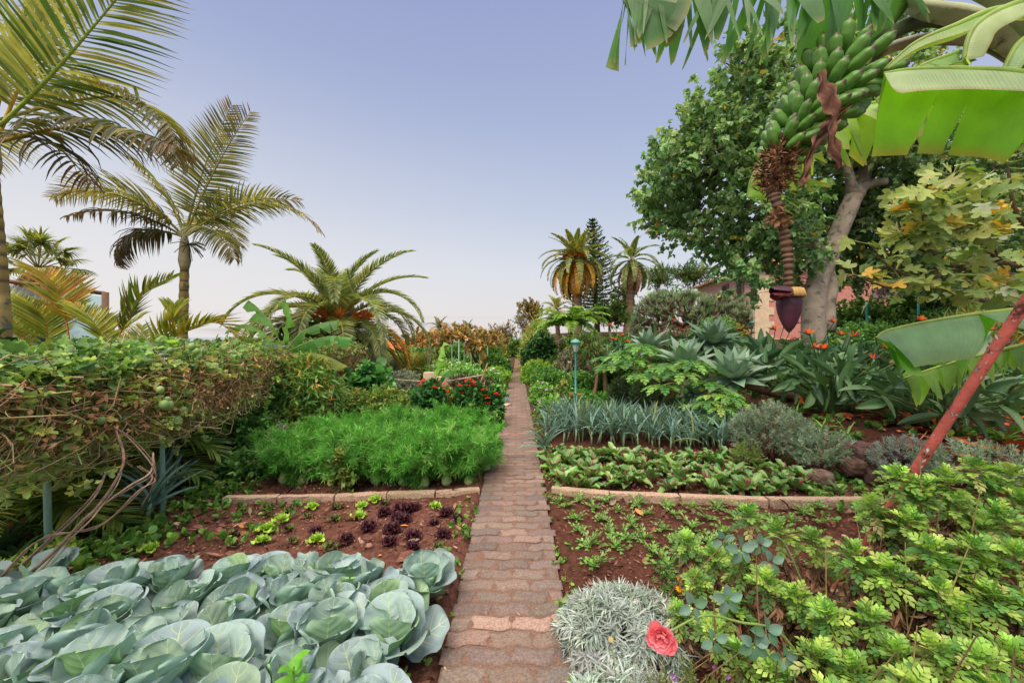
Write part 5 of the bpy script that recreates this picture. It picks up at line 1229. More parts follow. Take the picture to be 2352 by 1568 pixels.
# ================= bird of paradise =================
T_pad = strip_T(9, lambda x: .06 + .94 * math.sin(pi * min(1, x * .97 + .03) ** .85) ** .75, .3, 7, None, .02, 0, 4)
def strelitzia(label, px, py, Yq, H, nl, nfl, spr=.5, sp=[('4c7049', 4), ('608457', 3), ('3e5e42', 2)], nm='bird_of_paradise'):
    b_ = at(px, py, Yq); b_ = np.array([b_[0], Yq, float(gh(b_[0], Yq))])
    t = thing(nm, label, 'bird of paradise', b_); g = G(); gs = G()
    for k in range(nl):
        az = rng.random() * 6.28; out = spr * rng.random() ** .6; hh = H * rng.uniform(.5, 1.0) * (1 - .45 * out / spr * rng.random())
        s0 = b_ + [math.cos(az) * .12 * rng.random(), math.sin(az) * .12, 0]; e = b_ + [math.cos(az) * out, math.sin(az) * out, hh * .62]
        m_ = (s0 + e) / 2 + [-math.cos(az) * .06, -math.sin(az) * .06, .05]; p = crv([s0, m_, e], 8)
        tube(gs, p, np.linspace(.013, .008, 8), pal(1, [('5a7a48', 2), ('6a8a50', 1)], .1)[0], 5, False)
        d = nrm(p[-1] - p[-2] + rng.normal(0, .12, 3)); L = H * rng.uniform(.29, .42)
        n_ = nrm([-math.cos(az) + rng.normal(0, .5), -math.sin(az) + rng.normal(0, .5), .6])
        leaves(g, p[-1], d, n_, L, L * rng.uniform(.21, .30), T_pad, rng.uniform(.1, .9), pal(1, sp, .1)[0], True)
    g.build('leaves', M['paddle'], t, b_); gs.build('stalks', M['stem'], t, b_)
    for k in range(nfl):
        az = rng.uniform(-2.7, -.4); out = spr * rng.uniform(.4, 1.0); hh = H * rng.uniform(.6, 1.02)
        e = b_ + [math.cos(az) * out, math.sin(az) * out * .9, hh]; g = G()
        tube(g, crv([b_ + [0, 0, .2], (b_ + e) / 2 + [0, 0, .1], e], 8), .008, lin('5f7f48'), 5, False)
        side = 1 if rng.random() < .5 else -1; ax = nrm([side, -.2, .25])
        tube(g, [e - ax * .01, e + ax * .08, e + ax * .18], [.014, .013, .002], np.array([lin('6a7a58'), lin('7a5048'), lin('8a3a30')]), 7)
        for q in range(5):
            d = nrm([side * (.6 - .35 * q), rng.normal(0, .3) - .2, 1.0 - .1 * q])
            leaves(g, e + ax * .03, d, [side, -.4, 0.2], .095, .03, T_leaf, .15, pal(1, [('f0822a', 3), ('f26a22', 2)], .06)[0])
        leaves(g, e + ax * .03, nrm([side * .9, -.2, .7]), [0, -1, .3], .1, .02, T_leaf, 0, lin('3a3f9a'))
        g.build('flower', M['petal'], t, b_)
strelitzia('big bird of paradise clump with orange flowers below the banana flower', 1905, 930, 6.0, 1.25, 150, 8, .85)
strelitzia('bird of paradise clump with low spreading leaves left of the red pole', 2140, 1000, 5.0, 1.05, 110, 4, .8)
strelitzia('bird of paradise clump behind the blue green agaves', 1760, 860, 7.8, 1.35, 90, 4, .8)
strelitzia('bird of paradise clump in front of the house windows', 1640, 820, 10, 1.4, 80, 3, 1.0)
strelitzia('bird of paradise clump in front of the big tree trunk', 1850, 820, 8.6, 1.3, 100, 4, .95)
strelitzia('bird of paradise clump beyond the red pole at the right edge', 2290, 960, 5.8, 1.15, 90, 3, .75)
strelitzia('bird of paradise clump right of the big tree trunk', 2030, 840, 7.4, 1.3, 90, 5, .9)
strelitzia('far bird of paradise row left end, above the lamp', 1440, 800, 12.5, 1.3, 60, 6, 1.2)
strelitzia('far bird of paradise row middle, under the dragon tree', 1545, 800, 11.5, 1.35, 60, 6, 1.1)
strelitzia('bird of paradise clump under the big hanging banana leaf', 2200, 860, 7.0, 1.3, 90, 3, .9)

# ================= agaves =================
T_aga = strip_T(10, lambda x: (.42 + .58 * math.sin(pi * min(1, x * 1.05) ** .9)) * (1 - x ** 4) + .01, .25, 5)
def agave(label, px, py, Yq, L, n=30, lean=(0, 0), hz=.25, trunk=None):
    c = at(px, py, Yq); zb = float(gh(c[0], Yq)); b_ = np.array([c[0], Yq, zb]); t = thing('agave', label, 'agave', b_, group='agaves on the right bank')
    g = G(); ax = nrm(np.array([lean[0], lean[1], 1.0]))
    X_ = nrm(np.cross(ax, [0, 1, 0.1])); Y_ = np.cross(ax, X_)
    for k in range(n):
        f = k / n; a = k * 2.39996; el = R(-12 + 96 * f + rng.normal(0, 5)); rad = X_ * math.cos(a) + Y_ * math.sin(a)
        D = nrm(rad * math.cos(el) + ax * math.sin(el)); N_ = nrm(-rad * math.sin(el) + ax * math.cos(el))
        l = L * (.85 + .25 * math.sin(pi * f)) * rng.uniform(.9, 1.08)
        leaves(g, c + rad * .03, D, N_, l, l * .34, T_aga, rng.uniform(-.25, .45), pal(1, [('7e9c86', 4), ('8ca692', 3), ('72926e', 2)], .1)[0])
    g.build('leaf_rosette', M['agave'], t, b_)
    g = G(); tb = np.array(trunk) if trunk is not None else b_ + [.05, .05, 0]
    tube(g, crv([tb, (tb + c) / 2 + [0, 0, -.05], c - ax * .02], 10), np.linspace(.07, .055, 10) * (L / .5), lin('7a6450')[None] * (1 + .2 * np.sin(np.arange(10) * 2))[:, None], 10); g.build('trunk', M['wood'], t, b_)
c_ = at(1870, 935, 6.6)
agave('largest pale agave with a leaning trunk beside the bird of paradise', 1688, 872, 6.5, .58, 32, (-.35, -.3), trunk=(c_[0], 6.9, float(gh(c_[0], 6.9)) + .05))
agave('pale agave rosette above the second papaya tree', 1572, 842, 7.6, .62, 30, (-.2, -.2))
agave('blue green agave rosette behind the papaya leaves', 1635, 790, 9.2, .68, 30, (0, -.3))
agave('spiky agave rosette nearest the peach tree', 1490, 802, 10.2, .62, 28, (-.2, -.2))
agave('small agave rosette beside the peach tree trunk', 1388, 830, 11.2, .5, 24, (-.1, -.2))
agave('agave rosette lowest on the bank', 1600, 905, 7.0, .42, 22, (-.3, -.5))

# ================= papayas =================
def papaya(label, px, pyc, pyb, Yq, nl, L, fruits, px2=None):
    c = at(px, pyc, Yq); b_ = at(px2 or px, pyb, Yq); b_[2] = float(gh(b_[0], Yq)) if Yq > 5.6 else b_[2]; t = thing('papaya_tree', label, 'papaya tree', b_)
    g = G(); tube(g, crv([b_, (b_ + c) / 2 + [.01, 0, 0], c], 14), np.linspace(.045, .03, 14) * (1 + .05 * np.sin(np.arange(14) * 2.2)), lin('98907c'), 10); g.build('trunk', M['smoothbark'], t, b_)
    g = G(); gs = G()
    for k in range(nl):
        az = k * 2.4; el = R(70 - 75 * k / nl); d = np.array([math.cos(el) * math.cos(az), math.cos(el) * math.sin(az), math.sin(el)]); pl = L * rng.uniform(.8, 1.15)
        e = c + d * pl - [0, 0, .06]; tube(gs, crv([c, c + d * pl * .5 + [0, 0, .02], e], 6), .008, lin('a3b070'), 5, False)
        sdn = nrm(np.cross(d, [0, 0, 1.0])); hd = nrm(d * [1, 1, 0] + [0, 0, -.1])
        for th in np.linspace(-2.3, 2.3, 7):
            D = hd * math.cos(th) + sdn * math.sin(th); leaves(g, e, D, [0, 0, 1.0], L * .8 * (1 - .12 * abs(th)), L * .62, T_chr, .5, pal(1, [('5f9444', 3), ('76a84c', 2), ('4c8040', 2), ('8fae50', .6)], .1)[0])
    g.build('leaves', M['leaf'], t, b_); gs.build('leaf_stalks', M['stem'], t, b_)
    for k in range(fruits):
        az = k * 1.9 - 1.2; zz = c[2] - .1 - .055 * k; g = G(); rr = .045; p0 = np.array([c[0] + math.cos(az) * .075, c[1] + math.sin(az) * .075, zz])
        lathe(g, [(1e-4, rr * 1.3), (rr * .6, rr * 1.05), (rr * .95, rr * .3), (rr, -.3 * rr), (rr * .7, -1.1 * rr), (1e-4, -1.45 * rr)], lin('4d7a3a'), p0, 12); g.build('papaya_fruit', M['fruit'], t, b_)
papaya('papaya tree with dark green fruit between the rosemary bushes', 1458, 850, 935, 9.0, 17, .66, 7)
papaya('papaya tree with green fruit and bright leaves below the agaves', 1568, 885, 972, 6.9, 15, .52, 6)
papaya('low young papaya beside the big lavender bush', 1655, 945, 1000, 5.9, 14, .34, 0)

# strappy plants
def strap(label, px, py, Yq, n, L, W, sp, nm='strappy_plant', cat='strappy plant', el=(20, 80), z=None, group=None):
    b_ = at(px, py, Yq); b_ = np.array([b_[0], Yq, float(gh(b_[0], Yq)) if z is None else z]); g = G()
    for k in range(n):
        a = k * 2.4; e = R(rng.uniform(*el)); D = np.array([math.cos(e) * math.cos(a), math.cos(e) * math.sin(a), math.sin(e)])
        leaves(g, b_, D, [0, 0, 1.0], L * rng.uniform(.6, 1.1), W, T_strap, rng.uniform(.5, 1.5), pal(1, sp, .1)[0])
    return tag(g.build(nm, M['gloss'], loc=b_), label, cat, group)
SGN = [('6fa048', 3), ('86b052', 2), ('557f3c', 1)]
for q, (px, py, Yq, L, lb) in enumerate([(1890, 960, 5.3, .34, 'strappy green lily above the lava rocks'), (1945, 990, 5.0, .3, 'strappy green lily in front of the orange flower clump'), (1830, 945, 5.9, .3, 'strappy green lily under the agave trunk'), (2310, 1025, 4.3, .25, 'strappy green lily among fallen leaves at the right edge'), (2040, 960, 5.4, .3, 'strappy green lily between the two bird of paradise clumps'), (1700, 905, 6.4, .3, 'strappy green lily at the foot of the largest agave')]):
    strap(lb, px, py, Yq, 20, L, .025, SGN, group='green lilies on the bank')
for q, (px, py, Yq, L, lb) in enumerate([(45, 1250, 2.75, .36, 'broad strappy green plant at the left edge under the woody stems'), (120, 1225, 3.0, .3, 'strappy green plant beside the wrapped trellis post'), (5, 1180, 2.9, .4, 'dark strappy plant under the low palm at the left edge')]):
    strap(lb, px, py, Yq, 16, L, .045, [('5f8a50', 3), ('7aa04c', 2), ('42663c', 2)], z=0)
for q, (px, py, lb) in enumerate([(95, 1320, 'yellow green leafy seedling beside the cabbages'), (150, 1285, 'yellow green leafy seedling at the foot of the wrapped post'), (35, 1335, 'yellow green leafy seedling at the left edge')]):
    p = gp(px, py); g = G()
    for k in range(7):
        c0 = np.array([p[0], p[1], 0]) + rng.normal(0, .05, 3) * [1, 1, 0]; sprays(g, np.array([c0]), np.array([[0, 0, 1.0]]), 16, .14, .06, .018, T_leaf, [('9cba50', 3), ('b2c860', 2)], .9)
    tag(g.build('leafy_seedling', M['leaf'], loc=(p[0], p[1], 0)), lb, 'seedling', 'yellow green seedlings left of the cabbages')

# ================= garden lamps =================
def lamp(label, px, pyt, pyb, Yq, base=True):
    b_ = at(px, pyb, Yq); z0 = float(gh(b_[0], Yq)); H = at(px, pyt, Yq)[2] - z0
    t = thing('garden_lamp', label, 'garden lamp', (b_[0], Yq, z0)); TC = lin('4f9f97')
    if base:
        g = G(); box(g, [0, 0, .08], [.28, .28, .24], lin('a85a44'), .1, .012); g.build('base', M['conc'], t)
    g = G(); hp = H - .36; lathe(g, [(.05, .2), (.05, .215), (.026, .24), (.024, hp - .03), (.03, hp - .02), (.045, hp), (.05, hp + .012), (.001, hp + .012)], TC, n=16); g.build('pole', M['lamp'], t)
    g = G(); lathe(g, [(.058, hp + .012), (.098, hp + .24)], lin('d6d8d2'), n=6); g.build('glass_panel', M['glass'], t, smooth=False)
    g = G()
    for k in range(6):
        a = k * pi / 3 + pi / 6; tube(g, [[.061 * math.cos(a), .061 * math.sin(a), hp + .01], [.102 * math.cos(a), .102 * math.sin(a), hp + .245]], .0055, TC, 5)
    lathe(g, [(.1, hp + .235), (.112, hp + .24), (.112, hp + .252), (.1, hp + .252)], TC, n=6); lathe(g, [(.05, hp + .008), (.068, hp + .01), (.068, hp + .022), (.05, hp + .024)], TC, n=6); g.build('cage', M['lamp'], t)
    g = G(); lathe(g, [(.1, hp + .25), (.138, hp + .247), (.14, hp + .255), (.125, hp + .275), (.1, hp + .305), (.06, hp + .33), (.022, hp + .342), (.012, hp + .347), (.014, hp + .356), (.0, hp + .362)], TC, n=24); g.build('cap', M['lamp'], t)
lamp('teal garden lamp on a brick red base right of the path', 1322, 777, 912, 10.2)
lamp('distant teal garden lamp in front of the pink house', 1726, 736, 800, 17, False)
for q, (px, yt, yb, Yq, r_) in enumerate([(1991, 690, 760, 11, .028), (2108, 660, 760, 11.5, .028), (2269, 600, 740, 11, .032), (1904, 700, 770, 12, .022)]):
    post(px, yt, yb, Yq, r_, ['teal metal post behind the bird of paradise flowers', 'teal metal post behind the orange tipped flowers', 'tallest teal metal post under the fig branches', 'thin teal post right behind the big tree trunk'][q], c='3fa5a0', name='pergola_post', mt='lamp')

# ================= pillars, rail, urn, hose, wall =================
for px, pyt, Yq, lb in ((987, 856, 8.9, 'left cream cement pillar behind the scarlet salvia'), (1016, 866, 9.2, 'right cream cement pillar behind the young banana leaf')):
    c = at(px, pyt, Yq); z0 = float(gh(c[0], Yq)); t = thing('pillar', lb, 'pillar', (c[0], Yq, z0)); H = c[2] - z0
    g = G(); box(g, [0, 0, H / 2], [.27, .25, H], lin('b9a08c'), .12, .008); g.build('shaft', M['conc'], t)
    g = G(); box(g, [0, 0, H + .006], [.262, .242, .012], lin('c9b5a2'), .12, .004); g.build('cap', M['conc'], t)
def rail(label, pts, r_, c='a89a88', name='bamboo_rail', cat='bamboo pole'):
    P_ = crv(pts, 20); g = G(); tube(g, P_, r_ * (1 + .12 * (np.arange(20) % 4 == 0)), lin(c)[None] * (1 - .25 * (np.arange(20) % 4 == 0))[:, None], 8); tag(g.build(name, M['wood'], loc=P_[0]), label, cat)
rail('bamboo rail between the cement pillars and the leaning stake', [at(1026, 876, 8.9), at(1070, 868, 8.9), at(1116, 860, 8.9)], .018)
rail('bamboo rail running left from the cement pillars', [at(970, 876, 8.7), at(900, 871, 8.9)], .015)
rail('bamboo stake leaning beside the purple plants', [at(1093, 908, 8.8), at(1120, 834, 8.9)], .017, 'b08a68')
rail('short wooden stake at the end of the bamboo rail', [at(1110, 905, 8.8), at(1113, 878, 8.8)], .014, 'b0987c')
rail('thin upright brown stick in front of the date palm trunk', [at(778, 870, 8.2), at(768, 790, 8.2)], .012, '6a4438')
p0 = at(876, 880, 8.6); t = thing('urn', 'turquoise glazed urn half hidden by squash leaves', 'urn', (p0[0], 8.6, 0)); H = p0[2] + .02
g = G(); lathe(g, [(.06, 0), (.12, .01), (.1, .06), (.05, .14), (.05, .3), (.09, H - .12), (.16, H - .02), (.2, H + .1), (.19, H + .2), (.21, H + .24), (.18, H + .24), (.15, H + .16), (.1, H + .1)], lin('3f9fa6'), n=22); g.build('bowl', M['lamp'], t)
g = G(); lathe(g, [(.062, .0), (.135, -.02), (.135, .012), (.11, .02)], lin('3f9fa6') * .8, n=22); g.build('foot', M['lamp'], t)
g = G(); tube(g, crv([at(1133, 905, 9.6) * [1, 1, 0] + [0, 0, .02], at(1140, 921, 9.2) * [1, 1, 0], at(1155, 926, 9.3) * [1, 1, 0], at(1165, 921, 9.6) * [1, 1, 0] + [0, 0, .06], at(1160, 905, 9.9) * [1, 1, 0] + [0, 0, .12], at(1163, 895, 10.3) * [1, 1, 0]], 40) + [0, 0, .03], .02, lin('3f8fb8'), 8)
tag(g.build('garden_hose', M['hose'], loc=(0, 9.3, 0)), 'light blue garden hose curling beside the path', 'hose')
for q, (px, py, wd, Yq) in enumerate([(785, 872, 90, 8.4), (840, 876, 50, 8.5)]):
    c = at(px, py, Yq); g = G(); H = c[2]; box(g, [c[0], Yq, H / 2 - .02], [wd / FP * Yq, .2, H + .04], lin('b39a86'), .05 * q, .01); o = g.build('garden_wall', M['conc'], loc=(c[0], Yq, 0)); tag(o, ['low cream garden wall below the date palm', 'short cream wall piece beside the urn'][q], 'garden wall')
p0 = at(900, 800, 34); g = G()
t = thing('roofed_shed', 'distant building with orange tiled roof glimpsed under the date palm', 'building', (p0[0], 34, -1)); g = G(); box(g, [0, 0, .8], [7, 4, 1.6], lin('b8a090'), 0, .02); g.build('wall', M['conc'], t)
g = G(); g.add([[-3.8, -2.3, 1.55], [3.8, -2.3, 1.55], [3.8, 0, 2.3], [-3.8, 0, 2.3], [-3.8, 2.3, 1.55], [3.8, 2.3, 1.55]], np.array([[0, 1, 2, 3], [3, 2, 5, 4]]), lin('b8683c')); g.build('roof', M['tile'], t, smooth=False)

# ================= pergola with autumn vine =================
t = thing('vine_pergola', 'pergola of pale green posts roofed with golden autumn vine leaves', 'pergola', (at(1070, 800, 17)[0], 17, -.4)); b_ = np.array([at(1070, 800, 17)[0], 17, -.4])
for px, Yq in ((983, 15.5), (1038, 17.5), (1054, 14.8), (1066, 15.4), (1082, 16.8), (1101, 15.5), (1140, 18.5), (1000, 19), (1120, 17)):
    x = at(px, 800, Yq)[0]; g = G(); tube(g, [[x, Yq, float(gh(x, Yq)) - .05], [x, Yq, 1.48]], .024, lin('a9c4bc'), 8); g.build('post', M['paint'], t, b_)
g = G(); gs = G(); n = 250
x = rng.uniform(at(972, 0, 17)[0], at(1148, 0, 17)[0], n); y = rng.uniform(15, 19.5, n); z = 1.5 + .1 * vnoise(x, y, 3, 6) + rng.normal(0, .08, n) + .2 * np.exp(-((x + 2.2) / .7) ** 2)
hang = rng.random(n) < .3; y[hang] = 15 + rng.normal(0, .15, hang.sum()); z[hang] -= rng.random(hang.sum()) * .55 * (.5 + .5 * np.sin(x[hang] * 4))
sprays(g, np.stack([x, y, z], 1), nrm(rng.normal(0, .6, (n, 3)) + [0, -.4, .1]), 14, .35, .12, .13, T_ivy, STY['autumn']['sp'], .9, .5, nup=.6); g.build('vine_leaves', M['leaf'], t, b_)
for k in range(4):
    xx = at([1010, 1088, 1100, 1092][k], 0, 15.6)[0]
    tube(gs, crv([[xx, 15.7, -.3], [xx + .1, 15.7, .4], [xx - .1, 15.6, 1.0], [xx + .25 * (k - 1), 15.8, 1.6]], 14), .035, lin('6a4c3c'), 6)
for yy in (15.2, 17.2, 19.2): tube(gs, [[at(975, 0, 17)[0], yy, 1.6], [at(1148, 0, 17)[0], yy, 1.6]], .03, lin('5f5448'), 6)
gs.build('vine_stem', M['wood'], t, b_)
for q, (px, r_) in enumerate([(652, 0)]): pass
# ================= trees =================
def limb_tree(name, label, base, limbs, lumps, sty, ntw, barkc='6f665a', mt='wood', group=None, gain=1.0, twl=.5, cat='tree', m=14, mtl='leaf', dark=None, spread=.8, twc='5a4a3c', bare=0):
    """limbs: list of (points, r0, r1); lumps: (x, y, z, rx, ry, rz)"""
    b_ = np.array(base, float); t = thing(name, label, cat, b_, group=group); gt = G()
    for pts, r0, r1 in limbs:
        n = 14; p = crv(pts, n); tube(gt, p, np.linspace(r0, r1, n) * (1 + .04 * np.sin(np.arange(n) * 1.7)), lin(barkc), 12)
    gt.build('trunk', M[mt], t, b_)
    s = STY[sty] if isinstance(sty, str) else sty; g = G(); tw = G()
    nodes_ = np.vstack([crv(p, 10)[4:] for p, _, _ in limbs])
    for L_ in lumps:
        c = np.array(L_[:3]); r = np.array(L_[3:6]); n = int(ntw * (r[0] * r[2]) ** 1.0) + 8
        P_, d = ball(n, c, r * .93, .42); dd = nrm(d * .7 + rng.normal(0, .45, (n, 3)) + [0, 0, .15])
        sprays(g, P_, dd, m, twl, s['L'], s['W'], s['tp'], s['sp'], spread, s.get('bend', .6), s.get('upz', 0), gain=gain, tw=tw, twc=twc)
        near = nodes_[np.argmin(((nodes_ - c) ** 2).sum(1))]
        for q in range(3):
            e = c + r * rng.normal(0, .35, 3); tube(tw, crv([near, (near + e) / 2 + rng.normal(0, .08, 3) * r, e], 8), np.linspace(.05, .012, 8) * min(1.5, r[0] / .9), lin(twc), 6, False)
            for z in range(5):
                e2 = c + r * nrm(rng.normal(size=3)) * .8; tube(tw, crv([e, (e + e2) / 2 + rng.normal(0, .05, 3), e2], 5), np.linspace(.014, .004, 5) * min(1.5, r[0]), lin(twc), 4, False)
    g.build('crown', M[mtl], t, b_); tw.build('branches', M['wood'], t, b_)
    return t
# the big tree on the right
YB = 9.0
def W(px, py, Yq=YB): return at(px, py, Yq)
bl = [(1560, 430, 92), (1530, 480, 62), (1600, 515, 74), (1640, 345, 95), (1715, 240, 95), (1760, 455, 105), (1725, 562, 70), (1665, 590, 34), (1815, 560, 66), (1960, 340, 145), (2085, 500, 120), (2200, 420, 145), (2070, 250, 115), (1880, 165, 105), (2290, 560, 110), (2160, 600, 90), (1800, 310, 115), (1830, 655, 42), (1700, 150, 55), (2010, 110, 85), (1720, 650, 30), (1540, 380, 50), (2320, 300, 120), (1940, 520, 70, 10.8), (1960, 610, 60, 10.8), (1880, 560, 55, 10.8), (1900, 450, 70, 10.6), (1770, 100, 45), (1625, 250, 38), (1560, 340, 44)]
lumps = []
for px, py, r, *dq in bl:
    Yq = dq[0] if dq else YB + rng.uniform(-.9, 1.6); c = W(px, py, Yq); rr = r / FP * Yq; lumps.append((*c, rr, rr * 1.1, rr * .92))
base = W(1875, 790); base[2] = float(gh(base[0], YB))
BT = dict(tp=T_ivy, L=.105, W=.10, sp=[('789e68', 4), ('8cae70', 3), ('a6c084', 1.8), ('608454', 2), ('dcc660', .18)], bend=.7, upz=-.35)
fork = W(1880, 640)
limb_tree('tree', 'large spreading tree with smooth grey trunk on the right', base, [
    ([base - [0, 0, .2], W(1868, 720), fork, W(1915, 560), W(1962, 450)], .27, .17),
    ([W(1895, 760, 9.2), W(1900, 690, 9.25), W(1905, 640, 9.3), W(1860, 520, 9.6), W(1800, 400, 9.6)], .2, .1),
    ([W(1962, 450), W(1985, 400, 9.3), W(2010, 300, 9.6)], .19, .1), ([W(1962, 450), W(1990, 425), W(2040, 415, 8.7)], .15, .07),
    ([fork, W(1845, 560, 9.4), W(1770, 440, 9.6), W(1660, 380, 9.6)], .13, .05), ([W(1962, 450), W(1930, 350, 8.8), W(1850, 230, 8.8)], .12, .05),
    ([W(2010, 300, 9.6), W(2100, 380, 9.4), W(2240, 430, 9.2)], .09, .05)], lumps, BT, 190, barkc='998d7f', mt='smoothbark', twl=.42, m=16)
# bare twigs poking out of its left side are part of the branches; other trees behind
def simple_tree(name, label, px, pyc, rpx, Yq, sty, pxb=None, pyb=760, ry=None, nl=6, ntw=60, barkc='6a5a4c', r0=.1, group=None, gain=1.0, twl=None, flat=.8, seedo=0, mtl='leaf', m=14):
    c = at(px, pyc, Yq); rr = rpx / FP * Yq; b_ = at(pxb or px, pyb, Yq); b_[2] = float(gh(b_[0], Yq))
    lumps = []
    for k in range(nl):
        a = rng.random() * 6.28; q = rr * .58 * rng.random() ** .5; r_ = rr * rng.uniform(.42, .62); cz = (ry or rpx) / FP * Yq
        lumps.append((c[0] + q * math.cos(a), c[1] + q * math.sin(a), c[2] + cz * rng.uniform(-.5, .5), r_, r_, r_ * flat))
    s = dict(STY[sty]) if isinstance(sty, str) else dict(sty); k_ = max(1, .0052 * Yq / s['L']); s['L'] *= k_; s['W'] *= k_
    limbs = [([b_ - [0, 0, .1], (b_ + c) / 2 + [rng.normal(0, .1), 0, 0], c], r0, r0 * .4)] + [([(b_ + c) / 2, (np.array(l[:3]) + c) / 2, np.array(l[:3])], r0 * .4, r0 * .15) for l in lumps[:4]]
    return limb_tree(name, label, b_, limbs, lumps, s, ntw * (12 / Yq) ** 1.6 * 1.6, barkc, group=group, gain=gain, twl=twl or max(.25, rr * .3), mtl=mtl, m=m)
simple_tree('tree', 'golden brown leaved tree beyond the end of the path', 1222, 712, 42, 30, 'yellow', nl=8, ry=40)
simple_tree('tree', 'grey twiggy olive tree left of the golden tree', 1208, 752, 34, 25, 'olive', nl=7, ry=30, mtl='dull')
simple_tree('tree', 'sparse dark tree with bare twigs left of the path end', 1150, 768, 38, 27, 'yellow', nl=5, ry=22, ntw=26)
simple_tree('tree', 'low tree at the left side of the far path', 1135, 792, 36, 24, 'autumn', nl=6, ry=22, ntw=40)
simple_tree('peach_tree', 'slender peach tree with narrow drooping leaves behind the lamp', 1355, 790, 50, 10.8, 'peach', pxb=1362, pyb=890, nl=8, ry=38, ntw=56, barkc='8a6a54', r0=.055, twl=.3)
simple_tree('tree', 'dark spreading conifer behind the garden lamp', 1400, 720, 50, 27, 'pine', nl=7, ry=30, mtl='dull', gain=.7)
simple_tree('tree', 'round green tree at the left of the dragon tree', 1440, 690, 48, 34, 'hedge', nl=7, ry=50)
simple_tree('pine_tree', 'broad umbrella pine on the skyline, left crown', 1510, 640, 42, 46, 'pine', nl=9, ry=20, mtl='dull', gain=1.1)
simple_tree('pine_tree', 'broad umbrella pine on the skyline, right crown', 1585, 636, 52, 48, 'pine', nl=11, ry=26, mtl='dull', gain=1.1)
simple_tree('tree', 'yellow green domed tree below the umbrella pines', 1525, 688, 50, 36, 'bright', nl=10, ry=14, flat=.5)
simple_tree('tree', 'background tree behind the fig branches, right edge', 2330, 560, 150, 14, 'hedge', nl=8, ry=100, pyb=740)
simple_tree('tree', 'dark background tree between the big trunk and the fig', 2090, 600, 110, 13, 'hedge', nl=8, ry=60, pyb=745, gain=.8)
# bare twigs
t = thing('bare_shrub', 'leafless twiggy shrub left of the golden tree', 'shrub', at(1165, 790, 25)); b_ = at(1165, 790, 25); g = G()
def twig(p, d, L, r, dep):
    e = p + d * L; tube(g, crv([p, (p + e) / 2 + rng.normal(0, .06, 3) * L, e], 5), np.linspace(r, r * .6, 5), lin('6a584c'), 4, False)
    if dep:
        for k in range(3): twig(p + (e - p) * rng.uniform(.4, 1), nrm(d + rng.normal(0, .55, 3)), L * .68, r * .6, dep - 1)
for k in range(5): twig(b_, nrm(np.array([rng.normal(0, .5), rng.normal(0, .3), 1.0])), .75, .03, 3)
g.build('branches', M['wood'], t, b_)

# Norfolk pine
c = at(1372, 700, 44); base = np.array([c[0], 44, float(gh(c[0], 44))]); t = thing('norfolk_pine', 'tall tiered Norfolk pine behind the golden palm', 'pine tree', base)
top = at(1361, 505, 44); g = G(); tube(g, [base, (base + top) / 2, top], [.35, .2, .03], lin('6a5444'), 8); g.build('trunk', M['wood'], t, base)
g = G(); gb = G(); H = top[2] - base[2]
for k in range(30):
    f = k / 29; z = top[2] - .2 - f * H * .86; L = .35 + 3.4 * f ** .85; nb = 6
    for q in range(nb):
        az = q / nb * 6.28 + k * .5; d = np.array([math.cos(az), math.sin(az), .35 - .3 * f]); x0 = base[0] + (top[0] - base[0]) * (1 - f)
        p = crv([[x0, 44, z], np.array([x0, 44, z]) + d * L * .5, np.array([x0, 44, z]) + d * L + [0, 0, .12 * L]], 7); tube(gb, p, np.linspace(.03, .01, 7), lin('5a4a3c'), 4, False)
        n = int(26 + 50 * f); u = rng.random(n); i = (u * 5.99).astype(int); P_ = p[i] + (p[i + 1] - p[i]) * (u * 6 - i)[:, None]
        sd_ = np.array([-math.sin(az), math.cos(az), 0]); D = nrm(sd_ * rng.choice([-1, 1], n)[:, None] * .9 + d * .5 + rng.normal(0, .15, (n, 3)) + [0, 0, .25])
        leaves(g, P_, D, [0, 0, 1.0], .55 * (.5 + .5 * f), .13, T_palm2, -.3, pal(n, [('47602f', 3), ('5a7338', 2), ('354c28', 2)], .15))
g.build('crown', M['dull'], t, base); gb.build('branches', M['wood'], t, base)

# dragon tree
c = at(1578, 760, 18.5); base = np.array([c[0], 18.5, float(gh(c[0], 18.5))]); t = thing('dragon_tree', 'wide dragon tree with a dense umbrella of forking grey branches', 'dragon tree', base)
g = G(); gt = G(); tips = []
def drag(p, d, L, r, dep):
    e = p + d * L; tube(g, crv([p, (p + e) / 2 + rng.normal(0, .03, 3), e], 5), np.linspace(r, r * .82, 5) * np.array([1, .93, .93, .95, 1.12]), pal(1, [('8a7a6c', 2), ('75665a', 1)], .08)[0], 7, False)
    if dep == 0: tips.append((e, d)); return
    a0 = rng.random() * 6.28; s_ = nrm(np.cross(d, [.1, .2, 1])); u_ = np.cross(s_, d)
    for k in range(3 if dep in (5, 3, 2) else 2):
        a = a0 + k * 6.28 / (3 if dep in (5, 3, 2) else 2); nd = nrm(d + (s_ * math.cos(a) + u_ * math.sin(a)) * .48 + [0, 0, .1 if dep < 3 else -.03]); drag(e, nd, L * rng.uniform(.72, .86), r * .8, dep - 1)
z0 = base + [0, 0, .15]
tube(gt, [base, base + [0, 0, .9]], [.55, .45], lin('8a7a6c'), 12); gt.build('trunk', M['wood'], t, base)
for k in range(8):
    a = k / 8 * 6.28 + .2; drag(base + [0, 0, .7], nrm(np.array([math.cos(a), math.sin(a), .36])), .8, .19, 4)
drag(base + [0, 0, .7], nrm(np.array([.2, -.3, 1])), .55, .13, 4)
g.build('branches', M['wood'], t, base)
g = G()
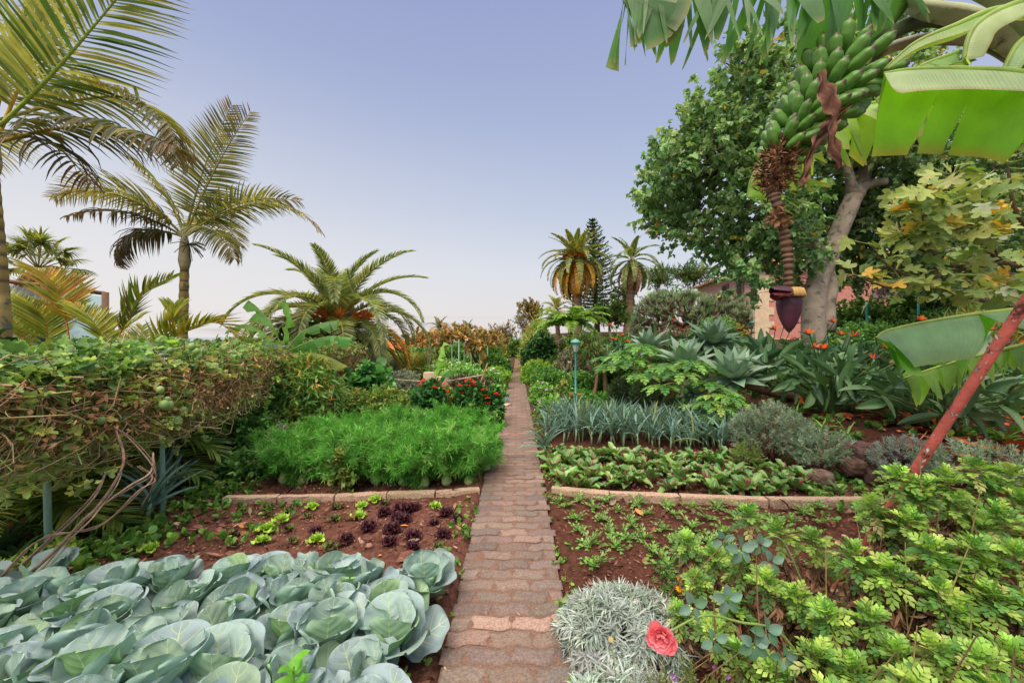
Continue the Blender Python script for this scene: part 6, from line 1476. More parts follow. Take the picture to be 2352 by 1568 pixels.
for e, d in tips:
    n = 22; D = nrm(rng.normal(0, .6, (n, 3)) + d * .4 + [0, 0, .7]); leaves(g, e, D, [0, 0, 1.0], .36 * rng.uniform(.7, 1.1, n), .05, T_palm2, .3, pal(1, [('8a9c88', 3), ('78906f', 2), ('9aa58c', 1)], .1)[0] * np.exp(rng.normal(0, .14, (n, 1))))
g.build('leaf_tufts', M['dull'], t, base)
print('dragon tips', len(tips))

# tree fern
c = at(1310, 752, 15.5); base = np.array([c[0], 15.5, float(gh(c[0], 15.5))]); t = thing('tree_fern', 'tree fern with wide bright green fronds left of the golden palm trunk', 'tree fern', base)
g = G(); tube(g, [base, c], [.11, .09], lin('4a382c'), 10); g.build('trunk', M['wood'], t, base)
for k in range(18):
    gl = G(); gr = G(); az = k * 2.4; frond(gl, gr, c, az, R(58 - 40 * k / 18), R(75), rng.uniform(1.5, 1.9), 34, .42, .085, fw=.25, vee=.05, hang=.4, spec=[('7ba044', 3), ('8fb450', 2), ('5f8838', 2)], rc='6a5a3c', s0=.12, hz=.5)
    o = gr.build('frond', M['stem'], t, base); gl.build('leaflets', M['leaf'], o, base)

# fig tree at the right edge
YF = 3.6
def F_(px, py, Yq=YF): return at(px, py, Yq)
base = F_(2430, 860, 3.8); base[2] = float(gh(base[0], 3.8)); t = thing('fig_tree', 'fig tree with lobed green and yellow leaves reaching in from the right', 'fig tree', base)
g = G(); gl = G(); gs = G()
BR = [[(2420, 650, 3.9), (2330, 632, 3.8), (2220, 618, 3.7), (2120, 640, 3.6), (2040, 610, 3.6), (2000, 560, 3.6)], [(2420, 590, 3.9), (2290, 605, 3.8), (2200, 612, 3.7), (2160, 600, 3.65), (2080, 545, 3.6), (2055, 480, 3.6)],
      [(2420, 705, 3.9), (2330, 702, 3.8), (2250, 688, 3.7), (2180, 668, 3.6), (2110, 655, 3.6), (2040, 660, 3.5), (1960, 630, 3.5)], [(2400, 610, 3.9), (2300, 600, 3.8), (2230, 520, 3.6), (2200, 440, 3.6), (2180, 400, 3.6)],
      [(2420, 560, 3.9), (2340, 500, 3.8), (2320, 420, 3.7), (2310, 340, 3.7)], [(2230, 520, 3.6), (2150, 530, 3.5), (2090, 500, 3.5)], [(2160, 600, 3.65), (2130, 560, 3.5), (2120, 470, 3.4), (2110, 440, 3.4)], [(2300, 600, 3.8), (2270, 540, 3.4), (2255, 470, 3.4)], [(2330, 632, 3.8), (2290, 660, 3.4), (2240, 665, 3.3)]]
for br_i, br in enumerate(BR):
    p = crv([F_(*q) for q in br], 22); tube(g, p, np.linspace(.028 if len(br) > 3 else .014, .006, 22), pal(1, [('6f5c4c', 2), ('85705c', 1)], .06)[0], 7)
    for k in range(4, 22, 1):
        for q in range(2):
            if k < 9 and q: continue
            d = nrm(rng.normal(0, 1, 3) + [-.2, -.3, .35]); e = p[k] + d * rng.uniform(.06, .2)
            tube(gs, crv([p[k], (p[k] + e) / 2 - [0, 0, .01], e], 4), .0028, lin('b0b060'), 4, False)
            fd = nrm(d * [1, 1, .2] + rng.normal(0, .35, 3) + [0, 0, -.25]); nn = nrm(rng.normal(0, .45, 3) + [0, -.35, .9]); s_ = rng.uniform(.11, .18)
            leaves(gl, e, fd, nn, s_, s_ * .95, T_fig, rng.uniform(.1, .8), pal(1, [('9aaa62', 4), ('b0ba6c', 3), ('7f9a54', 3), ('d8ac48', .55), ('aab898', 1)], .1)[0])
trk = crv([base - [0, 0, .1], F_(2440, 760, 3.9), F_(2420, 650, 3.9)], 12); tube(g, trk, np.linspace(.07, .04, 12), lin('85796a'), 9)
tube(g, crv([F_(2440, 760, 3.9), F_(2430, 700, 3.9), F_(2420, 560, 3.9)], 10), .035, lin('85796a'), 8)
g.build('branches', M['smoothbark'], t, base); gl.build('leaves', M['leaf'], t, base); gs.build('leaf_stalks', M['stem'], t, base)

# ================= pink house =================
A0 = np.array([14.9, 24.0]); dl = nrm(np.array([1.25, 8.2])); dr = nrm(np.array([8.2, -1.25])); zg = .9; zt = 5.85
t = thing('house', 'pink house with cream corners and tiled roof behind the trees', 'house', (A0[0], A0[1], zg)); b_ = np.array([A0[0], A0[1], zg])
def quad(g, o, d, a0, a1, z0, z1, C, off=0.0):
    nrm_ = np.array([d[1], -d[0]]); 
    if nrm_ @ (-o) < 0: nrm_ = -nrm_
    P_ = [np.r_[o + d * a + nrm_ * off, z] for a, z in ((a0, z0), (a1, z0), (a1, z1), (a0, z1))]
    g.add(P_, np.array([[0, 1, 2, 3]]), C)
def slab(g, o, d, a0, a1, z0, z1, C, off, th=.06):
    n_ = np.array([d[1], -d[0]])
    if n_ @ (-o) < 0: n_ = -n_
    P_ = []
    for f in (off, off - th):
        P_ += [np.r_[o + d * a + n_ * f, z] for a, z in ((a0, z0), (a1, z0), (a1, z1), (a0, z1))]
    g.add(P_, np.array([[0, 1, 2, 3], [7, 6, 5, 4], [0, 4, 5, 1], [1, 5, 6, 2], [2, 6, 7, 3], [3, 7, 4, 0]]), C)
g = G(); P1 = A0; P2 = A0 + dl * 11; P3 = A0 + dr * 13; P4 = P2 + dr * 13
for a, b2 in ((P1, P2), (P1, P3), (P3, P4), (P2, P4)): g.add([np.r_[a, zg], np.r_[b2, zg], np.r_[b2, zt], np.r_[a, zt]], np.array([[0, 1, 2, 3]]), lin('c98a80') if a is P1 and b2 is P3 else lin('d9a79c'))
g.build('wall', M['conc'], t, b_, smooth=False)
g = G()
slab(g, A0, dl, -.05, .55, zg, zt + .003, lin('d9c3a6'), .05); slab(g, A0, dr, -.05, .75, zg, zt + .006, lin('d9c3a6'), .055)
for k in range(6): slab(g, A0, dr, .75, 1.05, zg + .3 + k * .85, zg + .75 + k * .85, lin('d9c3a6'), .05)
slab(g, A0, dr, 1.06, 13, zt - .35, zt - .01, lin('d9c3a6'), .05); slab(g, A0, dl, .56, 11, zt - .3, zt - .01, lin('d9c3a6'), .05); slab(g, A0, dr, 1.06, 13, zg, zg + .55, lin('d9c3a6'), .052)
slab(g, A0, dl, .56, 11, zg, zg + 1.6, lin('d9c3a6'), .03)
g.build('trim', M['conc'], t, b_, smooth=False)
for k, (d, a, z0_, w_, h_) in enumerate([(dl, 1.7, 1.9, .8, 1.25), (dl, 4.2, 1.9, .8, 1.25), (dl, 1.7, 4.0, .8, 1.2), (dl, 4.2, 4.0, .8, 1.2), (dr, 3.2, 1.9, .9, 1.3), (dr, 6.5, 1.9, .9, 1.3), (dr, 3.2, 4.0, .9, 1.2), (dr, 6.5, 4.0, .9, 1.2), (dr, 9.8, 1.9, .9, 1.3)]):
    g = G()
    for (x0, x1, y0, y1) in ((-.16, 0, -.16, h_ + .16), (w_, w_ + .16, -.16, h_ + .16), (0, w_, h_, h_ + .16), (0, w_, -.16, 0)): slab(g, A0, d, a + x0, a + x1, z0_ + y0, z0_ + y1, lin('7a7068'), .1, .12)
    o = g.build('window', M['conc'], t, b_, smooth=False)
    g = G(); slab(g, A0, d, a + .04, a + w_ - .04, z0_ + .04, z0_ + h_ - .04, lin('2a2424'), .045, .02); g.build('pane', M['hose'], o, b_, smooth=False)
    g = G()
    for (x0, x1, y0, y1) in ((0, .06, 0, h_), (w_ - .06, w_, 0, h_), (w_ / 2 - .03, w_ / 2 + .03, 0, h_), (.06, w_ / 2 - .03, h_ * .5, h_ * .5 + .05), (w_ / 2 + .03, w_ - .06, h_ * .5, h_ * .5 + .05)): slab(g, A0, d, a + x0, a + x1, z0_ + y0, z0_ + y1, lin('6f3f34'), .075, .03)
    g.build('sash', M['paint'], o, b_, smooth=False)
g = G(); ov = .5; cc4 = [P1 - dl * ov - dr * ov, P3 + dr * ov - dl * ov, P4 + dl * ov + dr * ov, P2 + dl * ov - dr * ov]; r1 = (P1 + P2) / 2 + dr * 4; r2_ = (P3 + P4) / 2 - dr * 4
nr = 40                                            # rows of tile as ribs
def roofface(a, b2, c2, d2):
    a, b2, c2, d2 = [np.r_[q[0], q[1]] for q in ((a), (b2), (c2), (d2))]
def rf(pts, z):
    V = []; n = 48
    a, b2, c2, d2 = [np.r_[p, zz] for p, zz in zip(pts, z)]
    for i in range(n + 1):
        u = i / n
        for v in (0, 1):
            p = (a * (1 - u) + b2 * u) * (1 - v) + (d2 * (1 - u) + c2 * u) * v; V.append(p + [0, 0, .05 * (i % 2)])
    a_ = np.arange(n) * 2; g.add(V, np.stack([a_, a_ + 2, a_ + 3, a_ + 1], 1), pal((n + 1) * 2, [('a5694c', 3), ('b98262', 2), ('8a5a44', 1)], .08))
zr = zt + 1.9
rf((cc4[0], cc4[1], r2_, r1), (zt, zt, zr, zr)); rf((cc4[3], cc4[0], r1, r1), (zt, zt, zr, zr)); rf((cc4[1], cc4[2], r2_, r2_), (zt, zt, zr, zr)); rf((cc4[2], cc4[3], r1, r2_), (zt, zt, zr, zr))
g.build('roof', M['tile'], t, b_, smooth=False)
g = G(); 
for a, b2 in ((cc4[0], cc4[1]), (cc4[0], cc4[3])): g.add([np.r_[a, zt - .12], np.r_[b2, zt - .12], np.r_[b2, zt - .005], np.r_[a, zt - .005]], np.array([[0, 1, 2, 3]]), lin('8a6a55'))
g.build('eaves', M['wood'], t, b_, smooth=False)

# ================= banana plant in the foreground =================
YN = 1.9
base = np.array([3.35, 2.05, float(gh(3.35, 2.05))])
t = thing('banana_plant', 'big banana plant leaning in from the right with a bunch of green bananas', 'banana plant', base)
def Q(px, py, Yq=YN): return at(px, py, Yq)
g = G(); tp_ = Q(2560, 230, 2.0)
tube(g, crv([base - [0, 0, .1], (base + tp_) / 2 + [.05, 0, 0], tp_], 24), np.linspace(.14, .1, 24), lin('9aa070')[None] * (1 + .12 * np.sin(np.arange(24) * 1.3))[:, None], 16); g.build('stem', M['smoothbark'], t, base)
for pts, r_, c in [([(2540, 240, 2.0), (2350, 110, 1.9), (2230, 45, 1.85), (2120, 20, 1.9), (2050, -20, 2.0)], .052, 'a8ac8c'), ([(2540, 280, 2.05), (2350, 140, 2.05), (2260, 95, 2.05), (2160, 88, 2.05), (2060, 105, 2.1), (1990, 140, 2.2)], .038, 'a39c8c'), ([(2560, 260, 1.8), (2380, 60, 1.7), (2260, -20, 1.7), (2100, -60, 1.8)], .045, '98a674')]:
    g = G(); p = crv([Q(*q) for q in pts], 26); n = 14; sh = np.ones((26, n)); sh[:, 3:6] *= .55
    tube(g, p, np.linspace(r_ * 1.25, r_ * .6, 26), lin(c)[None] * (1 + .08 * np.sin(np.arange(26)))[:, None], n, ridge=sh); g.build('petiole', M['smoothbark'], t, base)
LV = [  # big leaves: midrib, widths, droops
 ([(2130, -45, 1.9), (1960, -40, 1.9), (1800, -35, 1.9), (1620, -30, 1.9), (1450, -20, 1.9), (1425, -5, 1.9)], dict(wl_=.34, wr=.36, al=74, ar=82, cut=32, spec=[('54804a', 2), ('7c9c58', 1)], gap=.75, curl=10, nseg=70, edge='a8a070', taper=(.05, .97))),
 ([(2460, 205, 1.35), (2350, 168, 1.3), (2200, 158, 1.3), (2090, 160, 1.3), (2030, 168, 1.32)], dict(wl_=.13, wr=.26, al=52, ar=60, cut=(0, [19, 26]), spec='78b42a', spec2='a8b890', gap=.16, curl=14, nseg=50, edge='a87840', taper=(.05, .86))),
 ([(2480, 690, 2.1), (2352, 708, 2.05), (2230, 722, 2.0), (2110, 742, 2.0), (2035, 760, 2.0), (2012, 775, 2.0)], dict(wl_=.22, wr=.24, al=52, ar=72, cut=(2, 6), spec='5fa038', spec2='7a9a78', gap=.3, curl=22, nseg=54, edge='8a9a5a', taper=(.05, .8))),
 ([(2480, 760, 2.5), (2352, 790, 2.5), (2250, 815, 2.5), (2160, 840, 2.5), (2075, 868, 2.5)], dict(wl_=.2, wr=.18, al=80, ar=70, cut=18, spec=[('7a9c50', 1), ('94a85c', 1)], gap=.7, curl=14, nseg=56, edge='a8a060', taper=(.05, .9))),
 ([(2250, 190, 2.5), (2060, 225, 2.5), (1900, 265, 2.5), (1790, 320, 2.5), (1730, 400, 2.5), (1715, 455, 2.5)], dict(wl_=.4, wr=.34, al=58, ar=64, cut=18, spec=[('8fae50', 2), ('a8b45c', 1)], gap=.5, curl=20, nseg=60, edge='c8a050', taper=(.1, .85))),
 ([(2500, 350, 2.3), (2420, 520, 2.3), (2365, 760, 2.3), (2350, 860, 2.3)], dict(wl_=.16, wr=.14, al=70, ar=60, cut=6, spec='5f9248', gap=.3, curl=20, nseg=40, taper=(.1, .8))),
 ([(2420, 40, 1.5), (2300, 20, 1.45), (2190, 60, 1.45), (2100, 100, 1.5), (2030, 160, 1.55)], dict(wl_=.05, wr=.05, al=60, ar=55, cut=0, spec='9ab078', gap=.1, curl=20, nseg=40, taper=(.3, .5))),
 ([(2460, -20, 1.4), (2330, 10, 1.35), (2240, 60, 1.35), (2215, 130, 1.35), (2225, 150, 1.35)], dict(wl_=.07, wr=.06, al=40, ar=30, cut=0, spec='b4c09a', gap=.1, curl=40, nseg=40, taper=(.3, .6))),
 ([(2460, 60, 1.4), (2352, 90, 1.35), (2300, 170, 1.35), (2260, 240, 1.36)], dict(wl_=.05, wr=.05, al=30, ar=50, cut=0, spec='8fb07c', gap=.1, curl=30, nseg=40, taper=(.3, .5))),
 ([(2200, 120, 2.3), (2120, 150, 2.35), (2060, 190, 2.4), (2010, 230, 2.4)], dict(wl_=.3, wr=.2, al=50, ar=50, cut=3, spec='6f9a3c', gap=.2, curl=20, nseg=40, edge='c8842c', taper=(.1, .8))),
 ([(2560, 250, 2.2), (2700, 100, 2.6), (2900, 0, 3.0), (3100, 60, 3.4)], dict(wl_=.35, wr=.35, al=30, ar=30, cut=10, spec='6f9a3c', nseg=50)),
 ([(2560, 230, 2.2), (2600, -100, 2.2), (2560, -400, 2.0), (2400, -550, 1.6)], dict(wl_=.35, wr=.35, al=30, ar=30, cut=8, spec='6f9a3c', nseg=50)),
]
for pts, kw in LV:
    g = G(); banana_leaf([Q(*q) for q in pts], gl=g, rr=.014, **kw); g.build('leaf', M['banana'], t, base)
# peduncle, bunch, tail, bud
SA, SB = Q(1938, 168, 1.98), Q(1795, 345, 1.9)
g = G(); p = crv([Q(2350, 130, 2.05), Q(2200, 50, 2.0), Q(2080, 60, 1.98), SA, (SA + SB) / 2, SB], 40); tube(g, p, np.interp(np.linspace(0, 1, 40), [0, .45, .6, 1], [.045, .036, .034, .02]), pal(1, '4a5a38')[0], 12); g.build('bunch_stalk', M['stem'], t, base)
def ban_mesh(seed):
    r_ = np.random.default_rng(seed); g = G(); n = 15; L = .150 * r_.uniform(.92, 1.08); u = np.linspace(0, 1, n); ang = r_.uniform(.55, .9)
    x = np.sin(ang * u) / ang * L; z = (1 - np.cos(ang * u)) / ang * L
    rad = .030 * np.interp(u, [0, .12, .25, .5, .8, .9, .96, 1], [.32, .5, .85, 1.03, .9, .6, .3, .2])
    Cc = np.array([lin('5c8a3a')] * n) * (1 + .12 * np.sin(u * 5))[:, None]; Cc[-2:] = lin('4a3a28'); Cc[:2] = lin('7fa050') * .9
    rid = 1 + .08 * np.cos(np.arange(15) / 15 * 2 * pi * 5)[None] * np.ones((n, 1))
    tube(g, np.stack([x, 0 * x, z], 1), rad, Cc, 15, ridge=rid)
    return g
bm = [ban_mesh(s).build('banana', M['fruit'], t) for s in range(5)]
ax = nrm(SA - SB); e1 = nrm(np.cross(ax, [0, 1, .2])); e2 = np.cross(ax, e1); nb = 0
for h in range(9):
    f = h / 8; c = SA * (1 - f) + SB * f; nf = 11 if h < 8 else 9; rr0 = .15 - .10 * f; sz = 1.0 - .28 * f; a0 = h * 1.9
    for q in range(nf):
        a = a0 + q / nf * 5.9; rd = e1 * math.cos(a) + e2 * math.sin(a); dbl = (q % 2) * .035
        X_ = nrm(rd * 1.0 + ax * .02 + rng.normal(0, .08, 3)); Z_ = nrm(ax - X_ * (ax @ X_)); Y_ = np.cross(Z_, X_)
        Mx = mathutils.Matrix(np.vstack([np.stack([X_, Y_, Z_], 1).T]).T.tolist()).to_4x4()
        o = bm[nb] if nb < 5 else bm[nb % 5].copy()
        if nb >= 5: col.objects.link(o); o.parent = t
        s_ = sz * rng.uniform(.92, 1.08); loc = c + rd * rr0 * .6 + ax * (dbl - .02) - base
        o.matrix_basis = mathutils.Matrix.Translation(mathutils.Vector([float(v) for v in loc])) @ Mx @ mathutils.Matrix.Scale(s_, 4); nb += 1
# dry remains of flowers and the ribbed tail
g = G(); TA, TB, TC = SB, Q(1775, 430, 1.86), Q(1812, 660, 1.85); n = 900; u = rng.random(n); cc2 = TA[None] * (1 - u[:, None]) + TB[None] * u[:, None]
dd = nrm(rng.normal(size=(n, 3))); rad = .035 + .055 * np.sin(pi * np.clip(u * .9 + .1, 0, 1)); leaves(g, cc2 + dd * (rad * rng.random(n) ** .4)[:, None], dd + rng.normal(0, .5, (n, 3)), rng.normal(size=(n, 3)), rng.uniform(.02, .05, n), rng.uniform(.006, .014, n), T_leaf, rng.uniform(-2, 2, n), pal(n, [('6a4c38', 3), ('8a6a50', 2), ('4a3428', 2), ('b08f70', .7)], .15))
g.build('dried_flowers', M['dry'], t, base)
g = G(); n = 170; p = crv([TA, TB, Q(1795, 500, 1.85), Q(1808, 580, 1.85), TC], n); u = np.linspace(0, 1, n); wv_ = np.abs(np.sin(u * pi * 24 + .4 * np.sin(u * 40)))
rad = .0145 + .0085 * wv_; Cc = lin('665042')[None] * (.55 + .75 * wv_)[:, None]; tube(g, p, rad, Cc, 12, ridge=1 + .16 * np.sin(np.arange(12)[None] * .9 + np.arange(n)[:, None] * .09)); g.build('scarred_tail', M['wood'], t, base)
g = G(); n = 60; q_ = Q(1790, 505, 1.83); leaves(g, q_ + rng.normal(0, .014, (n, 3)), rng.normal(size=(n, 3)) + [-.3, 0, .2], rng.normal(size=(n, 3)), .05, .02, T_leaf, rng.uniform(-1.5, 1.5, n), pal(n, [('9a7a60', 2), ('7a5a44', 1)], .1)); g.build('dry_shreds', M['dry'], t, base)
bt_ = Q(1813, 668, 1.85); bb_ = Q(1812, 765, 1.85); L = bt_[2] - bb_[2]; g = G()
prof = [(.012, L + .005), (.045, L - .005), (.063, L - .03), (.068, L - .062), (.063, L - .1), (.049, L - .14), (.028, L - .18), (.01, L - .2), (1e-4, L - .208)]
prof = [(r * .78, (z - (L - .208)) / .208 * L) for r, z in prof]
zz = np.linspace(0, 1, 26); pr = np.array(prof); tt_ = np.linspace(0, 1, len(pr)); prr = np.stack([np.interp(zz, tt_, pr[:, 0]), np.interp(zz, tt_, pr[:, 1])], 1)
cl = np.array([lin('4a2838') * (1 + .25 * math.sin(k * .5)) for k in range(26)]); th = np.arange(28)
V = []; 
for k in range(26):
    for j in range(28):
        a = j / 28 * 2 * pi; r_ = prr[k, 0] * (1 + .035 * math.cos(3 * a + zz[k] * 2) + .012 * math.cos(7 * a)); V.append([bb_[0] + r_ * math.cos(a), bb_[1] + r_ * math.sin(a), bb_[2] + prr[k, 1]])
i, j = np.meshgrid(np.arange(25), np.arange(28), indexing='ij'); a = (i * 28 + j).ravel(); b3 = (i * 28 + (j + 1) % 28).ravel(); g.add(V, np.stack([a, a + 28, b3 + 28, b3], 1), np.repeat(cl, 28, 0))
bud = g.build('male_bud', M['bud'], t, base)
g = G(); T_br = strip_T(10, lambda x: .3 + .7 * math.sin(pi * min(1, x * .9 + .05)), 0, 9, None, 0, .9, 1)
leaves(g, bt_ + [-.01, -.03, -.005], nrm([-1, -.1, .12]), nrm([.1, -.3, -1]), .115, .075, T_br, -.5, lin('6a2432')); leaves(g, bt_ + [-.015, -.03, .012], nrm([-1, -.1, .28]), nrm([.1, -.2, -1]), .11, .085, T_br, -.6, lin('4a2a3c')); g.build('raised_bract', M['bud'], bud, base)
g = G()
for k in range(30):
    a = -pi + k * .14 + rng.normal(0, .03) - .3; p0 = bt_ + [math.cos(a) * .034, math.sin(a) * .034, .006]; tube(g, crv([p0, p0 + [math.cos(a) * .018, math.sin(a) * .018, 0], p0 + [math.cos(a) * .028, math.sin(a) * .028, -.035]], 5), [.005, .0065, .006, .006, .007], pal(1, [('d8b878', 2), ('c09a5c', 1)], .08)[0], 6)
g.build('florets', M['petal'], bud, base)
for pts, w_ in (([(1885, 165, 1.72), (1900, 215, 1.7), (1915, 265, 1.7), (1912, 320, 1.7), (1930, 385, 1.71)], .066), ([(1950, 245, 1.8), (1905, 285, 1.8), (1870, 335, 1.8), (1850, 400, 1.8), (1842, 430, 1.8)], .055)):
    g = G(); p = crv([Q(*q) for q in pts], 26); Tt = nrm(np.gradient(p, axis=0)); Sd = nrm(np.cross(Tt, [0, 1.0, .1])); u = np.linspace(0, 1, 26); wd = w_ * np.interp(u, [0, .15, .35, .6, .8, 1], [.25, .8, 1.0, .6, .45, .1]); v = np.linspace(-1, 1, 9)
    V = p[:, None] + Sd[:, None] * (wd[:, None] * v[None] * .5)[..., None] + np.array([0, -1.0, 0]) * (.016 * np.sin(v[None] * 5 + u[:, None] * 11) + .01 * np.sin(u[:, None] * 30 + v[None] * 2))[..., None]
    a = (np.arange(25)[:, None] * 9 + np.arange(8)[None]).ravel(); Cc = lin('7a564a')[None, None] * (1 + .25 * np.sin(v[None] * 6 + u[:, None] * 4))[..., None]; Cc[:, [0, -1]] = lin('a07a68'); g.add(V, np.stack([a, a + 9, a + 10, a + 1], 1), Cc); g.build('dead_bract', M['dry'], t, base)

# red pole propping the plant
pb = at(1905, 1378, 2.42); pt_ = pb + (at(2352, 700, 1.75) - pb) * 1.35
g = G(); n = 40; d = nrm(pt_ - pb); tube(g, pb + (pt_ - pb) * np.linspace(-.02, 1, n)[:, None], .0225, lin('b45a50')[None] * (1 + .1 * np.sin(np.arange(n) * .8))[:, None], 18)
tr_ = thing('prop_pole', 'rusty red metal pole leaning diagonally to prop the banana plant', 'pole', pb); g.build('pole', M['rust'], tr_, pb)
g = G(); u = rng.random(260); a = rng.uniform(0, 6.3, 260); s_ = nrm(np.cross(d, [0, 0, 1.0])); u_ = np.cross(s_, d)
P_ = pb + d * (u * np.linalg.norm(pt_ - pb))[:, None] + (s_ * np.cos(a)[:, None] + u_ * np.sin(a)[:, None]) * .0229
leaves(g, P_, d + rng.normal(0, .3, (260, 3)), P_ - (pb + d * (u * np.linalg.norm(pt_ - pb))[:, None]), rng.uniform(.006, .035, 260), rng.uniform(.004, .012, 260), T_dia, 0, pal(260, [('7fa8a4', 3), ('a8c0b8', 1)], .1)); g.build('paint_flakes', M['paint'], tr_, pb)

# ================= silver bush, rose, marguerites =================
b_ = np.array([.72, 2.05, 0.]); 
def silver(label, px, py, Yq, rx, ry_, H, n):
    c = at(px, py, Yq); b_ = np.array([c[0], Yq, 0.]); t = thing('silver_bush', label, 'silver leaved plant', b_); g = G(); gs = G()
    d = nrm(rng.normal(size=(n, 3))); d[:, 2] = np.abs(d[:, 2]) * .9 + .05; C_ = b_ + d * np.array([rx, ry_, H]) * .78 * (1 + .15 * vnoise(d[:, 0] * 3, d[:, 1] * 3, 2, 3))[:, None]
    for k in range(n):
        m_ = 30; ax_ = nrm(d[k] + [0, 0, .6] + rng.normal(0, .3, 3)); D = nrm(ax_ * rng.uniform(.1, 1.3, (m_, 1)) + rng.normal(0, .6, (m_, 3)))
        leaves(g, C_[k] + rng.normal(0, .008, (m_, 3)), D, ax_ + [0, 0, .6], .085 * rng.uniform(.6, 1.15, m_), .0095, T_strap, rng.uniform(.5, 1.7, m_), pal(1, [('aab6b4', 3), ('94a29c', 2), ('bcc6c6', 1)], .14)[0] * np.exp(rng.normal(0, .1, (m_, 1))))
        if k % 2: tube(gs, crv([b_ + [0, 0, .01], (b_ + C_[k]) / 2, C_[k]], 5), .004, lin('9a9a88'), 4, False)
    g.build('leaves', M['dull'], t, b_); gs.build('stems', M['stem'], t, b_); return t
silver('silvery white narrow leaved bush spilling over the path edge', 1432, 1330, 2.05, .40, .32, .27, 230)
silver('lower silvery white bush in front, behind the pink rose', 1445, 1500, 1.62, .30, .24, .15, 90)
# marguerite bushes: brown leafy stems topped by bright green lobed tufts
def marg_tuft(g, gd, gs, base_, top, L=.085, n=26, dead=90):
    p = crv([base_, (base_ + top) / 2 + rng.normal(0, .02, 3), top], 12); tube(gs, p, np.linspace(.006, .0035, 12), pal(1, [('8a7450', 2), ('7a6a48', 1)], .1)[0], 5, False)
    ax_ = nrm(p[-1] - p[-3]); a = np.arange(n) * 2.4; el = np.linspace(1.35, -.15, n) + rng.normal(0, .15, n)
    s1 = nrm(np.cross(ax_, [0.1, 1, 0])); s2 = np.cross(ax_, s1); D = (s1 * np.cos(a)[:, None] + s2 * np.sin(a)[:, None]) * np.cos(el)[:, None] + ax_ * np.sin(el)[:, None]
    k_ = np.linspace(0, 1, n)[:, None]
    P_ = p[-1] - ax_ * .05 * k_
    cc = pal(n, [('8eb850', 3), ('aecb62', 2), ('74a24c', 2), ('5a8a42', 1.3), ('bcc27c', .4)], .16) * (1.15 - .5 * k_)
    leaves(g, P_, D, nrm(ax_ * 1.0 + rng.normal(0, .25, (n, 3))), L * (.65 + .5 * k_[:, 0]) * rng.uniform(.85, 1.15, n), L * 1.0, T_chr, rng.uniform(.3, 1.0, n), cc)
    q = dead; u = rng.random(q) * .62 + .28; i = (u * 10.99).astype(int); Pd = p[i] + rng.normal(0, .016, (q, 3)) - [0, 0, .02]
    leaves(gd, Pd, rng.normal(0, .5, (q, 3)) + [0, 0, -1.0], rng.normal(size=(q, 3)), rng.uniform(.035, .075, q), rng.uniform(.01, .024, q), T_leaf, rng.uniform(-1.5, 1.5, q), pal(q, [('8a6a56', 3), ('a8866c', 2), ('6a5042', 2)], .18))
MG = [('foreground marguerite bush with bright green tufts below the red pole', (2.0, 2.0), [(1790, 1215, 1.95), (1870, 1235, 1.9), (1720, 1180, 2.05), (1640, 1270, 2.1), (1580, 1240, 2.2), (1760, 1330, 1.75), (1680, 1380, 1.8), (1600, 1330, 2.0), (1700, 1290, 1.9), (1560, 1400, 1.9), (1640, 1440, 1.75)]),
      ('tallest foreground marguerite bush crossing the red pole', (2.15, 1.75), [(2060, 1125, 1.85), (2120, 1150, 1.8), (2000, 1190, 1.9), (2090, 1230, 1.75), (2180, 1130, 1.8), (1960, 1300, 1.7), (2040, 1340, 1.6), (2140, 1290, 1.6), (1900, 1440, 1.55), (2000, 1450, 1.5), (1830, 1400, 1.7)]),
      ('marguerite bush at the right edge with drooping brown stems', (2.45, 1.75), [(2240, 1105, 1.95), (2320, 1120, 1.9), (2200, 1190, 1.75), (2290, 1210, 1.7), (2352, 1180, 1.8), (2240, 1290, 1.55), (2330, 1300, 1.5), (2160, 1390, 1.5), (2280, 1400, 1.45), (2350, 1420, 1.45), (2390, 1250, 1.6)]),
      ('nearest marguerite bush in the bottom right corner', (1.65, 1.25), [(1880, 1500, 1.45), (1960, 1530, 1.4), (2060, 1500, 1.4), (2150, 1490, 1.35), (2240, 1510, 1.3), (2330, 1500, 1.3), (1780, 1540, 1.5), (2100, 1570, 1.25), (1700, 1500, 1.6), (2300, 1590, 1.2), (1920, 1600, 1.3)])]
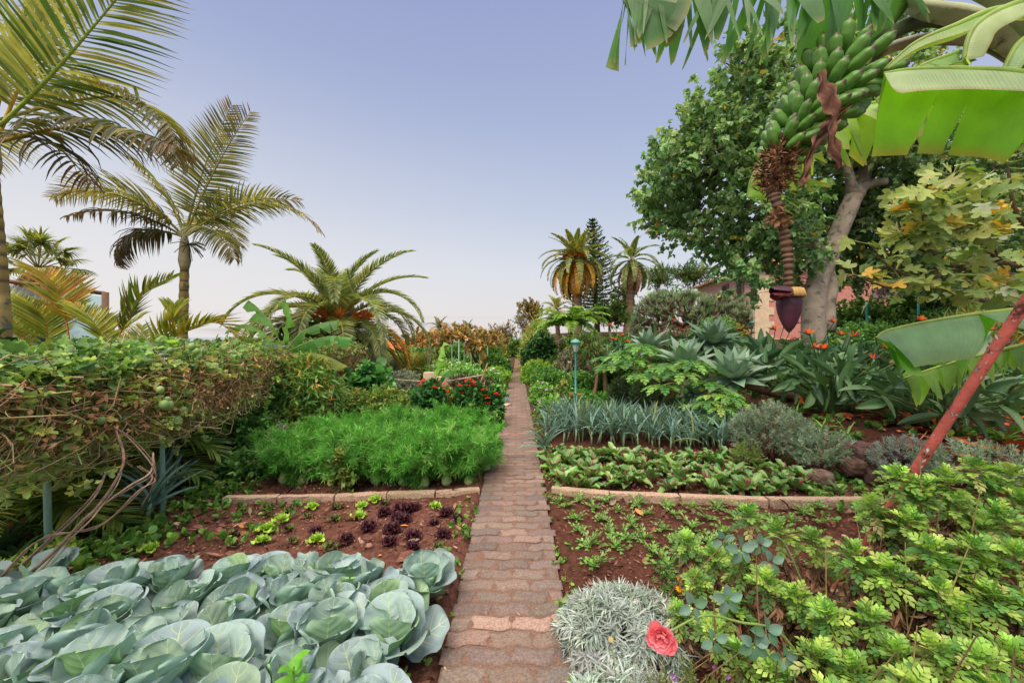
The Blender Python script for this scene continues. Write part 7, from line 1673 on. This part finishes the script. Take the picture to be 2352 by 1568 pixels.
for mi, (lb, (bx, by), tf) in enumerate(MG):
    if mi in (1, 2): tf = [(a_, b_y - 34, c_y) for a_, b_y, c_y in tf] + [(tf[k][0] + 40, tf[k][1] + 12, tf[k][2] - .04) for k in (0, 2, 5, 7)]
    bz = 0.0; b_ = np.array([bx, by, bz]); t = thing('marguerite_bush', lb, 'marguerite bush', b_); g = G(); gd = G(); gs = G()
    for q in range(26):
        px, py, Yq = tf[rng.integers(len(tf))]; e = at(px + rng.normal(0, 45), py + rng.normal(20, 40), Yq + rng.normal(0, .08)); e[2] = max(e[2], .08); r0 = np.array([e[0] + rng.normal(0, .15), e[1] + rng.normal(0, .12), 0.])
        tube(gs, crv([r0, (r0 + e) / 2 + rng.normal(0, .04, 3), e], 9), np.linspace(.005, .0018, 9), pal(1, [('8a7058', 2), ('6f5844', 2), ('9a9058', 1)], .12)[0], 5, False)
    for px, py, Yq in tf:
        top = at(px, py, Yq); root = np.array([top[0] * .9 + b_[0] * .1 + rng.normal(0, .04), Yq * .85 + b_[1] * .15, 0.0]); hh = top[2]
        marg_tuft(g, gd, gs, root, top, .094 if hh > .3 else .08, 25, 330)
        for q in range(1 if rng.random() < .5 else 0):                        # side shoots lower down
            e = root + (top - root) * rng.uniform(.25, .8) + rng.normal(0, .09, 3); e[2] = max(e[2], .06); marg_tuft(g, gd, gs, root + (top - root) * .15, e, .075, 14, 60)
    g.build('green_tufts', M['leaf'], t, b_); gd.build('dead_leaves', M['dry'], t, b_); gs.build('stems', M['wood'], t, b_)
tag(weeds('undergrowth', 'tangled low greenery under the foreground marguerites', [(.95, 3.6, 1.2, 2.75, 2400)], [('4f7c3c', 3), ('6a9244', 2), ('3c602f', 2), ('8a7a50', .8)], .036, .13, T_lob3, 6))
# little heath with mauve flowers
b_ = np.array([.62, 1.42, 0.]); t = thing('heather_bush', 'small dark heath like bush with tiny mauve flowers under the rose', 'heather', b_); g = G(); n = 240
P_, d = ball(n, b_ + [.1, 0, .14], [.3, .22, .16], .4); P_[:, 2] = np.maximum(P_[:, 2], .01); sprays(g, P_, nrm(d + [0, 0, 1]), 22, .07, .014, .006, T_dia, [('5f7038', 3), ('7a8440', 2), ('6a5038', 1.4)], .8); g.build('foliage', M['dull'], t, b_)
g = G(); n = 40; P_, d = ball(n, b_ + [.1, 0, .17], [.3, .22, .17], .1)
for k in range(4):
    a = k * 1.57; leaves(g, P_, [math.cos(a), -.4, math.sin(a)], [0, -1, .4], .011, .009, T_leaf, .2, pal(n, 'b070c0', .1))
g.build('flowers', M['petal'], t, b_)
# the rose
rc = at(1520, 1462, 1.42); b_ = np.array([1.35, 1.6, 0.]); t = thing('rose_bush', 'rose with one nodding coral pink bloom and grey green leaves', 'rose', b_)
gs = G(); st_ = crv([b_, at(1870, 1560, 1.55), at(1790, 1452, 1.5), at(1700, 1428, 1.45), at(1620, 1412, 1.42), at(1555, 1440, 1.42), rc], 40); tube(gs, st_, np.linspace(.006, .0032, 40), lin('7f9a50'), 7)
s2 = crv([b_, at(1900, 1480, 1.7), at(1840, 1330, 1.75), at(1790, 1235, 1.8), at(1720, 1250, 1.8)], 30); tube(gs, s2, .0035, lin('5f7a48'), 6); gs.build('stem', M['stem'], t, b_)
g = G(); T_rl = strip_T(6, ell, .2, 5)
for p, n_, s_ in ((at(1700, 1262, 1.75), 5, .062), (at(1745, 1250, 1.8), 5, .05), (at(1770, 1290, 1.78), 4, .055), (at(1590, 1390, 1.42), 4, .05), (at(1670, 1375, 1.42), 5, .05), (at(1640, 1470, 1.4), 4, .045), (at(1730, 1480, 1.45), 6, .055), (at(1760, 1450, 1.45), 5, .055), (at(1800, 1510, 1.5), 5, .05), (at(1660, 1240, 1.85), 4, .05)):
    for k in range(n_):
        a = k / n_ * 6.28 + .4; D = nrm([math.cos(a), -.15, math.sin(a)]); leaves(g, p + D * .008, D, nrm([rng.normal(0, .3), -1, .55]), s_, s_ * .66, T_rl, rng.uniform(0, .5), pal(1, [('6f8f80', 3), ('5f8468', 2), ('7c9a8c', 1)], .08)[0])
g.build('leaves', M['dull'], t, b_)
g = G(); T_pt = strip_T(8, lambda x: .35 + .65 * math.sin(pi * min(1, .12 + x * .8)), 0, 9, None, .09, .55, 2); axr = nrm(np.array([-.45, -.85, -.05])); s1 = nrm(np.cross(axr, [0, 1, 0])); s2 = np.cross(axr, s1)
for k in range(26):
    f = k / 26; a = k * 2.4; el = R(86 - 50 * f); rd = s1 * math.cos(a) + s2 * math.sin(a); D = nrm(rd * math.cos(el) + axr * math.sin(el)); N_ = nrm(-rd * math.sin(el) + axr * math.cos(el))
    leaves(g, rc - axr * .02 + rd * .003, D, N_, (.036 + .024 * f) * 1.08, (.042 + .022 * f) * 1.08, T_pt, rng.uniform(-.4, .5) + .5 * f, pal(1, [('f896a2', 3), ('fcb0b4', 2), ('f08090', 1)], .1)[0])
g.build('flower', M['petal'], t, b_)
# small yellow flowers by the silver bush
for q, (px, py, lb) in enumerate([(1563, 1330, 'yellow gazania flower behind the silver bush, upper one'), (1560, 1352, 'yellow gazania flower behind the silver bush, lower one'), (1740, 1333, 'yellow gazania flower beside the marguerite stems'), (1404, 1472, 'pale yellow daisy bud in front of the silver bush')]):
    Yq = [2.25, 2.2, 2.15, 1.6][q]; c = at(px, py, Yq); t = thing('yellow_flower', lb, 'flower', (c[0], c[1], 0)); b_ = np.array([c[0], c[1], 0.]); g = G(); up = nrm([-.2, -.5, .8]); s1 = nrm(np.cross(up, [0, 1, 0])); s2 = np.cross(up, s1)
    for k in range(12):
        a = k / 12 * 6.28; rd = s1 * math.cos(a) + s2 * math.sin(a); leaves(g, c, rd + up * (.35 if q < 3 else 2), up, .024, .009, T_leaf, .1, pal(1, 'f0b830' if q < 3 else 'e8dca0', .05)[0])
    g.build('petals', M['petal'], t, b_); g = G(); tube(g, crv([b_, (b_ + c) / 2 + [.02, 0, 0], c], 6), .002, lin('6f8f48'), 5); g.build('stem', M['stem'], t, b_)
for px, py, lb in ((1255, 958, 1), ): pass
print('objects', len(bpy.data.objects), 'verts', sum(len(m.vertices) for m in bpy.data.meshes))
